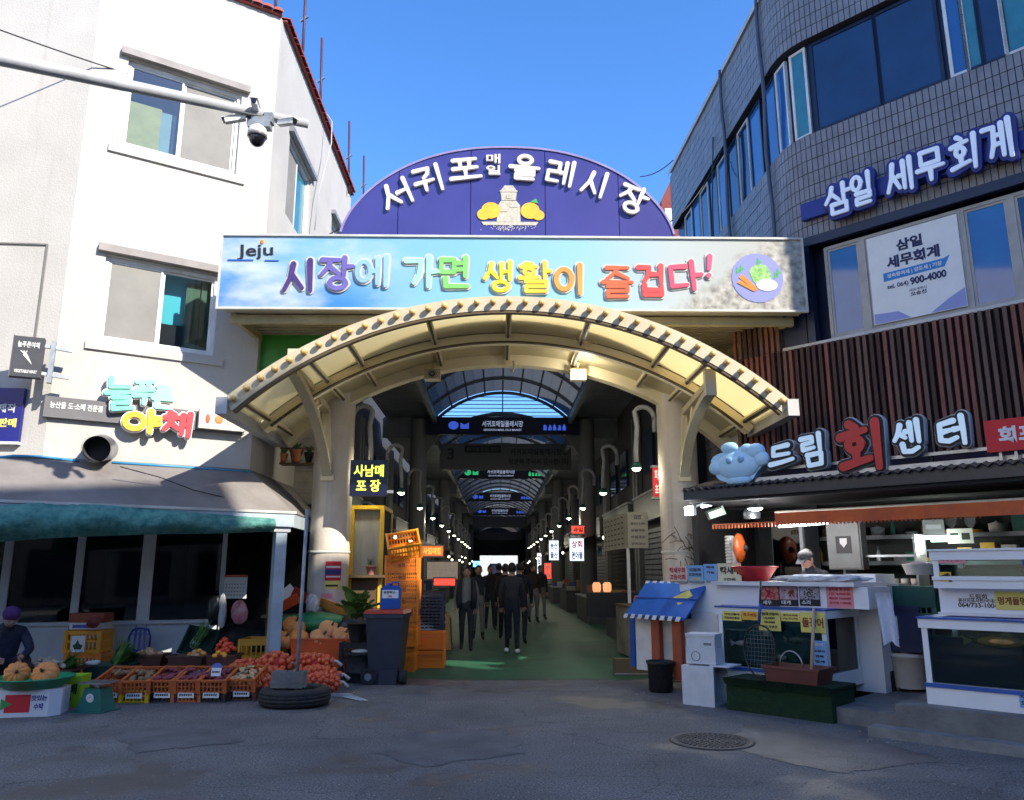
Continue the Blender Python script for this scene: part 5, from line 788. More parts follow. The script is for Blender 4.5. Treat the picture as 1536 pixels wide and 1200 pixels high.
# purple arched name sign
YP = 12.3; e0 = atY(510, 352, YP); e1 = atY(1012, 358, YP); tp_ = atY(762, 220, YP); pc0 = (e0.x + e1.x) / 2; hw = (e1.x - e0.x) / 2; pz = (e0.z + e1.z) / 2 ; ph = tp_.z - pz
ns = T('name_sign', 'purple arched name sign with white lettering and tangerine picture on top of the gate', 'sign', (0, YP, 0))
def pur(x): t = max(-1, min(1, (x - pc0) / hw)); return pz + .0 + ph * (1 - abs(t) ** 2.25) ** .62
vio = mat('violet_panel', (.042, .038, .19), .28, (.056, .052, .24), .8, spec=.6); cuts = [-1, -.66, -.225, .225, .67, 1]
for a, c in zip(cuts, cuts[1:]):
    xa, xb = pc0 + a * hw + .006, pc0 + c * hw - .006; n_ = 20; poly = [(xa, pz), (xb, pz)] + [(xb + (xa - xb) * i / n_, max(pz + .003, pur(xb + (xa - xb) * i / n_) - .04)) for i in range(n_ + 1)]; obj('sign_panel', MB().prism(poly, 0, .06), vio, ns)
b = MB(); N_ = 80; pts = [(pc0 - hw * cos(pi * i / N_), 0, 0) for i in range(N_ + 1)]
for i in range(N_): x0, x1 = pts[i][0], pts[i + 1][0]; b.bar((x0, .10, pur(x0) - .015), (x1, .10, pur(x1) - .015), .24, .035)
b.box(pc0 - hw - .02, pc0 + hw + .02, -.02, .22, pz - .05, pz - .003); obj('edge_trim', b, paint('violet_trim', (.30, .26, .48), .4), ns); b = MB(); n_ = 40; b.prism([(pc0 - hw + .03, pz)] + [(pc0 + hw - .03, pz)] + [(pc0 + (hw - .03) * cos(pi * i / n_), max(pz, pur(pc0 + (hw - .03) * cos(pi * i / n_)) - .05)) for i in range(n_ + 1)], .065, .20); obj('case', b, paint('case_violet', (.16, .14, .30)), ns)
def PP(x, y): v = atY(x, y, YP); return v.x, v.z
lw_ = paint('letter_cream', (.80, .76, .68), .4)
for ch, x, y, w_, h_, r in (('서', 596, 292, 50, 40, .42), ('귀', 643, 271, 44, 42, .28), ('포', 698, 256, 48, 38, .12), ('매', 740, 240, 21, 15, 0), ('일', 740, 257, 21, 15, 0), ('올', 787, 253, 46, 38, -.08), ('레', 841, 261, 42, 42, -.20), ('시', 893, 277, 40, 40, -.30), ('장', 949, 301, 44, 42, -.40)):
    cx_, cz_ = PP(x, y); s = 1 / 87.5; (brush(ns, ch, cx_, cz_, w_ * s * .88, h_ * s * .88, lw_, -.005, .05, .064, r) if w_ > 30 else lettering(ns, ch, cx_, cz_, w_ * s, h_ * s, lw_, -.005, .05, .02, r, 'raised_letter'))
# printed picture: grey stone figure with tangerines (plain silhouettes)
sg_ = mat('stone_print', (.42, .38, .30), .7, (.60, .56, .46), 25); cx_, cz_ = PP(763, 333); s = 1 / 87.5
b = MB(); b.prism([(cx_ - .20, cz_ + .0), (cx_ + .20, cz_ + .0), (cx_ + .19, cz_ + .30), (cx_ + .13, cz_ + .38), (cx_ - .13, cz_ + .38), (cx_ - .19, cz_ + .28)], -.012, -.004); b.prism([(cx_ - .12, cz_ + .39), (cx_ + .12, cz_ + .39), (cx_ + .14, cz_ + .56), (cx_ + .07, cz_ + .66), (cx_ - .07, cz_ + .66), (cx_ - .14, cz_ + .56)], -.012, -.004); b.prism([(cx_ - .42, cz_ - .06), (cx_ + .46, cz_ - .06), (cx_ + .50, cz_ + .0), (cx_ - .46, cz_ + .0)], -.010, -.004)
b.box(cx_ - .15, cx_ + .15, -.018, -.0125, cz_ + .54, cz_ + .565); b.box(cx_ - .035, cx_ + .035, -.018, -.0125, cz_ + .42, cz_ + .50); b.box(cx_ - .15, cx_ - .02, -.018, -.0125, cz_ + .18, cz_ + .22); b.box(cx_ + .02, cx_ + .15, -.018, -.0125, cz_ + .26, cz_ + .30); obj('stone_figure_print', b, sg_, ns)
b = MB()
for i in range(90): a_ = R.gauss(0, .2); c_ = R.uniform(-.17, -.06); w2_ = .006; b.box(cx_ + a_ - w2_, cx_ + a_ + w2_, -.009, -.004, cz_ + c_, cz_ + c_ + w2_ * 2)
obj('spray_print', b, lw_, ns, kind='stuff'); tm = mat('tangerine_print', (.85, .38, .02), .5, (.9, .52, .04), 6)
for dx_, dz_, r in ((-.30, .20, .16), (-.42, .13, .11), (.36, .20, .16), (.50, .12, .10)): obj('tangerine_print', MB().prism([(cx_ + dx_ + r * cos(i * pi / 12), cz_ + dz_ + r * .92 * sin(i * pi / 12)) for i in range(24)], -.016 - r * .02, -.005), tm, ns)
obj('leaf_print', MB().prism([(cx_ + .36, cz_ + .36), (cx_ + .46, cz_ + .42), (cx_ + .50, cz_ + .33)], -.022, -.005), MATS['leafprint'], ns)
# loudspeaker, floodlight, hook under the back arch
t = T('loudspeaker', 'small cream horn speaker under the arch left of centre', 'speaker', tuple(atY(649, 563, 13.7))); obj('case', MB().cbox((0, 0, 0), (.28, .22, .18)), cream, t); obj('cone', MB().lathe([(.075, 0), (.06, -.02), (.03, .02)], 16), black, t, (0, -.12, 0), (pi / 2, 0, 0)); obj('cone_hub', MB().ball((0, -.118, 0), (.03, .01, .03), 10, 6), offwhite, t); obj('bracket', MB().box(-.02, .02, -.02, .02, .09, .22), cream, t)
t = T('floodlight', 'square cream floodlight switched on under the arch right of centre', 'lamp', tuple(atY(867, 563, 13.7))); obj('case', MB().cbox((0, 0, 0), (.28, .16, .20)), cream, t); obj('lens', MB().cbox((.0, -.083, 0), (.20, .006, .13)), mat('flood_lens', (.8, .85, .7), .2), t); obj('bulb', MB().ball((.03, -.09, .01), (.035, .01, .035), 10, 6), lamp_on, t); lamp_light(t, (.03, -.35, -.1), 5, (1, .95, .82)); obj('bracket', MB().box(-.02, .02, -.02, .02, .10, .24), cream, t)
t = T('hook', 'small cream hook hanging from the crown of the arch', 'hook', tuple(atY(770, 545, 13.75))); obj('stem', MB().tube([(0, 0, .05), (.02, 0, -.08), (-.02, 0, -.16), (-.05, 0, -.12)], .02, 8), cream, t)
# signs on left column
Fc_ = Frame((-2.93, 13.66), (1, -.12)); t = T('navy_sign', 'navy hanging sign with yellow hand lettering beside the left column', 'sign', (0, 13.2, 0)); v0 = atY(526, 690, 13.2); v1 = atY(580, 744, 13.2)
obj('panel', MB().box(v0.x, v1.x, 0, .10, v1.z, v0.z), paint('navy_panel', (.006, .008, .035), .4), t); yl = mat('neon_yellow', (.75, .80, .05), .5, emit=.5, ecol=(.8, .85, .1)); m_ = (v0.x + v1.x) / 2; lettering(t, '사남매', m_ + .0, v0.z - .18, .50, .20, yl, -.002, .008, .02); lettering(t, '포 장', m_, v0.z - .43, .40, .20, yl, -.002, .008, .02); obj('hanger', MB().box(v1.x - .0, v1.x + .1, .02, .08, v1.z + .05, v1.z + .1), grey, t)
t = T('column_notice', 'red and blue notice sheet wrapped on the left gate column', 'notice', (-2.93, 14.02, 0))
def wrap(parent, a0, a1, z0, z1, m, r=.349, name='sheet'):
    b = MB(); n_ = 12
    for i in range(n_): A0 = a0 + (a1 - a0) * i / n_; A1 = a0 + (a1 - a0) * (i + 1) / n_; b.quad((r * sin(A0), -r * cos(A0), z0), (r * sin(A1), -r * cos(A1), z0), (r * sin(A1), -r * cos(A1), z1), (r * sin(A0), -r * cos(A0), z1))
    return obj(name, b, m, parent)
zc = lambda y: atY(500, y, 13.68).z
wrap(t, .05, .85, zc(871), zc(842), flat('notice_red', (.55, .02, .03))); wrap(t, .05, .85, zc(884), zc(871.5), yellowpaper); wrap(t, .05, .85, zc(862), zc(854), flat('notice_blue', (.03, .03, .18)), .351, 'blue_band'); wrap(t, .1, .8, zc(852), zc(849), paper, .351, 'text_line'); wrap(t, .1, .8, zc(866), zc(864), paper, .351, 'text_line'); wrap(t, .1, .7, zc(880), zc(877), ink, .351, 'text_line'); wrap(t, -.1, .45, zc(898), zc(890), pinkpaper, .349, 'sticker')
# yellow framed cabinet window
t = T('yellow_cabinet', 'bright yellow framed glass booth window right of the left column', 'cabinet', (0, 14.6, 0)); a = atY(526, 758, 14.6); c = atY(573, 862, 14.6); b = MB(); b.box(a.x, c.x, 0, .08, a.z - .07, a.z); b.box(a.x, a.x + .07, 0, .08, 0, a.z - .071); b.box(c.x - .07, c.x, 0, .08, 0, a.z - .071); b.box(c.x - .07, c.x, .081, 1.2, a.z - .07, a.z); b.box(c.x - .07, c.x, 1.13, 1.2, 0, a.z - .071); b.box(a.x + .071, c.x - .071, 0, .08, c.z - .06, c.z); obj('frame', b, yellow, t)
obj('curtain', MB().box(a.x + .07, c.x - .07, .10, .12, c.z, a.z - .07), mat('curtain_pale', (.45, .46, .42), .8, (.25, .27, .25), 4, .5, 7, streak=True), t); obj('lower_board', MB().box(a.x + .07, c.x - .07, .02, .05, 0, c.z - .061), browntrim, t); obj('counter', MB().box(a.x, c.x + .1, -.2, -.002, c.z - .05, c.z - .0), browntrim, t); obj('side_wall', MB().box(c.x - .06, c.x - .02, .082, 1.12, .9, a.z - .08), dark, t)
pp_ = Vector(((a.x + c.x) / 2 + .12, 14.5, c.z)); t = T('flower_pot', 'small pink terracotta pot on the ledge of the yellow booth', 'pot', tuple(pp_)); obj('pot', MB().lathe([(.06, 0), (.09, .13), (.10, .13), (.10, .16), (.08, .15), (0, .15)], 14), paint('pink_pot', (.50, .22, .18), .7), t); obj('stems', blades(14, .1, .2, .006, .6), leafm, t, kind='stuff').location = (0, 0, .15)
# gooseneck lamps
def goose(x, y, side, label, glow=True):
    t = T('gooseneck_lamp', label, 'lamp', (x, y, 0), 0, 'gooseneck lamps along the arcade'); pts = [(side * .36, 0, 4.1), (side * .36, 0, 4.35)]
    for k in range(9): a = pi * k / 8 * .8; pts.append((side * (.36 - .20 * (1 - cos(a))), 0, 4.35 + .22 * sin(a)))
    pts += [(side * .04, 0, 4.2), (0, 0, 3.75), (0, 0, 3.52)]; obj('pipe', MB().tube(pts, .045, 10), paint('pipe_white', (.45, .45, .44), .5), t); obj('shade', MB().lathe([(.05, 3.54), (.10, 3.46), (.11, 3.42), (.09, 3.43), (.04, 3.5)], 14), green, t); obj('bulb', MB().ball((0, 0, 3.42), (.075, .075, .05), 12, 8), lamp_on, t); lamp_light(t, (0, 0, 3.33), 7); return t
ordn = ['nearest', 'second', 'third', 'fourth', 'fifth', 'sixth', 'seventh', 'eighth', 'ninth', 'tenth', 'eleventh', 'twelfth']
for k in range(12):
    y = 14.3 + k * 4.67 if k else 14.3
    for s in (-1, 1):
        goose(-2.32 if s < 0 else 2.52, y, s, '%s lit gooseneck lamp on the %s side of the arcade counted from the gate' % (ordn[k], 'left' if s < 0 else 'right'))
# ================================================================ ARCADE
arcm = mat('arcade_steel', (.16, .18, .22), .55, (.10, .11, .13), 2, .1, 10); acol = mat('arcade_column_grey', (.20, .21, .22), .6, (.13, .13, .13), 1.2, .2, 12, streak=True)
strip = {}
for bay in range(6):
    y0 = 14.3 + bay * 13.85 if bay else 14.3; y1 = y0 + 13.6; zs_ = 7.0 if bay == 0 else 6.30; rise = .95 if bay == 0 else .90; hwv = 2.35; Rv = (hwv ** 2 + rise ** 2) / (2 * rise); Av = math.asin(hwv / Rv)
    t = T('arcade_roof', ['barrel vault roof bay nearest to the gate', 'second barrel vault roof bay behind the first blue beam', 'third barrel vault bay of the arcade roof', 'fourth barrel vault bay of the arcade roof', 'fifth barrel vault bay of the arcade roof', 'farthest barrel vault bay at the end of the arcade'][bay], 'roof', (XC, y0, zs_), group='barrel vault bays of the arcade')
    def va(a, dr=0): return (Rv + dr) * sin(a), rise - Rv + (Rv + dr) * cos(a)
    def vband(b, r0, r1, ya, yb, a0, a1, n):
        for i in range(n):
            A0 = a0 + (a1 - a0) * i / n; A1 = a0 + (a1 - a0) * (i + 1) / n; p = [va(A0, r0), va(A1, r0), va(A1, r1), va(A0, r1)]; v = [(x, yy, z) for yy in (ya, yb) for x, z in p]; b.add(v, [(0, 1, 2, 3), (7, 6, 5, 4), (0, 4, 5, 1), (1, 5, 6, 2), (2, 6, 7, 3), (3, 7, 4, 0)])
    L_ = y1 - y0; nr = 7
    RB = MB(); vband(RB, -.10, 0, -.05, .05, -Av, Av, 16); RBm = RB.mesh('arch_rib', arcm); PN = MB(); step = L_ / (nr - 1)
    for k in range(nr): link('arch_rib', RBm, t, (0, k * step, 0))
    b = MB()
    for j in range(9): a = -Av + 2 * Av * j / 8; x, z = va(a, -.03); b.box(x - .025, x + .025, .0, L_, z - .02, z + .03)
    obj('purlins', b, arcm, t); pme = []
    for j in range(8):
        b = MB(); vband(b, .03, .04, .004, step - .004, -Av + 2 * Av * j / 8 + .001, -Av + 2 * Av * (j + 1) / 8 - .001, 2); me = b.mesh('roof_pane', vaultglass)
        for k in range(nr - 1): link('roof_pane', me, t, (0, k * step, 0))
    b = MB(); b.box(-4.2, -hwv, 0, L_ + .25, .0, .06); b.box(hwv, 4.2, 0, L_ + .25, 0, .06); b.box(-hwv - .12, -hwv + .02, 0, L_, -.28, .0); b.box(hwv - .02, hwv + .12, 0, L_, -.28, .0); b.box(-4.3, -hwv, L_ + .05, L_ + .2, -.75, -.001); b.box(hwv, 4.3, L_ + .05, L_ + .2, -.75, -.001); obj('side_roof', b, arcm, t)
    if bay < 5:   # columns with haunches and blue cross beam sign
        yc = y1 + .1; nmb = ['first', 'second', 'third', 'fourth', 'fifth'][bay]
        for s in (-1, 1):
            c_ = T('arcade_column', '%s round grey column on the %s side inside the arcade' % (nmb, 'left' if s < 0 else 'right'), 'column', (XC + s * 3.0, yc, 0), group='round columns inside the arcade'); obj('shaft', MB().lathe([(.30, 0), (.30, 6.9)], 24), acol, c_); obj('base_collar', MB().lathe([(.33, 0), (.33, .5), (.302, .52)], 24), concrete, c_)
            b = MB(); b.add([(-s * .25, -.15, 5.6), (-s * .25, .15, 5.6), (-s * .25, .15, 6.9), (-s * .25, -.15, 6.9), (-s * .95, -.15, 6.7), (-s * .95, .15, 6.7), (-s * .95, .15, 6.9), (-s * .95, -.15, 6.9)], [(0, 1, 2, 3), (7, 6, 5, 4), (0, 4, 5, 1), (1, 5, 6, 2), (2, 6, 7, 3), (3, 7, 4, 0)]); obj('haunch', b, acol, c_)
        t2 = T('beam_sign', '%s blue cross beam sign with glowing market name inside the arcade' % nmb, 'sign', (XC, yc - .35, 6.33), group='blue cross beam signs'); glow = [mat('led_blue', (.02, .04, .25), .4, emit=.16, ecol=(.06, .14, .8)), mat('led_white', (.3, .36, .5), .4, emit=.12, ecol=(.6, .7, 1)), mat('led_green', (.02, .5, .2), .4, emit=.12, ecol=(.05, .8, .3))]
        obj('beam', MB().box(-2.72, 2.72, 0, .2, 0, .62), paint('beam_navy', (.006, .010, .04), .4), t2); lettering(t2, '서귀포매일올레시장', 0, .38, 1.45, .22, glow[1], -.002, .01, .01); lettering(t2, 'SEOGWIPO MAEIL OLLE MARKET', 0, .16, 1.35, .07, glow[1], -.002, .01, .01)
        b = MB()
        for k in range(5): b.prism([(1.45 + k * .17, .15), (1.57 + k * .17, .15), (1.57 + k * .17, .2 + .12 * R.random()), (1.51 + k * .17, .32 + .1 * R.random()), (1.45 + k * .17, .2 + .12 * R.random())], -.012, -.002)
        obj('emblem', b, glow[2] if bay == 1 else glow[0], t2); b = MB(); b.prism([(-1.75 + .18 * cos(i * pi / 8), .32 + .15 * sin(i * pi / 8)) for i in range(16)], -.012, -.002); b.prism([(-1.5, .2), (-1.2, .2), (-1.2, .42), (-1.36, .34), (-1.5, .42)], -.012, -.002); obj('emblem', b, glow[2] if bay == 1 else glow[0], t2)
    if bay == 0:  # glazed tympanum with louvres
        b = MB(); t3 = T('louvre_window', 'half round glazed opening with thin horizontal louvres showing blue sky', 'window', (XC, y0 + L_ + .12, zs_)); n_ = 24; poly = [(va(-Av + 2 * Av * i / n_)) for i in range(n_ + 1)]; obj('glass', MB().prism(poly[::-1], .05, .055), clear, t3)
        b = MB()
        for k in range(6): z = .06 + k * .14; hx = 0; xs_ = [p[0] for p in poly if p[1] > z]; b.box(min(xs_), max(xs_), 0, .03, z, z + .025)
        b.box(-.02, .02, -.02, .04, 0, .9); obj('louvres', b, arcm, t3)
# grey hanging direction sign
t = T('direction_sign', 'grey hanging sign with number 3 and black lettering inside the arcade', 'sign', (XC, 30.2, 0)); a = atY(660, 665, 30.2); c = atY(857, 705, 30.2); x0, x1 = a.x - XC, c.x - XC; obj('panel', MB().box(x0, x1, 0, .1, c.z, a.z), paint('sign_grey', (.10, .11, .12), .6, .9), t); hz = a.z - c.z
lettering(t, '3', x0 + .42, c.z + hz * .6, .26, .45, ink, -.003, .005, .02); obj('dark_plate', MB().box(x0 + .95, x0 + 2.35, -.004, -.001, a.z - .36, a.z - .08), ink, t); lettering(t, '새가로공원 정면', x0 + 1.65, a.z - .22, 1.25, .17, MATS['sign_grey'], -.005, .004, .01)
lettering(t, '서귀포매일올레시장을', x1 - 1.25, a.z - .32, 2.2, .24, ink, -.003, .005, .02); lettering(t, '방문해 주셔서 감사합니다', x1 - 1.25, a.z - .70, 2.3, .24, ink, -.003, .005, .02); obj('hangers', MB().box(x0 + .5, x0 + .52, .04, .06, a.z, 6.3).box(x1 - .52, x1 - .5, .04, .06, a.z, 6.3), grey, t)
for yy, w_, z0, z1 in ((66, 4.5, 5.1, 6.0), (80, 4.6, 4.6, 5.4)):
    t = T('dark_banner', ['dark banner hanging between far columns', 'farther dark banner near the arcade end'][yy > 70], 'banner', (XC, yy, 0)); obj('cloth', MB().box(-w_ / 2, w_ / 2, 0, .04, z0, z1), paint('banner_dark', (.015, .02, .05)), t)
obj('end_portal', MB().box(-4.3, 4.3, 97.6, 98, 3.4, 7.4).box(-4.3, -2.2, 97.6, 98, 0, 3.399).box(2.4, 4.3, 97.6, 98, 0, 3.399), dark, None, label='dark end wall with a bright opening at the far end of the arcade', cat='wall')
# side buildings enclosing the arcade (dark)
for s in (-1, 1):
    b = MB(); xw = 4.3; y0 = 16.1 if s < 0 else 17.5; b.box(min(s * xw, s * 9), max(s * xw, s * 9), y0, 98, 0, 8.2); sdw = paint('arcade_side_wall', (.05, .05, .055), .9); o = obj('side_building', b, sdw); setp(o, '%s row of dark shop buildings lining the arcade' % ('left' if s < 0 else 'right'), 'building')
q_ = random.Random(11)
for k in range(11):
    for s_ in (-1, 1):
        y = 20.3 + k * 6.9; t = T('shuttered_shop', '%s dim shuttered shop unit on the %s side of the arcade' % (ordn[k], 'left' if s_ < 0 else 'right'), 'shop', (s_ * 4.28, y, 0), s_ * pi / 2 * -1 + pi, 'shop fronts along the arcade'); t.rotation_euler = (0, 0, -pi / 2 if s_ > 0 else pi / 2)
        c = q_.choice([(.10, .02, .02), (.02, .04, .10), (.12, .10, .05), (.04, .08, .05), (.10, .10, .11)]); obj('sign_panel', MB().box(-2.9, 2.9, -.30, -.05, 2.9, 3.6), paint('fascia_%.2f%.2f' % (c[0], c[1]), c), t); obj('trim', MB().box(-2.95, 2.95, -.34, -.04, 3.605, 3.66), steel, t)
        b = MB(); [b.box(-2.9, 2.9, -.04, -.005, .1 + i * .14, .1 + i * .14 + .11) for i in range(19)]; obj('shutter', b, [arcm, dark][k % 2], t, kind='stuff'); [obj('pilaster', MB().box(x - .12, x + .12, -.16, -.002, 0, 6.2), acol, t) for x in (-3.2, 3.2)]
        b = MB(); [b.box(x, x + 1.3, -.06, -.01, 4.3, 5.5) for x in (-2.4, 0, )]; obj('upper_window', b, blueglass, t, kind='stuff')
# bright street beyond the arcade
t = T('far_building', 'pale sunlit building seen through the far end of the arcade', 'building', (0, 116, 0)); hl = [(x, x + 1.6, z, z + 1.6) for x in (-9, -5, -1.2, 2.6, 6.5) for z in (1, 4.5, 8)]; obj('wall', wall(hl, -14, 14, 0, 11), offwhite, t); obj('core', MB().box(-14, 14, .2, 6, 0, 11), navy, t)
# red brick gable seen right of the purple sign
t = T('brick_gable', 'small red brick gable between the purple sign and the tiled building', 'building', (0, 24, 0)); v = [atY(x, y, 24) for x, y in ((992, 300), (1040, 300), (1040, 240), (1010, 262))]; b = MB(); b.prism([(q.x, q.z) for q in v] if False else [(v[0].x, 4), (v[1].x + 1, 4), (v[1].x + 1, v[2].z + .5), (v[3].x, v[3].z), (v[0].x, v[0].z)], 0, 3); obj('wall', b, mat('brick_red', (.26, .05, .04), .8, (.18, .04, .03), 8, .2, 20), t); obj('window', MB().box(v[0].x + .1, v[0].x + .35, -.02, .0, v[0].z - 1.2, v[0].z - .3), white, t)
# stalls inside the arcade
def stall(y, s, k):
    x = s * 3.15 + (XC if s > 0 else 0); q = random.Random(k * 7 + (s > 0)); c = q.choice([(.05, .05, .06), (.10, .10, .11), (.02, .05, .12), (.08, .06, .04), (.16, .16, .15)]); pos = ordn[k]
    t = T('market_stall', '%s stall on the %s side of the arcade' % (pos, 'left' if s < 0 else 'right'), 'stall', (x, y, 0), group='stalls lining the arcade'); L_ = 3.4; cm_ = paint('counter_%.2f' % c[2], c, .6)
    obj('counter', MB().box(-.55, .55, -L_ / 2, L_ / 2, .0, .78), cm_, t); obj('counter_top', MB().box(-.6, .6, -L_ / 2 - .05, L_ / 2 + .05, .781, .82), lgrey if k % 2 else browntrim, t)
    if not (s > 0 and k == 0): b = MB(); b.add([(-s * .75, -L_ / 2, 2.55), (-s * .75, L_ / 2, 2.55), (s * .8, L_ / 2, 3.0), (s * .8, -L_ / 2, 3.0), (-s * .75, -L_ / 2, 2.40), (-s * .75, L_ / 2, 2.40)], [(0, 1, 2, 3), (0, 4, 5, 1)]); obj('awning', b, paint('awning_%d' % (k % 3), [(.08, .02, .02), (.02, .03, .08), (.04, .045, .05)][k % 3]), t)
    for i in range(9):
        bx_ = T('goods_box', 'box of goods on the %s stall on the %s side of the arcade' % (pos, 'left' if s < 0 else 'right'), 'box', (x + q.uniform(-.35, .35), y - L_ / 2 + .2 + i * .37, .822), q.uniform(-.1, .1), 'boxes of goods on the arcade stalls'); h_ = q.uniform(.12, .4); obj('box', MB().box(-.16, .16, -.15, .15, 0, h_), paint('goods%d' % (i % 5), [(.5, .5, .48), (.35, .08, .03), (.45, .30, .08), (.06, .12, .3), (.05, .14, .05)][i % 5]), bx_)
    return t
for k in range(9):
    for s in (-1, 1):
        y = 19.0 + k * 7.6
        if s < 0 and k == 0: y = 20.5
        stall(y, s, k)
glowred = mat('glow_red', (.7, .04, .03), .4, emit=.35, ecol=(1, .08, .05)); glowwhite = mat('glow_white', (.8, .85, .9), .4, emit=.35, ecol=(.75, .85, 1)); gloworange = mat('glow_orange', (.25, .06, .02), .5, emit=.25, ecol=(.8, .2, .05))
def lsign(px0, py0, px1, py1, Y, txt, bg_, fg, label, vert=False, txts=None):
    a = atY(px0, py0, Y); c = atY(px1, py1, Y); t = T('lit_sign', label, 'sign', (0, Y, 0)); obj('panel', MB().box(a.x, c.x, 0, .15, c.z, a.z), bg_, t); obj('casing', MB().box(a.x - .03, c.x + .03, .01, .17, a.z + .001, a.z + .04).box(a.x - .03, c.x + .03, .01, .17, c.z - .04, c.z - .001), grey, t)
    n_ = max(1, len(txt)); h_ = a.z - c.z
    for i, s_ in enumerate(txt): lettering(t, s_, (a.x + c.x) / 2, a.z - h_ * (i + .5) / n_, (c.x - a.x) * .82, h_ / n_ * .68, fg[i % len(fg)], -.003, .006, .03)
lsign(855, 808, 876, 841, 24, ['상회', '건어물'], glowwhite, [flat('sg_red', (.6, .02, .05)), flat('sg_blue', (.02, .08, .35))], 'glowing white sign with red and blue letters on the right of the arcade')
lsign(858, 789, 876, 800, 27, ['과일'], glowred, [dark], 'small glowing red sign above the white one in the arcade')
lsign(806, 830, 812, 868, 38, ['감', '귤'], glowwhite, [MATS['sg_red']], 'narrow white vertical sign far on the right of the arcade'); lsign(817, 845, 827, 868, 34, ['농', '장'], glowred, [paper], 'red vertical sign with white letters on the right of the arcade')
lsign(824, 811, 838, 840, 30, ['농산', '물산'], glowwhite, [MATS['sg_blue']], 'pale blue lettered sign partly behind a column on the right')
lsign(632, 819, 664, 834, 21.5, ['사임매점'], gloworange, [mat('or_letters', (.6, .2, .05), .5, emit=.6, ecol=(1, .3, .05))], 'dim orange shop sign on the left side of the arcade'); lsign(641, 843, 686, 868, 23, [], glowred if False else mat('lit_shop_front', (.22, .16, .11), .5, (.40, .30, .18), 9, emit=.05, ecol=(.9, .75, .6)), [flat('sgr', (.6, .03, .02)), flat('sgg', (.1, .3, .1))], 'lit shop display with red print on the left inside the arcade')
lsign(651, 868, 682, 878, 22.9, [], glowred, [paper], 'red lit strip under the left shop display')
lsign(710, 842, 720, 850, 46, ['옷'], mat('glow_bluesign', (.05, .2, .8), .4, emit=2, ecol=(.1, .4, 1)), [paper], 'tiny glowing blue sign far on the left of the arcade')
q_ = random.Random(5)
for i in range(26):
    s = 1 if i % 2 else -1; y = 22 + i * 2.3; t = T('string_bulb', 'small bare bulb hanging over the %s stalls of the arcade' % ('right' if s > 0 else 'left'), 'lamp', (XC + s * q_.uniform(2.6, 3.2), y, q_.uniform(2.2, 2.6)), group='bare bulbs over the %s stalls' % ('right' if s > 0 else 'left')); obj('bulb', MB().ball((0, 0, 0), (.05, .05, .05), 8, 6), lamp_on, t); obj('cord', MB().tube([(0, 0, .04), (0, 0, .4)], .01, 4), black, t)
# menu board near right column, red sign
t = T('menu_board', 'cream two sided menu board on a white post beside the right alley stalls', 'sign', (0, 0, 0)); a = atY(905, 790, 19.0); c_ = atY(941, 768, 16.2); e_ = atY(971, 768, 16.2); zb_, zt2 = atY(941, 822, 16.2).z, c_.z; mb_ = paint('menu_cream', (.40, .37, .28), .6, .9)
b = MB(); b.add([(a.x, 19, zb_), (c_.x, 16.2, zb_), (c_.x, 16.2, zt2), (a.x, 19, zt2), (a.x + .06, 19, zb_), (c_.x + .06, 16.3, zb_), (c_.x + .06, 16.3, zt2), (a.x + .06, 19, zt2)], [(0, 1, 2, 3), (7, 6, 5, 4), (3, 2, 6, 7), (0, 4, 5, 1)]); obj('long_side', b, mb_, t); obj('front_side', MB().box(c_.x, e_.x, 16.2, 16.28, zb_, zt2), mb_, t)
obj('post', MB().box(c_.x - .02, c_.x + .04, 16.3, 16.36, 0, zb_), white, t)
for k, s_ in enumerate(('김밥', '칼국수 5,000', '보말국수', '비빔국수', '잔치국수')): lettering(t, s_, (c_.x + e_.x) / 2, zt2 - .10 - k * .135, (e_.x - c_.x) * (.4 if k == 0 else .7), .09 if k == 0 else .055, ink, 16.197, .004, .01)
b = MB()
for i in range(6):
    for j in range(6): f0 = .1 + i * .14; yy = 19 + (16.2 - 19) * f0; xx = a.x + (c_.x - a.x) * f0; b.cbox((xx - .004, yy, zb_ + .1 + j * .11), (.004, .22, .03))
obj('side_text', b, ink, t, kind='stuff')
lsign(980, 701, 999, 745, 14.9, ['회센터', '초장집'], flat('red_sign', (.55, .02, .03)), [paper], 'red sign with white lettering behind the right gate column')
lsign(897, 820, 903, 832, 27.4, ['P'], bluepaper, [navy], 'small blue notice on the first right arcade column') 
# blue tarp edge and right-hand low cabinets near gate
t = T('low_cabinet', 'worn cream cabinet standing along the right alley edge', 'cabinet', (2.45, 15.4, 0), radians(4)); obj('body', MB().box(-.02, .9, -1.2, .9, .04, .92), mat('worn_cream', (.30, .28, .22), .7, (.16, .14, .11), 3), t); obj('top', MB().box(-.05, .95, -1.25, .95, .921, .96), browntrim, t)
for k in range(4): tt = T('round_pot', 'small brown jar on the worn cream cabinet', 'jar', (2.65 + (k % 2) * .2, 14.6 + k * .35, .962), group='jars on the worn cream cabinet'); obj('jar', MB().lathe([(.07, 0), (.10, .08), (.07, .18), (0, .18)], 12), [browntrim, offwhite, terracotta, browntrim][k], tt)
t = T('fish_tank_cabinet', 'narrow white framed display case between the cabinet and the blue awning', 'cabinet', (2.55, 13.2, 0)); b = MB(); [b.box(x, x + .05, y, y + .05, .25, 1.25) for x in (0, .75) for y in (-.5, .6)]; b.box(0, .8, -.5, .65, 1.251, 1.3); b.box(0, .8, -.5, .65, .2, .25); obj('frame', b, white, t); obj('glass', MB().box(.02, .03, -.44, .59, .26, 1.24), smoke, t); obj('inside', MB().box(.2, .7, -.4, .5, .26, 1.1), dark, t); obj('stand', MB().box(.05, .75, -.4, .5, 0, .199), browntrim, t)
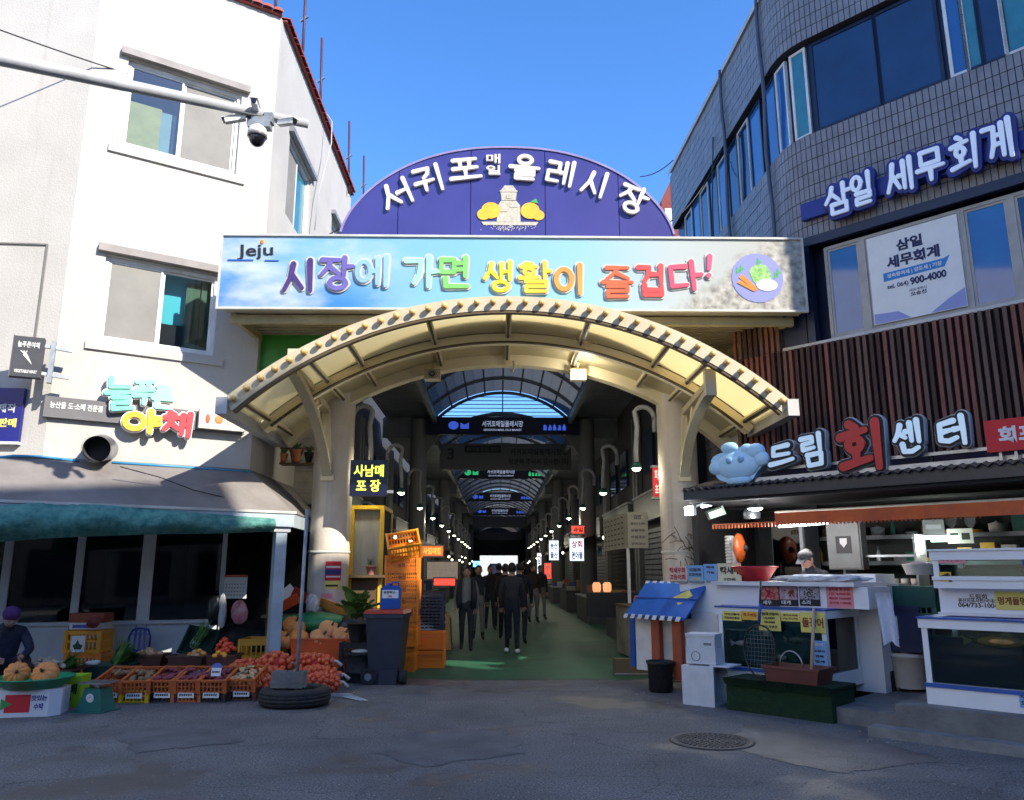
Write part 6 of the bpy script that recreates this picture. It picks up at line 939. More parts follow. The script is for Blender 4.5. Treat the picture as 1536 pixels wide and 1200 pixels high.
t = T('lit_jars', 'pair of amber glowing jars on a dark shelf right of the alley', 'jar', tuple(atY(903, 888, 17))); [obj('jar', MB().lathe([(.07, 0), (.09, .05), (.09, .15), (.06, .2), (0, .2)], 12, 0, (x, 0, 0)), mat('amber_jar', (.45, .20, .10), .2, emit=.3, ecol=(.8, .35, .15)), t) for x in (-.11, .11)]
b = MB().box(-.3, 2, -.3, .3, -.5, -.005); obj('shelf', b, dark, t)
# ================================================================ RIGHT TILED BUILDING
ur = Vector((.692, -.722, 0)).normalized(); nr_ = Vector((ur.y, -ur.x, 0)); p_ = ray(1200, 300); tt = 11.9 / -(p_.x * nr_.x + p_.y * nr_.y); o0 = Vector((0, 0, 0)) + Vector((p_.x, p_.y, 0)) * tt
FR = Frame((o0.x, o0.y), (ur.x, ur.y)); RZ = FR.rz
rb = T('tiled_building', 'grey tiled three storey building with rounded corner and blue windows on the right', 'building', tuple(FR.o), RZ)
RC = 1.15; XS = .30   # curve begins at local x = XS ; turns back along the alley
# path in local coordinates from the right end to the far alley end
ad = (FR.o, ); al = Vector((-.04, 1, 0)).normalized(); rot_ = Matrix.Rotation(-RZ, 3, 'Z'); ald = rot_ @ al   # alley direction in local frame
turn = atan2(ald.y, -ald.x) ; turn = math.acos(max(-1, min(1, -ald.x)))   # angle between -x and alley dir
AL = RC * turn; LR = 7.5
def path(s):   # s = 0 at XS, negative toward the viewer's right; returns local point and outward normal
    if s <= 0: return Vector((XS - s, 0, 0)), Vector((0, -1, 0))
    if s < AL: a = s / RC; return Vector((XS - RC * sin(a), RC * (1 - cos(a)), 0)), Vector((-sin(a), -cos(a), 0))
    a = turn; p = Vector((XS - RC * sin(a), RC * (1 - cos(a)), 0)); return p + Vector((-cos(a), sin(a), 0)) * (s - AL), Vector((-sin(a), -cos(a), 0))
ZL0, ZL1 = FR.px(1370, 305)[1], 0
lwt = (6.89, 5.14); upw = (8.70, 10.45); HT = 11.96; BACKL = 6.9
tile = mat('grey_tile', (.19, .182, .195), .42, (.27, .26, .275), 3.5, .15, 30, spec=.5); grout = mat('dark_grout', (.03, .03, .04), .9)
def ribbon(b, s0, s1, z0, z1, off, n=None, m=0):
    n = n or max(1, int((s1 - s0) / .25)); 
    for i in range(n):
        a, an = path(s0 + (s1 - s0) * i / n); c, cn = path(s0 + (s1 - s0) * (i + 1) / n); a = a + an * off; c = c + cn * off; b.quad((a.x, a.y, z0), (c.x, c.y, z0), (c.x, c.y, z1), (a.x, a.y, z1), m)
bk_ = MB(); SE = AL + BACKL
ribbon(bk_, -LR, SE, lwt[0], upw[0], 0); ribbon(bk_, -LR, SE, upw[1], HT, 0); ribbon(bk_, AL * .6, SE, 0, lwt[0], 0); obj('wall', bk_, grout, rb)
TH, TW = .205, .092; tl = MB()
def tilebox(s, z, w_, h_):
    a, an = path(s); c, cn = path(s + w_); j = R.uniform(.008, .013); a0 = a + an * .001; c0 = c + cn * .001; a1 = a + an * j; c1 = c + cn * j
    return [(a0.x, a0.y, z), (c0.x, c0.y, z), (c0.x, c0.y, z + h_), (a0.x, a0.y, z + h_), (a1.x, a1.y, z), (c1.x, c1.y, z), (c1.x, c1.y, z + h_), (a1.x, a1.y, z + h_)]
TF = [(4, 5, 6, 7), (0, 1, 5, 4), (1, 2, 6, 5), (2, 3, 7, 6), (3, 0, 4, 7)]
near = []
for z0, z1, s_st in ((lwt[0], upw[0], -LR), (upw[1], HT, -LR), (3.2, lwt[0], AL * .62)):
    nrow = int((z1 - z0) / TH)
    for r_ in range(nrow):
        z = z0 + r_ * (z1 - z0) / nrow; s = s_st; k = 0; hh = (z1 - z0) / nrow - .014
        while s < SE - TW:
            v = tilebox(s, z, TW - .013, hh)
            if z0 == lwt[0] and -2.9 < s < .3 and r_ < 8: near.append((s, v))
            else: tl.add(v, TF)
            s += TW; k += 1
near.sort(key=lambda q: q[0]); cnt = 0
for s, v in near:
    if cnt < 290: b = MB(); b.add(v, TF); obj('wall_tile', b, tile, rb); cnt += 1
    else: tl.add(v, TF)
obj('wall_tiles', tl, tile, rb, kind='stuff')
cap = MB(); ribbon(cap, -LR, SE, HT, HT + .12, .06); n_ = 40
for i in range(n_): a, an = path(-LR + (SE + LR) * i / n_); c, cn = path(-LR + (SE + LR) * (i + 1) / n_); a1, c1 = a + an * .06, c + cn * .06; a2, c2 = a - an * .4, c - cn * .4; cap.quad((a1.x, a1.y, HT + .12), (c1.x, c1.y, HT + .12), (c2.x, c2.y, HT + .12), (a2.x, a2.y, HT + .12))
obj('parapet_cap', cap, paint('cap_white', (.5, .5, .5)), rb)
# window bands
bn = MB(); ribbon(bn, -LR, SE, upw[0], upw[1], -.16, m=0); obj('window_recess', bn, navy, rb)
rv = MB(); n_ = 60
for z, d in ((upw[0], 1), (upw[1], -1), (lwt[0], -1)):
    for i in range(n_): a, an = path(-LR + (SE + LR) * i / n_); c, cn = path(-LR + (SE + LR) * (i + 1) / n_); a2, c2 = a - an * .3, c - cn * .3; rv.quad((a.x, a.y, z), (c.x, c.y, z), (c2.x, c2.y, z), (a2.x, a2.y, z))
obj('reveals', rv, grout, rb)
def strip_window(s0, s1, z0, z1, pm, fm, off=-.10):
    w_ = MB(); f = .05; a, an = path(s0); c, cn = path(s1)
    def pt(s, o_, z): t_ = (s - s0) / (s1 - s0); p = a.lerp(c, t_); nn = an.lerp(cn, t_).normalized(); p = p + nn * o_; return (p.x, p.y, z)
    def bx_(sa, sb, za, zb, o0_, o1_, B_): v = [pt(sa, o0_, za), pt(sb, o0_, za), pt(sb, o0_, zb), pt(sa, o0_, zb), pt(sa, o1_, za), pt(sb, o1_, za), pt(sb, o1_, zb), pt(sa, o1_, zb)]; B_.add(v, [(0, 1, 2, 3), (7, 6, 5, 4), (0, 4, 5, 1), (1, 5, 6, 2), (2, 6, 7, 3), (3, 7, 4, 0)])
    bx_(s0, s0 + f, z0, z1, off, off - .06, w_); bx_(s1 - f, s1, z0, z1, off, off - .06, w_); bx_(s0 + f, s1 - f, z0, z0 + f, off, off - .06, w_); bx_(s0 + f, s1 - f, z1 - f, z1, off, off - .06, w_)
    o = obj('window', w_, fm, rb); P_ = MB(); bx_(s0 + f + .001, s1 - f - .001, z0 + f, z1 - f, off - .02, off - .03, P_); obj('pane', P_, pm, o); return o
def S_(x, y): return XS - FR.px(x, y)[0]   # photo column on the flat facade -> path coordinate
zz0, zz1 = upw[0] + .05, upw[1] - .05
blue2 = mat('blue_glass_lit', (.02, .10, .30), .05, (.03, .16, .42), .8, spec=.9)
for x0, x1, pm, fm in ((1214, 1312, blueglass, navy), (1314, 1408, blueglass, navy), (1424, 1448, blue2, white), (1449, 1472, cyanglass, navy), (1473, 1510, blueglass, navy), (1511, 1560, cyanglass, white), (1562, 1640, blueglass, navy)):
    strip_window(S_(x1, 60), S_(x0, 120), zz0, zz1, pm, fm)
# around the rounded corner and down the alley face
s1 = S_(1212, 120); cs_ = [(s1 + .06, s1 + .42, cyanglass, white), (s1 + .55, s1 + .95, blue2, white), (s1 + .97, s1 + 1.5, blue2, navy)]
k = s1 + 1.7
while k < SE - .8: cs_ += [(k, k + .62, [blue2, blueglass, blueglass][len(cs_) % 3], navy if len(cs_) % 2 else MATS['off_white'])]; k += .66
for a_, b_, pm, fm in cs_: strip_window(a_, b_, zz0, zz1, pm, fm)
# lower window band with office poster
lo = MB(); x_l = FR.px(1200, 440)[0]; lo.box(x_l - .35, 7.5, -.03, .35, lwt[1] - .05, lwt[1] + .0); obj('lower_sill', lo, offwhite, rb)
lb3 = MB(); lb3.box(x_l - .32, 7.5, .28, .33, lwt[1], lwt[0]); lb3.box(x_l - .32, 7.5, -.07, .05, lwt[0] - .15, lwt[0] - .001); lb3.box(x_l - .32, x_l + .06, .0, .27, lwt[1], lwt[0] - .151); lb3.box(x_l + .10, x_l + .22, -.05, .10, lwt[1], lwt[0] - .151); obj('dark_frame', lb3, navy, rb)
fmw = paint('frame_grey_cream', (.42, .40, .37), .5); zA, zB = lwt[1] + .0, lwt[0] - .16
def lx(x, y): return FR.px(x, y, -.05)[0]
cols = [(1242, 1297), (1300, 1452), (1456, 1532), (1536, 1640)]
for k, (a_, b_) in enumerate(cols):
    xa, xb = lx(a_, 450), lx(b_, 420); window(rb, xa, xb, zA, zB - .05, [(1, [blue2, blueglass, blue2, blueglass][k])], fmw, .05, .05, .08)
xa, xb = lx(1303, 440), lx(1450, 400); ps_ = T('office_poster', 'white office poster with navy lettering and phone number in the lower right window', 'poster', tuple(FR.o), RZ); zpa, zpb = zA + .08, zB - .12
board(ps_, xa + .05, xb - .04, zpa, zpb, paper, .03, .01, 'sheet'); xm = (xa + xb) / 2; W_ = xb - xa; H_ = zpb - zpa; dn_ = flat('poster_navy', (.01, .02, .09))
for s_, fx, fz, fw_, fh, m_, bo in (('삼일', .48, .83, .27, .13, dn_, .04), ('세무회계', .50, .66, .54, .14, dn_, .04), ('tel. 064)', .32, .385, .22, .065, dn_, .015), ('900-4000', .63, .395, .36, .085, dn_, .04), ('상속증여세 | 양도세 | 기장', .50, .51, .56, .055, paper, .02), ('대표세무사', .52, .30, .18, .03, grey, .01), ('오승진', .52, .255, .16, .045, dn_, .02)):
    lettering(ps_, s_, xa + W_ * fx, zpa + H_ * fz, W_ * fw_, H_ * fh, m_, .025 if m_ is paper else .027, .003, bo)
b = MB(); b.prism([(xa + W_ * .18, zpa + H_ * .46), (xa + W_ * .80, zpa + H_ * .47), (xa + W_ * .86, zpa + H_ * .58), (xa + W_ * .80, zpa + H_ * .56), (xa + W_ * .18, zpa + H_ * .555)], .0255, .029); obj('blue_ribbon', b, flat('ribbon_blue', (.03, .22, .55)), ps_)
obj('building_print', MB().prism([(xa + .06, zpa + .01), (xa + W_ * .42, zpa + .01), (xa + W_ * .3, zpa + H_ * .10), (xa + .06, zpa + H_ * .12)], .026, .029).prism([(xa + W_ * .62, zpa + .01), (xb - .05, zpa + .01), (xb - .05, zpa + H_ * .2), (xa + W_ * .8, zpa + H_ * .12)], .026, .029), flat('print_lilac', (.28, .32, .60)), ps_)
# blue raised letter sign
ts = T('office_sign', 'blue bar sign with raised white letters on the tiled facade', 'sign', tuple(FR.o), RZ)
xa, _ = FR.px(1202, 320, .1); xb = 7.6; zc_ = 7.32; obj('bar', MB().box(xa, xb, -.12, -.02, zc_ - .14, zc_ + .14), paint('sign_blue', (.012, .03, .26), .4), ts)
bld = paint('deep_letter_blue', (.012, .025, .22), .4); ll = mat('letter_white', (.80, .86, .95), .4, emit=.03, ecol=(.6, .75, 1))
for ch, x, y, w_, h_ in (('삼', 1257, 298, 46, 46), ('일', 1293, 283, 36, 48), ('세', 1349, 264, 46, 52), ('무', 1395, 247, 46, 46), ('회', 1446, 228, 46, 52), ('계', 1496, 211, 50, 56)):
    c = FR.px(x, y, .25); sc_ = FR.px(x + w_ * .5, y - .3 * w_ * .5, .25)[0] - FR.px(x - w_ * .5, y + .3 * w_ * .5, .25)[0]; a_ = (ts, ch, c[0], c[1], sc_ * .80, h_ / 92.5 * .84); brush(*a_, bld, -.122, .10, .165, 0, 'letter_backing'); brush(*a_, ll, -.235, .03, .062, 0)
# downpipes and cables on the alley face
for k, s in enumerate((AL + .25, AL + 2.4)):
    pts = []
    for i in range(12): z = HT + .1 - i * (HT - 6.2) / 11; p, n_2 = path(s + .05 * sin(i * 1.3)); p = p + n_2 * .07; pts.append((p.x, p.y, z))
    o = obj('cable_bundle', MB().tube(pts, .035, 6), paint('cable_grey', (.10, .10, .13))); setp(o, ['near grey cable bundle running down the rounded tiled corner', 'far thin cable bundle down the tiled alley face'][k], 'cable'); o.location = FR.o; o.rotation_euler = (0, 0, RZ)
pts = []
for i in range(14): z = 10.9 - i * .35; p, n_2 = path(AL + 3.1 + .35 * sin(i * .25)); p = p + n_2 * .06; pts.append((p.x, p.y, z))
o = obj('cable', MB().tube(pts, .015, 5), black); setp(o, 'thin black cable looping down the far tiled alley face', 'cable'); o.location = FR.o; o.rotation_euler = (0, 0, RZ)
# timber slat wall
sl = T('slat_wall', 'dark timber slat cladding between the seafood sign and office windows', 'wall', tuple(FR.o), RZ); sm_ = [mat('slat_red_brown', (.17, .05, .035), .75, (.27, .10, .07), 5, .3, 40, streak=True), mat('slat_brown', (.11, .055, .04), .75, (.18, .10, .075), 5, .3, 40, streak=True), mat('slat_dark', (.05, .022, .017), .8, (.09, .04, .03), 5, .3, 40, streak=True)]
z0s, z1s = 2.95, lwt[1] - .055; x = -1.35; sme = [MB().box(0, .052, -.07, 0, z0s, z1s).mesh('slat', m) for m in sm_]; xe_ = 7.2
while x < xe_: link('slat', R.choice(sme), sl, (x + R.uniform(-.004, .004), R.uniform(-.006, .01), 0)); x += .098
obj('backing', MB().box(-1.4, xe_, .012, .06, z0s, z1s), mat('slat_backing', (.012, .008, .007), .9), sl)
xw0 = x_l - .35; x = -1.35
sme2 = [MB().box(0, .052, -.06, 0, z1s + .01, lwt[0] - .4).mesh('slat', m) for m in sm_]
while x < xw0 - .05: link('slat', R.choice(sme2), sl, (x, 0, 0)); x += .098
# ================================================================ SEAFOOD SHOP
OA = 1.3; FR = Frame((p_.x * 11.2 / -(p_.x * nr_.x + p_.y * nr_.y), p_.y * 11.2 / -(p_.x * nr_.x + p_.y * nr_.y)), (ur.x, ur.y)); aw = T('shop_canopy', 'black corrugated canopy edge over the seafood stall', 'awning', tuple(FR.o), RZ); ax0 = FR.px(1025, 740, OA)[0]; ax1 = 6.5; blm = mat('canopy_black', (.010, .012, .02), .35, (.02, .022, .035), 8)
b = MB(); b.box(ax0, ax1, -OA, -OA + .05, 2.60, 2.78); obj('fascia', b, blm, aw); b = MB()
nn = int((ax1 - ax0) / .12)
for i in range(nn): xx = ax0 + i * .12; b.add([(xx, -OA - .06, 2.72), (xx + .06, -OA - .06, 2.76), (xx + .06, -.05 + .62, 3.22), (xx, -.05 + .62, 3.18), (xx + .12, -OA - .06, 2.72), (xx + .12, -.05 + .62, 3.18)], [(0, 1, 2, 3), (1, 4, 5, 2)])
obj('roof_sheet', b, blm, aw); b = MB(); b.box(ax0 + .05, ax1, -OA + .06, .4, 2.56, 2.60); obj('soffit', b, dark, aw)
b = MB(); b.box(ax0 + .6, ax1, -OA + .2, -OA + .26, 2.80, 2.86); b.box(ax0 + .4, ax1, -OA + .3, -OA + .4, 2.95, 2.99); obj('sign_rails', b, steel, aw)
ss = T('seafood_sign', 'black outlined raised letter sign with one big red letter over the seafood stall', 'sign', tuple(FR.o), RZ); ow = .95
icew = mat('letter_ice', (.55, .72, .80), .4, (.62, .80, .88), 4, emit=.08, ecol=(.6, .8, 1)); bigred = mat('letter_red', (.62, .012, .015), .4); rimw = paint('letter_rim', (.65, .68, .70), .5)
for ch, x, y, w_, h_, m_ in (('드', 1171, 682, 40, 38, icew), ('림', 1218, 676, 40, 52, icew), ('회', 1291, 667, 68, 76, bigred), ('센', 1361, 656, 46, 52, icew), ('터', 1427, 647, 50, 44, icew)):
    c = FR.px(x, y, ow + .2); sc_ = FR.px(x + w_ * .5, y, ow + .2)[0] - FR.px(x - w_ * .5, y, ow + .2)[0]; hh = FR.px(x, y - h_ / 2, ow + .2)[1] - FR.px(x, y + h_ / 2, ow + .2)[1]
    lw_ = .060 if m_ is icew else .10; a_ = (ss, ch, c[0], c[1], sc_ * .86, hh * .84); brush(*a_, rimw, -ow - .06, .10, lw_ + .078, .06, 'letter_case'); brush(*a_, ink, -ow - .172, .012, lw_ + .058, .06, 'letter_outline'); brush(*a_, m_, -ow - .196, .012, lw_, .06)
obj('posts', MB().box(FR.px(1260, 700, 1)[0], FR.px(1260, 700, 1)[0] + .04, -ow - .0, -ow + .04, 2.8, 3.3).box(FR.px(1392, 690, 1)[0], FR.px(1392, 690, 1)[0] + .04, -ow, -ow + .04, 2.8, 3.4), ink, ss)
# pale blue fish emblem
c = FR.px(1104, 693, ow + .25); fe = T('fish_emblem', 'pale blue moulded fish shaped emblem left of the seafood lettering', 'emblem', tuple(FR.w(c[0], ow + .2, c[1])), RZ); ice2 = mat('emblem_blue', (.42, .70, .90), .35, (.52, .78, .94), 4)
b = MB(); poly = []
for i in range(40): a_ = i * pi / 20; r_ = 1 + .06 * sin(5 * a_ + 1) + .05 * sin(3 * a_); poly.append((.40 * r_ * cos(a_) - .02, .25 * r_ * sin(a_) - .04))
b.prism(poly, 0, .14); b.ball((0, 0, -.04), (.34, .07, .20), 20, 10); obj('body', b, ice2, fe); b = MB(); b.ball((.28, -.0, .13), (.15, .06, .11), 12, 8); b.ball((.36, -.0, .02), (.12, .06, .11), 12, 8); b.ball((-.12, 0, .22), (.14, .05, .08), 12, 8); b.ball((.15, 0, .18), (.10, .05, .07), 12, 8); b.ball((-.34, 0, -.05), (.13, .05, .10), 12, 8); b.ball((0, 0, -.26), (.2, .05, .07), 12, 8); obj('fins', b, ice2, fe)
obj('eye', MB().ball((-.10, -.07, .03), (.05, .02, .05), 12, 8).ball((.08, -.07, .03), (.05, .02, .05), 12, 8), paint('eye_blue', (.30, .55, .80)), fe)
q = FR.rect([(1476, 634), (1560, 622), (1566, 672), (1484, 680)], ow + .25); rs = T('red_sign', 'red sign with white lettering cut by the right picture edge above the canopy', 'sign', tuple(FR.o), RZ); board(rs, q[0], q[0] + 1.15, q[2], q[3], flat('sign_red', (.62, .015, .02)), -ow - .3, .1); lettering(rs, '회포장', q[0] + .42, q[3] - .18, .58, .19, paper, -ow - .301, .004, .04); lettering(rs, 'T.064-733', q[0] + .75, q[2] + .08, .5, .08, paper, -ow - .301, .004, .02); [obj('leg', MB().box(q[0] + a_, q[0] + a_ + .03, -ow - .25, -ow - .22, 2.8, q[2]), steel, rs) for a_ in (.1, .25)]
# orange awning
oa = T('orange_awning', 'faded orange fabric awning strip under the black canopy', 'awning', tuple(FR.o), RZ); a = FR.px(1162, 770, 1.1); zt_ = a[1]; zb_ = FR.px(1162, 783, 1.1)[1]; om = mat('awning_orange', (.60, .13, .03), .8, (.45, .09, .03), 4, .3, 8)
b = MB(); n_ = 50
for i in range(n_): xa = a[0] + (6.5 - a[0]) * i / n_; xb = a[0] + (6.5 - a[0]) * (i + 1) / n_; ya, yb = -1.1 - .015 * sin(i * .9), -1.1 - .015 * sin((i + 1) * .9); b.quad((xa, ya, zb_ - .04), (xb, yb, zb_ - .04), (xb, -1.1, zt_), (xa, -1.1, zt_))
obj('valance', b, om, oa); obj('roll_bar', MB().tube([(a[0], -1.08, zt_ + .01), (6.5, -1.08, zt_ + .01)], .02, 8), paint('bar_cream', (.6, .5, .35)), oa); obj('fabric', MB().quad((a[0], -1.08, zt_), (6.5, -1.08, zt_), (6.5, .0, zt_ + .12), (a[0], .0, zt_ + .12)), om, oa)
fr_ = MB(); [fr_.cbox((a[0] - 1.0 + i * .05, -1.02, zb_ - .03), (.02, .02, .05)) for i in range(70)]; fr_.box(a[0] - 1.0, 6.4, -1.03, -1.01, zb_ - .0, zb_ + .012); setp(obj('fringe', fr_, terracotta), 'rusty toothed trim strip below the orange awning', 'trim').location = FR.o; bpy.data.objects['fringe'].rotation_euler = (0, 0, RZ)
# interior
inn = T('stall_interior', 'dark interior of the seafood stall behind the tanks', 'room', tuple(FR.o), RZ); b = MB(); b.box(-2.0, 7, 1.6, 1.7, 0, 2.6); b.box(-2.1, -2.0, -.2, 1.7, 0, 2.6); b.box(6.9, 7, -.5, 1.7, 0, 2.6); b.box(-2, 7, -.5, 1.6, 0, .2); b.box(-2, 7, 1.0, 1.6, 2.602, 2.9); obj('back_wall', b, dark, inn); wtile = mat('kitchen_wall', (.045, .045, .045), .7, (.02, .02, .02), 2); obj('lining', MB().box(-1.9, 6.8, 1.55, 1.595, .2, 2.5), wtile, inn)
_T = []
def inthing(name, label, cat, x, y, off, parts, group=None, rz=0):
    c = FR.px(x, y, off); t = T(name, label, cat, tuple(FR.w(c[0], off, c[1])), RZ + rz, group)
    _T.append(t)
    for nm, mb_, mt, *rest in parts: obj(nm, mb_, mt, t, *(rest or []))
    return t
bxm = paint('box_grey', (.13, .14, .14), .5); t = inthing('fuse_box', 'grey wall cabinet with a black shield sticker in the stall', 'cabinet', 1266, 815, -.1, [('case', MB().box(-.24, .24, 0, .2, -.36, .36), bxm), ('door', MB().box(-.22, .22, -.015, -.001, -.34, .34), bxm), ('sticker', MB().box(-.11, .11, -.019, -.016, -.14, .10), ink), ('shield', MB().prism([(-.05, .07), (.05, .07), (.05, -.0), (0, -.06), (-.05, -.0)], -.022, -.0195), lgrey)])
tube_m = mat('tube_white', (1, 1, 1), .3, emit=5, ecol=(.85, .95, 1))
inthing('tube_lamp', 'lit white tube lamp below the orange awning left end', 'lamp', 1204, 787, .85, [('tube', MB().tube([(-.34, 0, 0), (.34, 0, .02)], .028, 10), tube_m), ('holder', MB().box(-.36, .36, -.02, .02, .03, .06), white)]); lamp_light(_T[-1], (0, -.0, -.06), 9, (.92, .97, 1), .15)
inthing('flood_lamp', 'lit white floodlight at the left end of the canopy beside the column', 'lamp', 1033, 766, 1.2, [('case', MB().cbox((0, .03, 0), (.20, .05, .14)), grey), ('lens', MB().cbox((0, -.0, -.0), (.17, .01, .11)), tube_m), ('arm', MB().bar((.1, .05, .05), (.3, .1, .12), .02, .02), steel)], rz=-.3); lamp_light(_T[-1], (0, -.08, -.02), 6, (.92, .97, 1))
inthing('flood_lamp', 'tilted greenish floodlight second from the column under the canopy', 'lamp', 1072, 770, 1.0, [('case', MB().cbox((0, .03, 0), (.28, .05, .13)), paint('lamp_green', (.25, .32, .25)), (0, 0, 0), (.3, -.25, 0)), ('lens', MB().cbox((.02, 0, -.01), (.22, .01, .09)), mat('lens_pale', (.6, .7, .6), .3, emit=.6, ecol=(.7, .9, .7)), (0, 0, 0), (.3, -.25, 0))])
inthing('flood_lamp', 'small bright lamp under the canopy above the orange fan', 'lamp', 1133, 763, .9, [('shade', MB().lathe([(.04, .07), (.10, .02), (.11, 0)], 14), grey), ('bulb', MB().ball((0, 0, 0), (.10, .10, .03), 14, 6), tube_m)]); lamp_light(_T[-1], (0, 0, -.08), 6, (.92, .97, 1))
inthing('tube_lamp', 'lit tube lamp high behind the first floodlights under the canopy', 'lamp', 1068, 758, .6, [('tube', MB().tube([(-.18, 0, 0), (.18, 0, .05)], .03, 8), tube_m), ('holder', MB().box(-.19, .19, -.02, .02, .05, .08), white)])
inthing('tube_lamp', 'greenish lit tube lamp deep inside the stall over the shelf', 'lamp', 1404, 806, -.6, [('tube', MB().tube([(-.30, 0, 0), (.15, 0, .0)], .022, 8), tube_m), ('cover', MB().box(-.06, .28, -.03, .03, -.06, .02), mat('cover_mint', (.35, .6, .45), .4, emit=.8, ecol=(.6, 1, .8)))]); lamp_light(_T[-1], (0, -.05, -.1), 4, (.9, 1, .92), .15)
for k, (x, l_) in enumerate(((1427, 'left framed shield picture high on the stall wall'), (1455, 'right framed shield picture high on the stall wall'))): inthing('plaque', l_, 'plaque', x, 783, -1.2, [('plate', MB().prism([(-.07, .08), (.07, .08), (.07, -.02), (0, -.10), (-.07, -.02)], 0, .02), bxm)])
inthing('wall_poster', 'pale price poster on the back wall right of the mint lamp', 'poster', 1440, 804, -.8, [('sheet', MB().box(-.16, .16, 0, .01, -.10, .10), offwhite), ('print', MB().box(-.12, -.02, -.003, -.001, -.05, .04).box(.02, .12, -.003, -.001, -.05, .04), ink)]); inthing('wall_poster', 'dim grey poster above the mint lamp', 'poster', 1400, 790, -.9, [('sheet', MB().box(-.14, .14, 0, .01, -.10, .10), bxm), ('print', MB().box(-.1, .1, -.003, -.001, -.03, .03), grey)])
q_ = random.Random(3); xs0 = FR.px(1290, 850, -1.2)[0]
for r_, (z, o_) in enumerate(((1.25, -1.2), (1.72, -1.25), (2.1, -1.3))):
    t = T('wall_shelf', ['lowest long shelf on the stall back wall', 'middle long shelf on the stall back wall', 'top long shelf on the stall back wall'][r_], 'shelf', tuple(FR.w(0, o_, z)), RZ); obj('board', MB().box(-1.2, 5.5, -.15, .2, -.03, 0), steel, t); obj('lip', MB().box(-1.2, 5.5, -.16, -.152, -.04, .02), grey, t)
    x = -1.1
    while x < 5.2:
        kk_ = q_.randrange(4); c_ = q_.choice(['offwhite', 'redor', 'bluepl', 'steel', 'grey', 'green', 'yellow', 'browntrim']); m_ = globals()[c_]; tt_ = T(['bottle', 'pot', 'goods_box', 'bowl'][kk_], '%s on the %s shelf at the back of the seafood stall' % (['bottle', 'pot', 'box', 'bowl'][kk_], ['lowest', 'middle', 'top'][r_]), ['bottle', 'pot', 'box', 'bowl'][kk_], tuple(FR.w(x, o_, z + .002)), RZ, 'kitchen goods on the %s stall shelf' % ['lowest', 'middle', 'top'][r_])
        if kk_ == 0: obj('bottle', MB().lathe([(.035, 0), (.037, .14), (.015, .19), (.015, .24), (0, .24)], 10), m_, tt_)
        elif kk_ == 1: obj('pot', MB().lathe([(.09, 0), (.10, .13), (.105, .13), (.02, .16), (0, .18)], 14), m_, tt_)
        elif kk_ == 2: h_ = q_.uniform(.08, .26); obj('box', MB().box(-.09, .09, -.08, .08, 0, h_), m_, tt_)
        else: obj('bowl', MB().lathe([(.04, 0), (.09, .05), (.095, .06), (.08, .055), (0, .02)], 12), m_, tt_)
        x += q_.uniform(.16, .34)
# orange fan
b = MB(); b.lathe([(.02, -.06), (.12, -.05), (.20, -.02), (.215, 0), (.20, .04), (.10, .08), (0, .09)], 24); t = inthing('electric_fan', 'orange round electric fan hung above the red basin', 'fan', 1108, 822, .55, [('cage', b, paint('fan_orange', (.50, .09, .015), .35), (0, 0, 0), (0, pi / 2, radians(14))), ('hub', MB().ball((.09, .02, 0), (.05, .05, .05), 10, 8), ink), ('column', MB().tube([(-.10, .1, -.5), (-.12, .1, .15)], .05, 10), offwhite)])
b = MB(); [b.lathe([(.06, z), (.075, z + .02), (.06, z + .04)], 10, 0, (-.2, .1, -.35)) for z in [i * .045 for i in range(12)]]; obj('hose_coil', b, offwhite, t)
inthing('kettle', 'round steel pot hanging upside down under the canopy', 'pot', 1128, 778, .4, [('pot', MB().lathe([(.12, 0), (.13, .08), (.10, .14), (.03, .16)], 16), steel)])
inthing('glass_door_fridge', 'dark glass fronted refrigerator behind the red basin', 'refrigerator', 1184, 850, -.2, [('case', MB().box(-.26, .26, .02, .5, -.55, .62), paint('fridge_mid', (.05, .055, .06))), ('door', MB().box(-.24, .20, 0, .015, -.5, .58), smoke), ('frame', MB().box(.2, .25, -.02, .018, -.55, .62), grey)])
b = MB(); [b.box(-.5, .5, -.2, .2, z, z + .03) for z in (-.45, 0, .4)]; [b.box(x, x + .03, -.2, .2, -.8, .7) for x in (-.5, .47)]
t = inthing('wire_shelf', 'grey shelf rack with dishes in the middle of the stall', 'shelf', 1330, 880, -.4, [('frame', b, steel)]); 
for k in range(7): tt_ = T('dish_stack', 'small stack of white dishes on the rack in the stall', 'dishes', tuple(FR.w(FR.px(1330, 880, -.4)[0] - .4 + k * .13, -.4, FR.px(1330, 880, -.4)[1] + .03)), 0, 'dish stacks on the rack'); obj('bowls', MB().lathe([(.03, 0), (.055, .02), (.05, .03), (.055, .05), (.05, .06), (.055, .08), (0, .08)], 10), offwhite, tt_)
inthing('white_bucket', 'large pale tub on top of the green crate', 'bucket', 1381, 862, .5, [('tub', MB().lathe([(.16, 0), (.20, .12), (.21, .13), (.19, .12), (0, .1)], 18), offwhite), ('contents', MB().ball((0, 0, .11), (.16, .16, .05), 12, 6), lgrey)])
gc_ = crate_mesh(.52, .36, .34, green, 8); c = FR.px(1378, 925, .5); t = T('green_crate', 'dark green crate with cloth over it beside the right tanks', 'crate', tuple(FR.w(c[0], .5, c[1])), RZ); obj('crate_body', gc_, None, t); obj('cloth', MB().box(-.28, .28, -.21, -.2, .12, .36).box(-.28, .28, -.21, .2, .361, .37), paint('cloth_teal', (.02, .09, .075), .85), t)
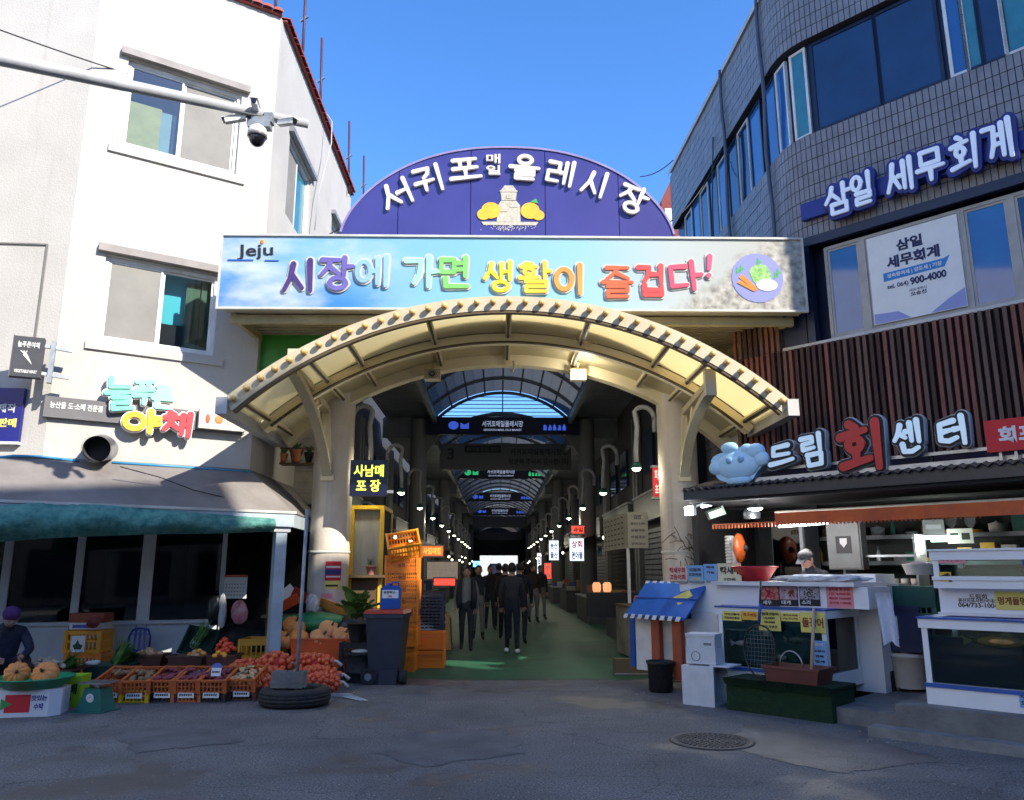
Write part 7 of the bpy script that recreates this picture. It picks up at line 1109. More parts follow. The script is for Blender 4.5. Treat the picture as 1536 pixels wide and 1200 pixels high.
c = FR.px(1345, 1010, .4); t = T('shelf_cabinet', 'small white open cabinet behind the first tank', 'cabinet', tuple(FR.w(c[0], .4, .2)), RZ); b = MB(); b.box(-.25, -.21, -.2, .2, 0, 1.2); b.box(.15, .2, -.2, .2, 0, 1.2); b.box(-.25, .2, -.2, .2, 1.2, 1.24); b.box(-.2, .15, -.2, .2, .0, .04); b.box(-.2, .15, -.2, .2, .6, .63); obj('frame', b, offwhite, t); obj('box', MB().box(-.15, .1, -.1, .15, .64, .9), redor, t); obj('bag', MB().ball((0, 0, .25), (.15, .12, .18), 10, 8), offwhite, t)
c = FR.px(1360, 1000, .6); t = T('white_tub', 'pale lidded tub standing under the blue cool box', 'tub', tuple(FR.w(c[0], .55, .2)), RZ); obj('tub', MB().lathe([(.18, 0), (.20, .35), (.22, .36), (.22, .40), (0, .41)], 20), offwhite, t); obj('lid_knob', MB().tube([(0, 0, .41), (0, 0, .46)], .02, 6), white, t); t = T('cool_box', 'navy blue cool box with white label on the pale tub', 'box', tuple(FR.w(c[0] - .02, .5, .63)), RZ); obj('case', MB().box(-.26, .26, -.2, .2, 0, .50), paint('cool_navy', (.012, .025, .09)), t); obj('lid', MB().box(-.28, .28, -.22, .22, .501, .55), MATS['cool_navy'], t); obj('label', MB().box(-.2, -.0, -.204, -.2005, .15, .42), paper, t); obj('label_print', MB().box(-.17, -.03, -.207, -.2045, .28, .32).box(-.17, -.03, -.207, -.2045, .2, .23), ink, t)
# plinth and platform
pl = T('stone_plinth', 'dark concrete plinth and step carrying the fish tanks', 'plinth', tuple(FR.o), RZ)
PO = 2.60; xk0 = FR.px(1240, 1088, PO)[0]; b = MB(); xr0 = FR.px(1345, 1090, PO)[0]; b.box(xr0, 8, -PO, .4, 0, .30); obj('kerb', b, concrete, pl); b = MB(); b.box(xk0 - .1, xr0 - .01, -PO + .25, .4, 0, .16); obj('step', b, concrete, pl); b = MB(); b.box(xr0 - .2, 8, -PO - .22, -PO - .002, 0, .09); obj('edge_stone', b, mat('pale_stone', (.26, .26, .25), .85, (.16, .16, .155), 4, .4, 20), pl)
# green covered bench
gx0 = FR.px(1090, 1045, 2.45)[0]; gx1 = FR.px(1250, 1085, 2.45)[0]; gb = T('green_bench', 'low bench covered with dark green turf matting in front of the first tank', 'bench', tuple(FR.o), RZ); turf = mat('turf', (.008, .032, .010), .95, (.016, .05, .015), 30, .9, 120); gz = .36
b = MB(); b.box(gx0, gx1, -2.45, -1.85, 0, gz - .03); obj('base', b, turf, gb); b = MB(); b.box(gx0 - .02, gx1 + .02, -2.48, -1.83, gz - .028, gz); obj('mat_top', b, turf, gb); b = MB()
for i in range(500): xx = R.uniform(gx0, gx1); b.box(xx, xx + .012, -2.50, -2.47, gz - .04 - R.uniform(0, .03), gz + .008)
obj('mat_fringe', b, turf, gb, kind='stuff')
# first tank (with end window), standing at offset 1.85..
tank_w = paint('tank_white', (.82, .84, .86), .4, .93)
def tank(name, label, x0, x1, y0, y1, z0, z1, fr0, end=True, foot=.3, watercol=None):
    t = T(name, label, 'fish tank', tuple(FR.o), RZ); f = .055; b = MB(); zg0, zg1 = z0 + foot, z1 - .09
    for xx in (x0, x1 - f):
        for yy in (y0, y1 - f): b.box(xx, xx + f, yy, yy + f, zg0, zg1)
    b.box(x0 - .01, x1 + .01, y0 - .01, y1 + .01, z0, zg0); b.box(x0 - .02, x1 + .02, y0 - .02, y1 + .02, zg1, z1); obj('frame', b, tank_w, t); b = MB(); b.box(x0 - .015, x1 + .015, y0 - .025, y0 - .011, zg0 - .04, zg0 - .001); b.box(x0 - .03, x1 + .03, y0 - .04, y1 + .02, z1 + .001, z1 + .02); obj('trim', b, bluepl if fr0 else tank_w, t)
    obj('glass', MB().box(x0 + f, x1 - f, y0 + .015, y0 + .025, zg0, zg1), water, t)
    if end: obj('end_glass', MB().box(x1 - .025, x1 - .015, y0 + f, y1 - f, zg0, zg1), water, t)
    obj('water', MB().box(x0 + f + .002, x1 - f - .002 if not end else x1 - .03, y0 + .06, y1 - f, zg0 + .002, zg1 - .08), watercol or mat('tank_water', (.03, .10, .11), .12, (.05, .15, .16), 2), t); return t, zg0, zg1
T1x1 = FR.px(1246, 1030, 1.9)[0]; T1x0 = FR.px(1082, 1010, 1.9)[0]; zt1 = FR.px(1246, 917, 1.9)[1]; zb1 = FR.px(1246, 1036, 1.9)[1]
t1, g0, g1 = tank('fish_tank', 'white framed fish tank behind the green bench with yellow price papers', T1x0, T1x1, -1.9, -1.0, zb1, zt1, True, True, .17)
obj('body', MB().box(T1x1 - .1, T1x1 + .26, -.97, -.35, zb1 - .1, zt1 + .42), tank_w, t1); obj('drain_notch', MB().box(T1x1 + .262, T1x1 + .268, -.8, -.66, zb1 - .1, zb1 + .14), dark, t1)
up = T('tank_cabinet', 'white upper cabinet on the first tank with shellfish pictures and pink notice', 'cabinet', tuple(FR.o), RZ); zc2 = FR.px(1190, 873, 1.65)[1]; ux0 = FR.px(1075, 870, 1.6)[0]; ux1 = FR.px(1300, 870, 1.6)[0]
obj('body', MB().box(ux0, ux1, -1.6, -.85, zt1 + .021, zc2 - .05), tank_w, up); obj('counter_top', MB().box(ux0 - .02, ux1 - .1, -1.72, -.8, zc2 - .048, zc2), white, up)
def poster(fr_t, x0, y0, x1, y1, off, bgm, texts, name, label, border=None, cat='notice'):
    q_ = FR.rect([(x0, y0), (x1, y0), (x1, y1), (x0, y1)], off); t_ = T(name, label, cat, tuple(FR.o), RZ); obj('sheet', MB().box(q_[0], q_[1], -off - .004, -off, q_[2], q_[3]), bgm, t_); h_ = q_[3] - q_[2]; w_ = q_[1] - q_[0]
    if border: obj('border', MB().box(q_[0] - .008, q_[1] + .008, -off - .002, -off + .001, q_[2] - .008, q_[3] + .008), border, t_)
    for s_, fx, fz, fw_, fh, m_ in texts: lettering(t_, s_, q_[0] + w_ * fx, q_[2] + h_ * fz, w_ * fw_, h_ * fh, m_, -off - .005, .003, .03)
    return t_, q_
brn = flat('ink_brown', (.20, .04, .02)); rdk = flat('ink_red', (.45, .01, .04))
OU = 1.604
for k, (x0, x1, mt, l_, s_) in enumerate(((1142, 1168, mat('prawn_print', (.35, .03, .02), .6, (.75, .35, .28), 30), 'red prawn picture on the white cabinet', '새우'), (1170, 1196, mat('claw_print', (.55, .50, .52), .6, (.40, .10, .14), 12), 'picture of purple red crab claws on the white cabinet', '대게'), (1200, 1229, mat('shell_print', (.55, .52, .56), .6, (.10, .08, .10), 18), 'spiral shell picture on the white cabinet', '소라'))):
    t_, q_ = poster(None, x0, 880, x1, 908, OU, mt, [], 'shellfish_picture', l_, ink, 'picture'); obj('caption_bar', MB().box(q_[0], q_[1], -OU - .007, -OU - .0045, q_[2], q_[2] + .07), ink, t_); lettering(t_, s_, q_[0] + .08, q_[2] + .035, .12, .05, paper, -OU - .0075, .002, .02); b = MB(); w_ = q_[1] - q_[0]; h_ = q_[3] - q_[2]; cx_, cz_ = (q_[0] + q_[1]) / 2, q_[2] + h_ * .62
    if k == 2:
        for i in range(22): a_ = i * .6; r_ = .012 + i * .003; b.cbox((cx_ + r_ * cos(a_), -OU - .006, cz_ + r_ * sin(a_)), (.016, .002, .016))
    else:
        for i in range(6): b.bar((cx_ + R.uniform(-.08, .06), -OU - .006, cz_ + R.uniform(-.05, .05)), (cx_ + R.uniform(-.06, .08), -OU - .006, cz_ + R.uniform(-.05, .05)), .003, .02)
    obj('drawing', b, [rdk, brn, ink][k], t_)
poster(None, 1240, 878, 1280, 912, OU, pinkpaper, [('상차림 및 초장', .5, .82, .8, .13, rdk), ('1인 4,000원', .5, .62, .8, .13, rdk), ('매운탕 10,000원', .5, .42, .8, .13, rdk), ('공기밥 1,000원', .5, .22, .8, .12, rdk)], 'pink_notice', 'pink handwritten notice on the white cabinet')
poster(None, 1084, 917, 1112, 931, 1.93, yellowpaper, [('자연산활어', .5, .7, .8, .25, ink), ('직접잡은횟감', .5, .3, .8, .25, ink)], 'price_paper', 'yellow paper with two text lines at top left of the tank'); poster(None, 1113, 917, 1137, 930, 1.932, paint('paper_orange', (.80, .48, .05), .7, .9), [('특가세일', .5, .6, .8, .4, redor)], 'price_paper', 'orange yellow paper between two yellow ones on the tank')
poster(None, 1138, 916, 1171, 946, 1.934, yellowpaper, [('돔과고등어', .55, .84, .75, .16, ink), ('15,000', .5, .62, .5, .13, ink), ('20,000', .5, .42, .5, .13, ink), ('바다 자연산', .5, .2, .7, .13, ink)], 'price_paper', 'yellow price list paper behind the landing net'); poster(None, 1172, 919, 1200, 932, 1.933, yellowpaper, [('광어우럭돔', .5, .7, .8, .22, brn), ('1kg 35,000', .5, .3, .8, .22, brn)], 'price_paper', 'yellow paper left of the big lettered one'); poster(None, 1201, 919, 1238, 949, 1.936, yellowpaper, [('돌광어', .5, .5, .86, .5, brn)], 'price_paper', 'yellow paper with three big brown letters on the tank')
poster(None, 1218, 961, 1241, 1000, 1.936, bluepaper, [('문어', .5, .85, .5, .12, paper), ('오징어', .5, .6, .7, .1, ink), ('전복', .5, .4, .6, .1, ink), ('멍게', .5, .2, .6, .1, ink)], 'blue_notice', 'blue and white notice behind the wooden stick')
# counter top things
def counter_sign(x0, y0, x1, y1, bgm, texts, label, off=1.55): return poster(None, x0, y0, x1, y1, off, bgm, texts, 'counter_sign', label)
for t_, q_ in (counter_sign(1003, 849, 1030, 872, paint('paper_salmon', (.75, .55, .42), .7, .92), [('딱새우회', .5, .72, .85, .35, rdk), ('고등어회', .5, .28, .85, .35, rdk)], 'cream sign with reddish lettering, leftmost on the counter'), counter_sign(1031, 848, 1055, 872, bluepaper, [('모듬회', .5, .72, .7, .22, navy), ('포장전문', .5, .42, .8, .2, navy), ('1만원', .5, .15, .6, .2, yellowpaper)], 'light blue sign second on the counter'), counter_sign(1056, 846, 1076, 871, bluepaper, [('택배', .5, .8, .6, .16, navy), ('가능', .5, .5, .6, .16, navy)], 'light blue sign third on the counter'), counter_sign(1077, 845, 1112, 873, paint('paper_cream', (.72, .66, .42), .7, .92), [('딱새우', .55, .62, .88, .42, ink), ('2만원', .5, .15, .5, .14, navy)], 'cream sign with big black lettering beside the red basin')): obj('stand', MB().box(q_[0] + .02, q_[1] - .02, -1.55, -1.50, q_[2] - .02, q_[2] + .03), grey, t_)
c = FR.px(1132, 868, 1.35); t = T('red_basin', 'large round red plastic basin on the counter', 'basin', tuple(FR.w(c[0], 1.35, zc2 + .001)), RZ); obj('basin', MB().lathe([(.0, .0), (.17, 0), (.29, .17), (.31, .175), (.31, .195), (.28, .19), (.16, .02), (0, .02)], 30), paint('basin_red', (.62, .02, .025), .3), t)
t = T('plastic_wrap', 'bunched white plastic sheet lying along the counter edge', 'sheet', tuple(FR.w(FR.px(1230, 870, 1.5)[0], 1.5, zc2 + .04)), RZ); b = MB(); b.ball((0, 0, 0), (.52, .10, .05), 40, 10, 0, lambda a, th: 1 + .25 * sin(9 * a + 5 * th) * sin(th) + .12 * sin(17 * a)); obj('sheet', b, mat('wrap_white', (.68, .69, .70), .5, (.5, .5, .52), 10, .7, 14), t)
t = T('white_towel', 'white towel hung over the corner of the cabinet', 'towel', tuple(FR.w(ux1 + .05, 1.5, zc2 - .10)), RZ); b = MB(); n_ = 10; vs = []
for i in range(n_ + 1):
    for j in range(9): vs.append((j * .022 + .004 * i, -.03 * sin(j * 1.2) - .02 - .05 * (i < 1), -i * .055 - (.06 * abs(j - 4) / 4 if i == n_ else 0)))
b.add(vs, [(i * 9 + j, i * 9 + j + 1, i * 9 + 10 + j, i * 9 + 9 + j) for i in range(n_) for j in range(8)], 0, True); obj('cloth', b, mat('towel_white', (.6, .65, .75), .9, (.5, .55, .68), 8, .4, 30), t)
# net, brown tray, stick
c = FR.px(1140, 1020, 2.2); t = T('landing_net', 'long handled landing net leaning on the tank with blue grip', 'net', tuple(FR.w(c[0], 2.2, gz + .005)), RZ, rot=(radians(-6), 0, RZ)); Lp = MB(); pts = [(.20 * sin(a_) * (1 - .15 * cos(a_)), 0, .30 - .30 * cos(a_)) for a_ in [i * 2 * pi / 24 for i in range(25)]]; Lp.tube(pts, .010, 6); obj('hoop', Lp, black, t); obj('handle', MB().tube([(0, 0, .60), (.03, 0, 1.12)], .014, 8), black, t); obj('grip', MB().tube([(.0, 0, .62), (.02, 0, .85)], .020, 8), bluepl, t); b = MB()
for i in range(-4, 5):
    x = i * .045; h_ = .30 * sqrt(max(0, 1 - (x / .2) ** 2)); b.tube([(x, .02, .30 - h_), (x, .06, .3), (x, .02, .3 + h_)], .0022, 3)
for j in range(1, 13): z = j * .048; x = .2 * sqrt(max(0, 1 - ((z - .3) / .3) ** 2)); b.tube([(-x, .02, z), (0, .06, z), (x, .02, z)], .0022, 3)
obj('mesh', b, grey, t)
c = FR.px(1196, 1030, 2.25); t = T('brown_tray', 'reddish brown plastic tub on the green bench', 'tub', tuple(FR.w(c[0], 2.2, gz + .002)), RZ); obj('tub', tray_mesh(.66, .42, .17, paint('tub_brown', (.16, .05, .04), .45), fl=.9), None, t); obj('handle', MB().tube([(.14 * cos(a_) - .08, 0, .16 + .17 * sin(a_)) for a_ in [i * pi / 12 for i in range(13)]], .008, 6), steel, t)
p1, p2 = FR.px(1217, 1022, 2.15), FR.px(1222, 912, 1.95); t = T('wooden_stick', 'pale wooden stick standing in the brown tub against the tank', 'stick', tuple(FR.w(p1[0], 2.15, p1[1])), RZ); obj('stick', MB().tube([(0, 0, 0), (p2[0] - p1[0], .18, p2[1] - p1[1])], [.024, .018], 8), paint('stick_wood', (.50, .36, .26), .7), t)
for k, (x, y, a_) in enumerate(((1120, 965, .3), (1165, 985, -.2), (1200, 960, .1), (1145, 950, -.4))):
    c = FR.px(x, y, 1.86); fs = T('fish', ['grey fish low at the left of the first tank', 'grey fish near the bottom middle of the first tank', 'grey fish at the right of the first tank', 'grey fish just under the yellow price list'][k], 'fish', tuple(FR.w(c[0], 1.86, c[1])), RZ + a_); b = MB(); b.ball((0, 0, 0), (.15, .02, .04), 14, 8); b.prism([(-.13, 0), (-.20, .04), (-.19, -.04)], -.004, .004); obj('body', b, mat('fish_grey', (.12, .16, .16), .4, (.05, .08, .08), 12), fs); obj('eye', MB().ball((.11, -.015, .008), (.006,) * 3, 6, 5), ink, fs)
# right tanks
xa = FR.px(1392, 1040, 2.35)[0]; zb2 = .30; zt2_ = FR.px(1388, 928, 2.35)[1]
t2_, g0, g1 = tank('fish_tank', 'big lower white fish tank with a brown fish at the right edge', xa, 5.8, -2.35, -1.35, zb2, zt2_, True, False, FR.px(1400, 1024, 2.35)[1] - zb2, mat('tank_water_blue', (.008, .018, .05), .1, (.012, .03, .10), 1.5))
c = FR.px(1505, 962, 2.26); fs = T('fish', 'brown fish swimming in the lower right tank', 'fish', tuple(FR.w(c[0], 2.31, c[1])), RZ); b = MB(); b.ball((0, 0, 0), (.26, .028, .055), 18, 10); b.prism([(-.24, 0), (-.34, .05), (-.33, -.05)], -.008, .008); b.prism([(-.05, .04), (.1, .05), (.05, .09)], -.006, .006); obj('body', b, mat('fish_brown', (.45, .24, .07), .5, (.20, .12, .04), 10), fs); obj('eye', MB().ball((.2, -.02, .01), (.008, .008, .008), 6, 5), ink, fs)
cab = T('tank_cabinet', 'white middle cabinet with text and yellow paper under the upper tank', 'cabinet', tuple(FR.o), RZ); zc0, zc1_ = zt2_ + .03, FR.px(1405, 882, 2.1)[1]; xc0 = FR.px(1410, 905, 2.1)[0]; obj('body', MB().box(xc0, 5.8, -2.1, -1.4, zc0, zc1_), tank_w, cab); obj('batten', MB().box(xc0 - .02, 5.8, -2.13, -2.101, zc0, zc0 + .03), white, cab)
lettering(cab, '드림회', FR.px(1467, 896, 2.1)[0], FR.px(1467, 895, 2.1)[1], .16, .05, ink, -2.101, .003, .02); lettering(cab, '원산지표시판/국내산', FR.px(1467, 902, 2.1)[0], FR.px(1467, 901, 2.1)[1], .36, .045, ink, -2.101, .003, .02); lettering(cab, '064/733-1004', FR.px(1467, 909, 2.1)[0], FR.px(1467, 908, 2.1)[1], .36, .045, ink, -2.101, .003, .02)
poster(None, 1493, 888, 1550, 915, 2.106, yellowpaper, [('멍게돌멍게', .55, .5, .95, .45, brn)], 'price_paper', 'yellow paper with bold brown lettering at the right picture edge')
xu = FR.px(1400, 855, 2.25)[0]; zu0, zu1 = zc1_ + .002, FR.px(1400, 827, 2.25)[1]
t3_, g0, g1 = tank('fish_tank', 'upper white fish tank with pink label and camera sticker', xu, 5.8, -2.25, -1.4, zu0, zu1, False, False, .12, mat('tank_water_dark', (.008, .012, .014), .15, (.015, .022, .022), 3))
poster(None, 1407, 833, 1448, 845, 2.26, pinkpaper, [('독새우새우', .5, .5, .85, .5, brn)], 'pink_label', 'small pink label on the upper right tank'); t_, q_ = poster(None, 1409, 858, 1427, 872, 2.262, paint('sticker_yellow', (.85, .55, .02)), [], 'camera_sticker', 'yellow sticker with a black camera symbol on the upper tank', None, 'sticker'); cx_, cz_ = (q_[0] + q_[1]) / 2, (q_[2] + q_[3]) / 2; obj('symbol', MB().prism([(cx_ - .06, cz_ - .0), (cx_ + .03, cz_ + .04), (cx_ + .05, cz_ + .01), (cx_ - .04, cz_ - .035)], -2.27, -2.2665).box(cx_ + .03, cx_ + .06, -2.27, -2.2665, cz_ - .05, cz_ - .01), ink, t_)
poster(None, 1529, 1038, 1545, 1062, 2.365, bluepaper, [('주', .5, .7, .7, .35, navy), ('의', .5, .3, .7, .35, navy)], 'blue_label', 'small blue label on the base of the lower right tank')
poster(None, 1533, 833, 1560, 850, 2.263, paint('label_deep_blue', (.02, .06, .3)), [], 'blue_label', 'deep blue label on the upper tank at the picture edge')
# blue awning booth
YA = 11.4; bo = T('blue_awning_booth', 'white booth with bright blue sloping awning, orange posts and scalloped white trim', 'booth', tuple(FR.o), RZ)
def A(x, y, off): c = FR.px(x, y, off); return (c[0], -off, c[1])
o1, o2 = 2.05, 1.75
pa, pb, pc1, pd = A(970, 872, 1.15), A(1062, 873, 1.45), A(1028, 927, 1.95), A(938, 921, 1.55)
b = MB(); th_ = Vector((0, 0, -.035)); P4 = [Vector(v) for v in (pa, pb, pc1, pd)]; b.add([tuple(v) for v in P4] + [tuple(v + th_) for v in P4], [(0, 3, 2, 1), (4, 5, 6, 7), (3, 7, 6, 2), (2, 6, 5, 1), (0, 4, 7, 3)]); obj('awning', b, mat('awning_blue', (.02, .13, .48), .5, (.015, .10, .38), 5), bo)
m1, m2 = P4[0].lerp(P4[3], .52), P4[1].lerp(P4[2], .52); b = MB(); b.bar(m1 + Vector((0, -.0, .012)), m2 + Vector((0, 0, .012)), .03, .02); obj('awning_fold', b, MATS['blue_plastic'], bo)
dk0 = P4[1].lerp(P4[0], .22); dv = lambda u, v: tuple(P4[0].lerp(P4[1], u).lerp(P4[3].lerp(P4[2], u), v) + Vector((0, -.004, .012))); b = MB(); b.quad(dv(.78, .30), dv(.66, .50), dv(.80, .50 + .0), dv(.96, .42)); b.add([dv(.72, .36), dv(.62, .50), dv(.86, .50), dv(.92, .42), dv(.80, .26)], [(0, 1, 2, 3, 4)]); b.f.pop(0); b.mi.pop(0); b.sm.pop(0); b.add([dv(.74, .62), dv(.78, .70), dv(.84, .62)], [(0, 1, 2)]); obj('yellow_patch', b, yellowpaper, bo)
b = MB()
for (u0, u1) in ((P4[3], P4[2]), (P4[0], P4[1])):
    for i in range(8):
        q0, q1 = u0.lerp(u1, i / 8), u0.lerp(u1, (i + .55) / 8); b.add([tuple(q0 + Vector((0, -.015, .01))), tuple(q1 + Vector((0, -.015, .01))), tuple(q1 + Vector((-.02, -.03, -.05))), tuple(q0 + Vector((-.02, -.03, -.05)))], [(0, 1, 2, 3)])
obj('scallop_trim', b, white, bo)
def col_at(x0, x1, y0, y1, off, m, nm, th=.1): q_ = FR.rect([(x0, y0), (x1, y0), (x1, y1), (x0, y1)], off); obj(nm, MB().box(q_[0], q_[1], -off, -off + th, max(q_[2], 0), q_[3]), m, bo)
opm = mat('post_orange', (.42, .09, .03), .6, (.30, .06, .025), 4); col_at(977, 989, 928, 1002, 1.6, opm, 'orange_post'); col_at(1009, 1022, 930, 1020, 1.7, opm, 'orange_post'); col_at(945, 952, 926, 1000, 1.35, bluepl, 'blue_post', .04); col_at(954, 978, 926, 1005, 1.40, white, 'white_board', .03); col_at(990, 1009, 930, 995, 1.5, offwhite, 'white_board', .03)
q_ = FR.rect([(1022, 870), (1078, 870), (1078, 1000), (1022, 1000)], 1.5); obj('white_side', MB().box(q_[0], q_[1] + .05, -1.5, -.9, .25, q_[3]), tank_w, bo); obj('side_panel', MB().box(q_[0] + .1, q_[1], -1.52, -1.501, q_[2] + .1, q_[3] - .42), white, bo); obj('skirting', MB().box(q_[0], q_[1] + .05, -1.48, -.9, 0, .249), dark, bo); obj('meter', MB().box(q_[0] + .08, q_[0] + .18, -1.53, -1.505, q_[2] + .62, q_[2] + .70), navy, bo)
q_ = FR.rect([(940, 862), (1025, 862), (1025, 872), (940, 872)], 1.0); 
# bucket, styrofoam boxes
p = G(995, 1040); t = T('black_bucket', 'black round bucket under the blue awning', 'bucket', (p.x, p.y + .15, 0)); obj('bucket', MB().lathe([(0, 0), (.15, 0), (.175, .36), (.19, .365), (.19, .40), (.17, .39), (.16, .02), (0, .02)], 24), rubber, t)
p = G(1067, 1060); t = T('styrofoam_box', 'large white foam box standing on end with its open side to the right', 'box', (p.x, p.y + .22, 0), radians(-40)); b = MB(); b.box(-.21, .21, -.19, .19, 0, .02); b.box(-.21, .21, -.19, .19, .44, .46); b.box(-.21, -.17, -.19, .19, .021, .439); b.box(-.17, .21, -.19, -.16, .021, .439) if False else None; b.box(-.169, .21, .16, .19, .021, .439); obj('shell', b, styro, t); obj('flap', MB().box(.15, .40, -.19, .19, .462, .475), styro, t); obj('front', MB().box(-.21, .21, -.215, -.192, 0, .46), styro, t)
t = T('styrofoam_box', 'small grey white foam box with round mark, lower of two on the big box', 'box', (p.x - .0, p.y + .2, .48), radians(-35)); obj('box', MB().box(-.19, .19, -.14, .14, 0, .19), styro, t); obj('mark', MB().lathe([(.055, 0), (.06, .002), (.05, .004)], 20), grey, t, (-.06, -.141, .09), (pi / 2, 0, 0))
t = T('styrofoam_box', 'flat lidded foam box on top of the foam box pile', 'box', (p.x - .0, p.y + .2, .672), radians(-33)); obj('box', MB().box(-.18, .18, -.14, .14, 0, .13), styro, t); obj('lid', MB().box(-.19, .19, -.15, .15, .131, .165), styro, t); obj('label', MB().box(.04, .14, -.143, -.1405, .03, .06), grey, t)
for k, (x, y, m_, l_) in enumerate(((1030, 1010, paper, 'small white carton on the ground behind the bucket'), (1012, 1025, paint('brick_pink', (.32, .10, .08)), 'pinkish brick lying behind the black bucket'), (950, 1015, browntrim, 'dark wooden crate under the blue awning'))):
    p = G(x, y); t = T('ground_box', l_, 'box', (p.x, p.y + .2, 0), R.uniform(-.3, .3)); obj('box', MB().box(-.12 - .15 * (k == 2), .12 + .15 * (k == 2), -.1, .1, 0, [.22, .09, .25][k]), m_, t); obj('band', MB().box(-.121 - .15 * (k == 2), .121 + .15 * (k == 2), -.103, -.1005, .02, .04), grey, t)
# dry twigs stuck on the right column
b = MB()
for i in range(26): x0, y0 = R.uniform(1008, 1042), R.uniform(790, 848); a_ = atY(x0, y0, 13.62); a2 = atY(x0 + R.uniform(-22, 22), y0 + R.uniform(-22, 22), 13.60); b.tube([a_, a_.lerp(a2, .5) + Vector((0, -.01, .02)), a2], .006, 4)
setp(obj('dry_vine', b, browntrim), 'dry leafless vine clinging to the right gate column', 'vine')
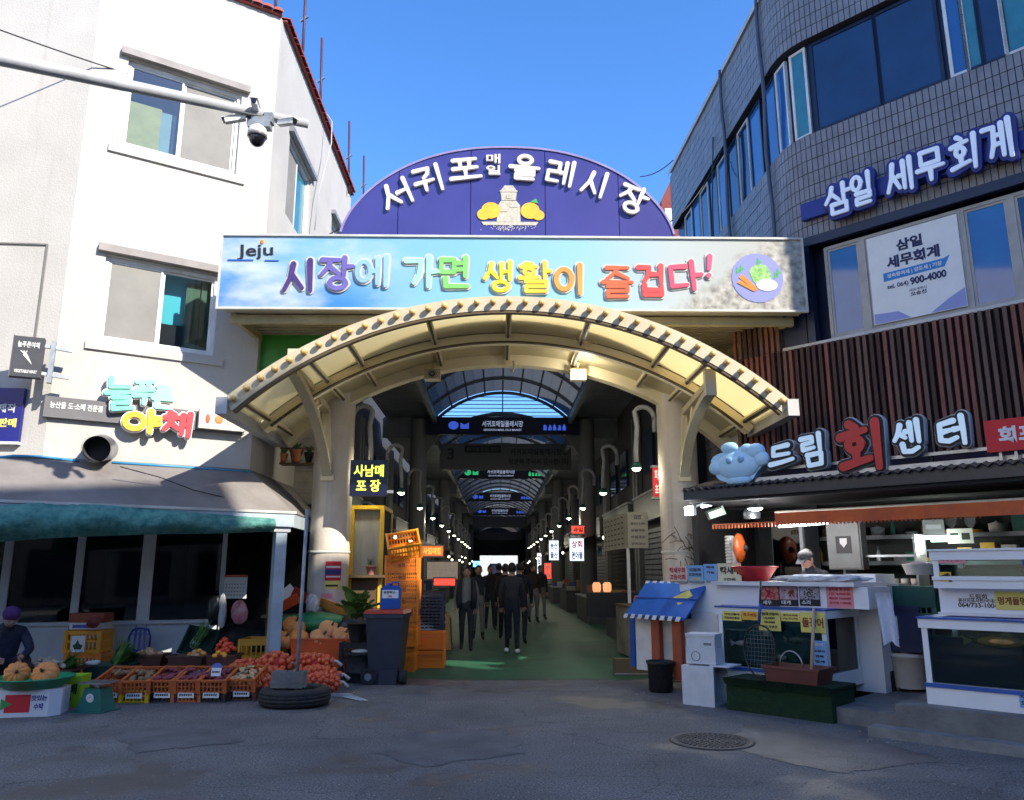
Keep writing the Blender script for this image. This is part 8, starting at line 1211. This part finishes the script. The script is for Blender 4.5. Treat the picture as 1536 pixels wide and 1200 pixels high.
# ================================================================ PEOPLE
def person(label, loc, rz, pose, top, bottom, hair, h=1.68, cap=None, seated=False, extra=None):
    t = T('person', label, 'person', loc, rz); me = bpy.data.meshes.new('body'); J = pose; names = list(J.keys()); idx = {n: i for i, n in enumerate(names)}
    E_ = [('pelvis', 'waist'), ('waist', 'chest'), ('chest', 'neck'), ('neck', 'head'), ('head', 'crown')]
    for s in 'LR': E_ += [('chest', 'sh' + s), ('sh' + s, 'el' + s), ('el' + s, 'wr' + s), ('wr' + s, 'ha' + s), ('pelvis', 'hip' + s), ('hip' + s, 'kn' + s), ('kn' + s, 'an' + s), ('an' + s, 'toe' + s)]
    me.from_pydata([Vector(J[n][:3]) * (h / 1.7) for n in names], [(idx[a], idx[b_]) for a, b_ in E_], []); o = bpy.data.objects.new('tmp', me); TSC.collection.objects.link(o); md = o.modifiers.new('s', 'SKIN'); sb_ = o.modifiers.new('u', 'SUBSURF'); sb_.levels = 1; sb_.render_levels = 1
    for n, v in zip(names, me.skin_vertices[0].data): v.radius = (J[n][3] * h / 1.7, (J[n][4] if len(J[n]) > 4 else J[n][3]) * h / 1.7)
    me.skin_vertices[0].data[0].use_root = True
    dg = tdg(); m2 = bpy.data.meshes.new_from_object(o.evaluated_get(dg)); bpy.data.objects.remove(o); m2.materials.clear()
    for mm in (top, bottom, skin, rubber): m2.materials.append(mm)
    hd_ = Vector(J['neck'][:3]) * (h / 1.7); pts = [(Vector(J[n][:3]) * (h / 1.7), 0) for n in ('waist', 'chest', 'shL', 'shR', 'elL', 'elR', 'wrL', 'wrR')] + [(Vector(J[a][:3]).lerp(Vector(J[b_][:3]), .5) * (h / 1.7), 0) for a, b_ in (('shL', 'elL'), ('shR', 'elR'), ('elL', 'wrL'), ('elR', 'wrR'))] + [(Vector(J[n][:3]) * (h / 1.7), 1) for n in ('pelvis', 'hipL', 'hipR', 'knL', 'knR')] + [(Vector(J[a][:3]).lerp(Vector(J[b_][:3]), .5) * (h / 1.7), 1) for a, b_ in (('hipL', 'knL'), ('hipR', 'knR'), ('knL', 'anL'), ('knR', 'anR'))] + [(Vector(J[n][:3]) * (h / 1.7), 2) for n in ('head', 'crown', 'haL', 'haR')] + [(hd_ + Vector((0, 0, .075)), 2), (hd_ + Vector((0, 0, -.01)), 0), (hd_ + Vector((.07, 0, -.04)), 0), (hd_ + Vector((-.07, 0, -.04)), 0)] + [(Vector(J[n][:3]) * (h / 1.7), 3) for n in ('anL', 'anR', 'toeL', 'toeR')]
    for p in m2.polygons: p.use_smooth = True; p.material_index = min(pts, key=lambda q: (q[0] - p.center).length)[1]
    obj('body', m2, None, t); H = Vector(J['head'][:3]) * (h / 1.7); Cw = Vector(J['crown'][:3]) * (h / 1.7); up = (Cw - H).normalized(); s = h / 1.7; fw = Vector((0, -1, 0)); fw = (fw - up * fw.dot(up)).normalized(); rt = up.cross(fw) * -1; hc = H.lerp(Cw, .35)
    def hp(a, b_, c_): return hc + rt * a * s + fw * b_ * s + up * c_ * s
    f = MB(); f.ball(tuple(hc), (.078 * s, .098 * s, .115 * s), 16, 12); 
    hm = obj('head', f, skin, t); f = MB(); [f.ball(tuple(hp(x, .088, .012)), (.012 * s, .006 * s, .007 * s), 8, 6) for x in (-.032, .032)]; obj('eyes', f, ink, hm); f = MB(); f.tube([hp(0, .092, .02), hp(0, .118, -.022), hp(0, .095, -.03)], [.008 * s, .014 * s, .008 * s], 6); [f.ball(tuple(hp(x * .083, 0, 0)), (.012 * s, .02 * s, .03 * s), 8, 6) for x in (-1, 1)]; obj('nose_and_ears', f, skin, hm); obj('mouth', MB().bar(hp(-.022, .091, -.058), hp(.022, .091, -.058), .008 * s, .008 * s), flat('lip', (.30, .10, .09)), hm); f = MB(); [f.bar(hp(x - .018, .092, .036), hp(x + .018, .092, .038), .006 * s, .007 * s) for x in (-.034, .034)]; obj('brows', f, ink, hm)
    hr = MB(); hr.ball(tuple(hp(0, -.018, .028)), (.088 * s, .10 * s, .112 * s), 16, 10); obj('hair' if hair is not None else 'hat', hr, hair or ink, t)
    if cap:
        cb_ = MB(); cb_.ball(tuple(hp(0, -.006, .055)), (.095 * s, .112 * s, .078 * s), 18, 10); obj('cap', cb_, cap, t); q0 = hp(0, .10, .045); vb = MB(); vb.add([tuple(hp(-.075, .07, .045)), tuple(hp(.075, .07, .045)), tuple(hp(.05, .175, .02)), tuple(hp(-.05, .175, .02)), tuple(hp(-.075, .07, .055)), tuple(hp(.075, .07, .055)), tuple(hp(.05, .175, .028)), tuple(hp(-.05, .175, .028))], [(0, 1, 2, 3), (7, 6, 5, 4), (2, 3, 7, 6)]); obj('visor', vb, cap, t)
    # hands with separate fingers
    for sd_ in 'LR':
        w_, a_ = Vector(J['ha' + sd_][:3]) * s, Vector(J['wr' + sd_][:3]) * s; d = (w_ - a_).normalized(); sidev = d.cross(Vector((0, 1, 0))); sidev = sidev.normalized() if sidev.length > .1 else Vector((1, 0, 0)); cu = d.cross(sidev).normalized(); fb_ = MB()
        for i, (o_, l_) in enumerate(((-.027, .062), (-.009, .072), (.009, .068), (.027, .052))): b0 = w_ + sidev * o_ * s; fb_.tube([b0, b0 + d * l_ * .45 * s + cu * .004, b0 + d * l_ * .8 * s + cu * .018 * s, b0 + d * l_ * .95 * s + cu * .035 * s], [.009 * s, .0085 * s, .008 * s, .006 * s], 6)
        b0 = w_ - d * .04 * s - sidev * .03 * s; fb_.tube([b0, b0 - sidev * .03 * s + d * .03 * s, b0 - sidev * .035 * s + d * .055 * s + cu * .01 * s], [.011 * s, .010 * s, .007 * s], 6); obj('hand', fb_, skin, t)
    return t
def walkpose(st=.18, sw=.12, lean=0):
    return {'pelvis': (0, 0, .93, .135, .10), 'waist': (0, 0, 1.08, .13, .095), 'chest': (0, -.01 - lean * .3, 1.32, .17, .11), 'neck': (0, -.01 - lean, 1.47, .055), 'head': (0, -.02 - lean, 1.57, .068), 'crown': (0, -.02 - lean, 1.68, .06),
            'shL': (.17, -lean * .4, 1.40, .062), 'elL': (.23, sw * .5, 1.13, .05), 'wrL': (.22, -sw * .2, .90, .034), 'haL': (.22, -sw * .4, .82, .03), 'shR': (-.17, -lean * .4, 1.40, .062), 'elR': (-.23, -sw * .3, 1.13, .05), 'wrR': (-.22, -sw, .91, .034), 'haR': (-.22, -sw * 1.2, .83, .03),
            'hipL': (.09, 0, .88, .095), 'knL': (.095, -st * .45, .50, .065), 'anL': (.10, -st * .6, .09, .045), 'toeL': (.11, -st * .6 - .15, .035, .035), 'hipR': (-.09, 0, .88, .095), 'knR': (-.095, st * .1, .50, .065), 'anR': (-.10, st * .8, .12, .045), 'toeR': (-.11, st * .8 - .13, .04, .035)}
hairm = mat('black_hair', (.010, .008, .007), .6); jean = paint('pale_trousers', (.22, .21, .20), .85); cloth2 = paint('grey_shirt', (.22, .22, .22), .85); coat = [jacket, paint('coat_brown', (.03, .02, .015), .9), paint('coat_navy', (.01, .012, .025), .9)]
for k, (x, y, hpx, tp2, bt, rz_, l_) in enumerate(((699, 977, 120, cloth2, jacket, 0, 'person in pale grey top and open dark jacket walking at left of the arcade'), (717, 960, 106, jacket, jean, .1, 'person in dark jacket and pale trousers behind the left walker'), (735, 945, 92, coat[1], jacket, .2, 'person in dark clothes third from the left in the arcade crowd'), (748, 942, 92, coat[2], jacket, 3.0, 'slim person in navy walking away in the middle of the crowd'), (757, 936, 84, jacket, jacket, 0, 'tallest looking distant person in the centre of the crowd'), (768, 980, 128, jacket, coat[2], 3.1, 'large person in black with light shoes right of centre'), (781, 968, 118, coat[2], jacket, 2.9, 'person in dark coat beside the one with light shoes'), (758, 960, 108, coat[1], coat[1], 3.2, 'person in brown black coat between the two biggest figures'), (800, 935, 84, coat[1], jean, .3, 'person at the far right of the arcade crowd'), (811, 930, 78, jacket, jean, .3, 'faint person beside the right stalls far inside'))):
    p = G(x, y); p.z = 0; q_ = p.y; hh = hpx * mp((p.x, p.y, 1)) ; t = person(l_, (p.x, p.y, .004), rz_, walkpose(.18 if k % 2 else .12, .1), tp2, bt, hairm, max(1.55, min(1.85, hh)))
    if k == 0: obj('open_jacket', MB().tube([(.13, -.10, 1.42), (.16, -.11, 1.1), (.15, -.1, .85)], [.05, .06, .05], 8).tube([(-.13, -.10, 1.42), (-.16, -.11, 1.1), (-.15, -.1, .85)], [.05, .06, .05], 8), jacket, t)
    if k == 5:
        for o in t.children:
            pass
        obj('shoes', MB().ball((.11, -.1, .05), (.055, .13, .05), 10, 6).ball((-.11, .08, .05), (.055, .13, .05), 10, 6), white, t)
# fishmonger with cap, head bent down over the counter
c = FR.px(1224, 838, .62); hz_ = c[1]; pz_ = FR.w(c[0], .62, 0); pf = walkpose(.04, .1, .13); pf['head'] = (.0, -.17, 1.55, .065); pf['crown'] = (.0, -.225, 1.655, .058); pf['elL'] = (.25, -.12, 1.15, .055); pf['wrL'] = (.14, -.36, 1.12, .036); pf['haL'] = (.10, -.43, 1.10, .03); pf['elR'] = (-.25, -.12, 1.15, .055); pf['wrR'] = (-.14, -.36, 1.12, .036); pf['haR'] = (-.10, -.43, 1.10, .03)
person('man in a grey flat cap and black jacket looking down behind the counter', (pz_.x, pz_.y, hz_ - 1.60), radians(-60), pf, jacket, jacket, hairm, 1.70, paint('cap_grey', (.09, .09, .095), .9))
# woman seated low at left picture edge, knitted purple hat, glasses
ps2 = {'pelvis': (0, .12, .34, .17, .15), 'waist': (0, .06, .48, .17, .15), 'chest': (0, -.06, .72, .19, .14), 'neck': (0, -.16, .86, .06), 'head': (0, -.23, .93, .07), 'crown': (0, -.31, 1.02, .06), 'shL': (.19, -.08, .78, .07), 'elL': (.26, -.26, .56, .06), 'wrL': (.16, -.46, .50, .042), 'haL': (.11, -.54, .48, .035), 'shR': (-.19, -.08, .78, .07), 'elR': (-.27, -.26, .56, .06), 'wrR': (-.14, -.46, .48, .042), 'haR': (-.08, -.54, .46, .035), 'hipL': (.12, .06, .34, .11), 'knL': (.22, -.32, .46, .08), 'anL': (.18, -.30, .08, .05), 'toeL': (.19, -.45, .04, .04), 'hipR': (-.12, .06, .34, .11), 'knR': (-.22, -.32, .46, .08), 'anR': (-.18, -.30, .08, .05), 'toeR': (-.19, -.45, .04, .04)}
hp_ = atY(18, 925, 11.0); wm = person('woman in purple knit hat and glasses bending over vegetables at the left edge', (hp_.x - .14, 11.15, .0), radians(38), ps2, mat('quilted_navy', (.012, .014, .035), .8, (.025, .03, .06), 9, .7, 22), jacket, mat('knit_purple', (.09, .03, .16), .95, (.06, .02, .11), 30, .8, 60), 1.75)
# glasses and fuller hat
s = 1.75 / 1.7; hc = Vector((0, -.23, .93)).lerp(Vector((0, -.31, 1.02)), .35) * s; up = Vector((0, -.08, .09)).normalized(); fw = (Vector((0, -1, 0)) - up * Vector((0, -1, 0)).dot(up)).normalized(); rt = Vector((1, 0, 0)); hp2 = lambda a, b_, c_: hc + rt * a + fw * b_ + up * c_
b = MB(); [b.tube([hp2(x + .028 * cos(i * pi / 6), .115, .01 + .022 * sin(i * pi / 6)) for i in range(13)], .003, 5) for x in (-.035, .035)]; b.tube([hp2(-.065, .11, .012), hp2(-.085, .0, .012)], .003, 4); b.tube([hp2(.065, .11, .012), hp2(.085, .0, .012)], .003, 4); obj('glasses', b, steel, wm)
b = MB(); b.ball(tuple(hp2(0, -.015, .06)), (.108, .115, .10), 18, 12); obj('hat', b, MATS['knit_purple'], wm)
st2 = T('stool', 'low dark stool under the seated woman', 'stool', (hp_.x - .12, 11.3, 0)); obj('seat', MB().cbox((0, 0, .22), (.36, .32, .05)), black, st2); [obj('leg', MB().box(x - .02, x + .02, y - .02, y + .02, 0, .194), black, st2) for x in (-.14, .14) for y in (-.12, .12)]
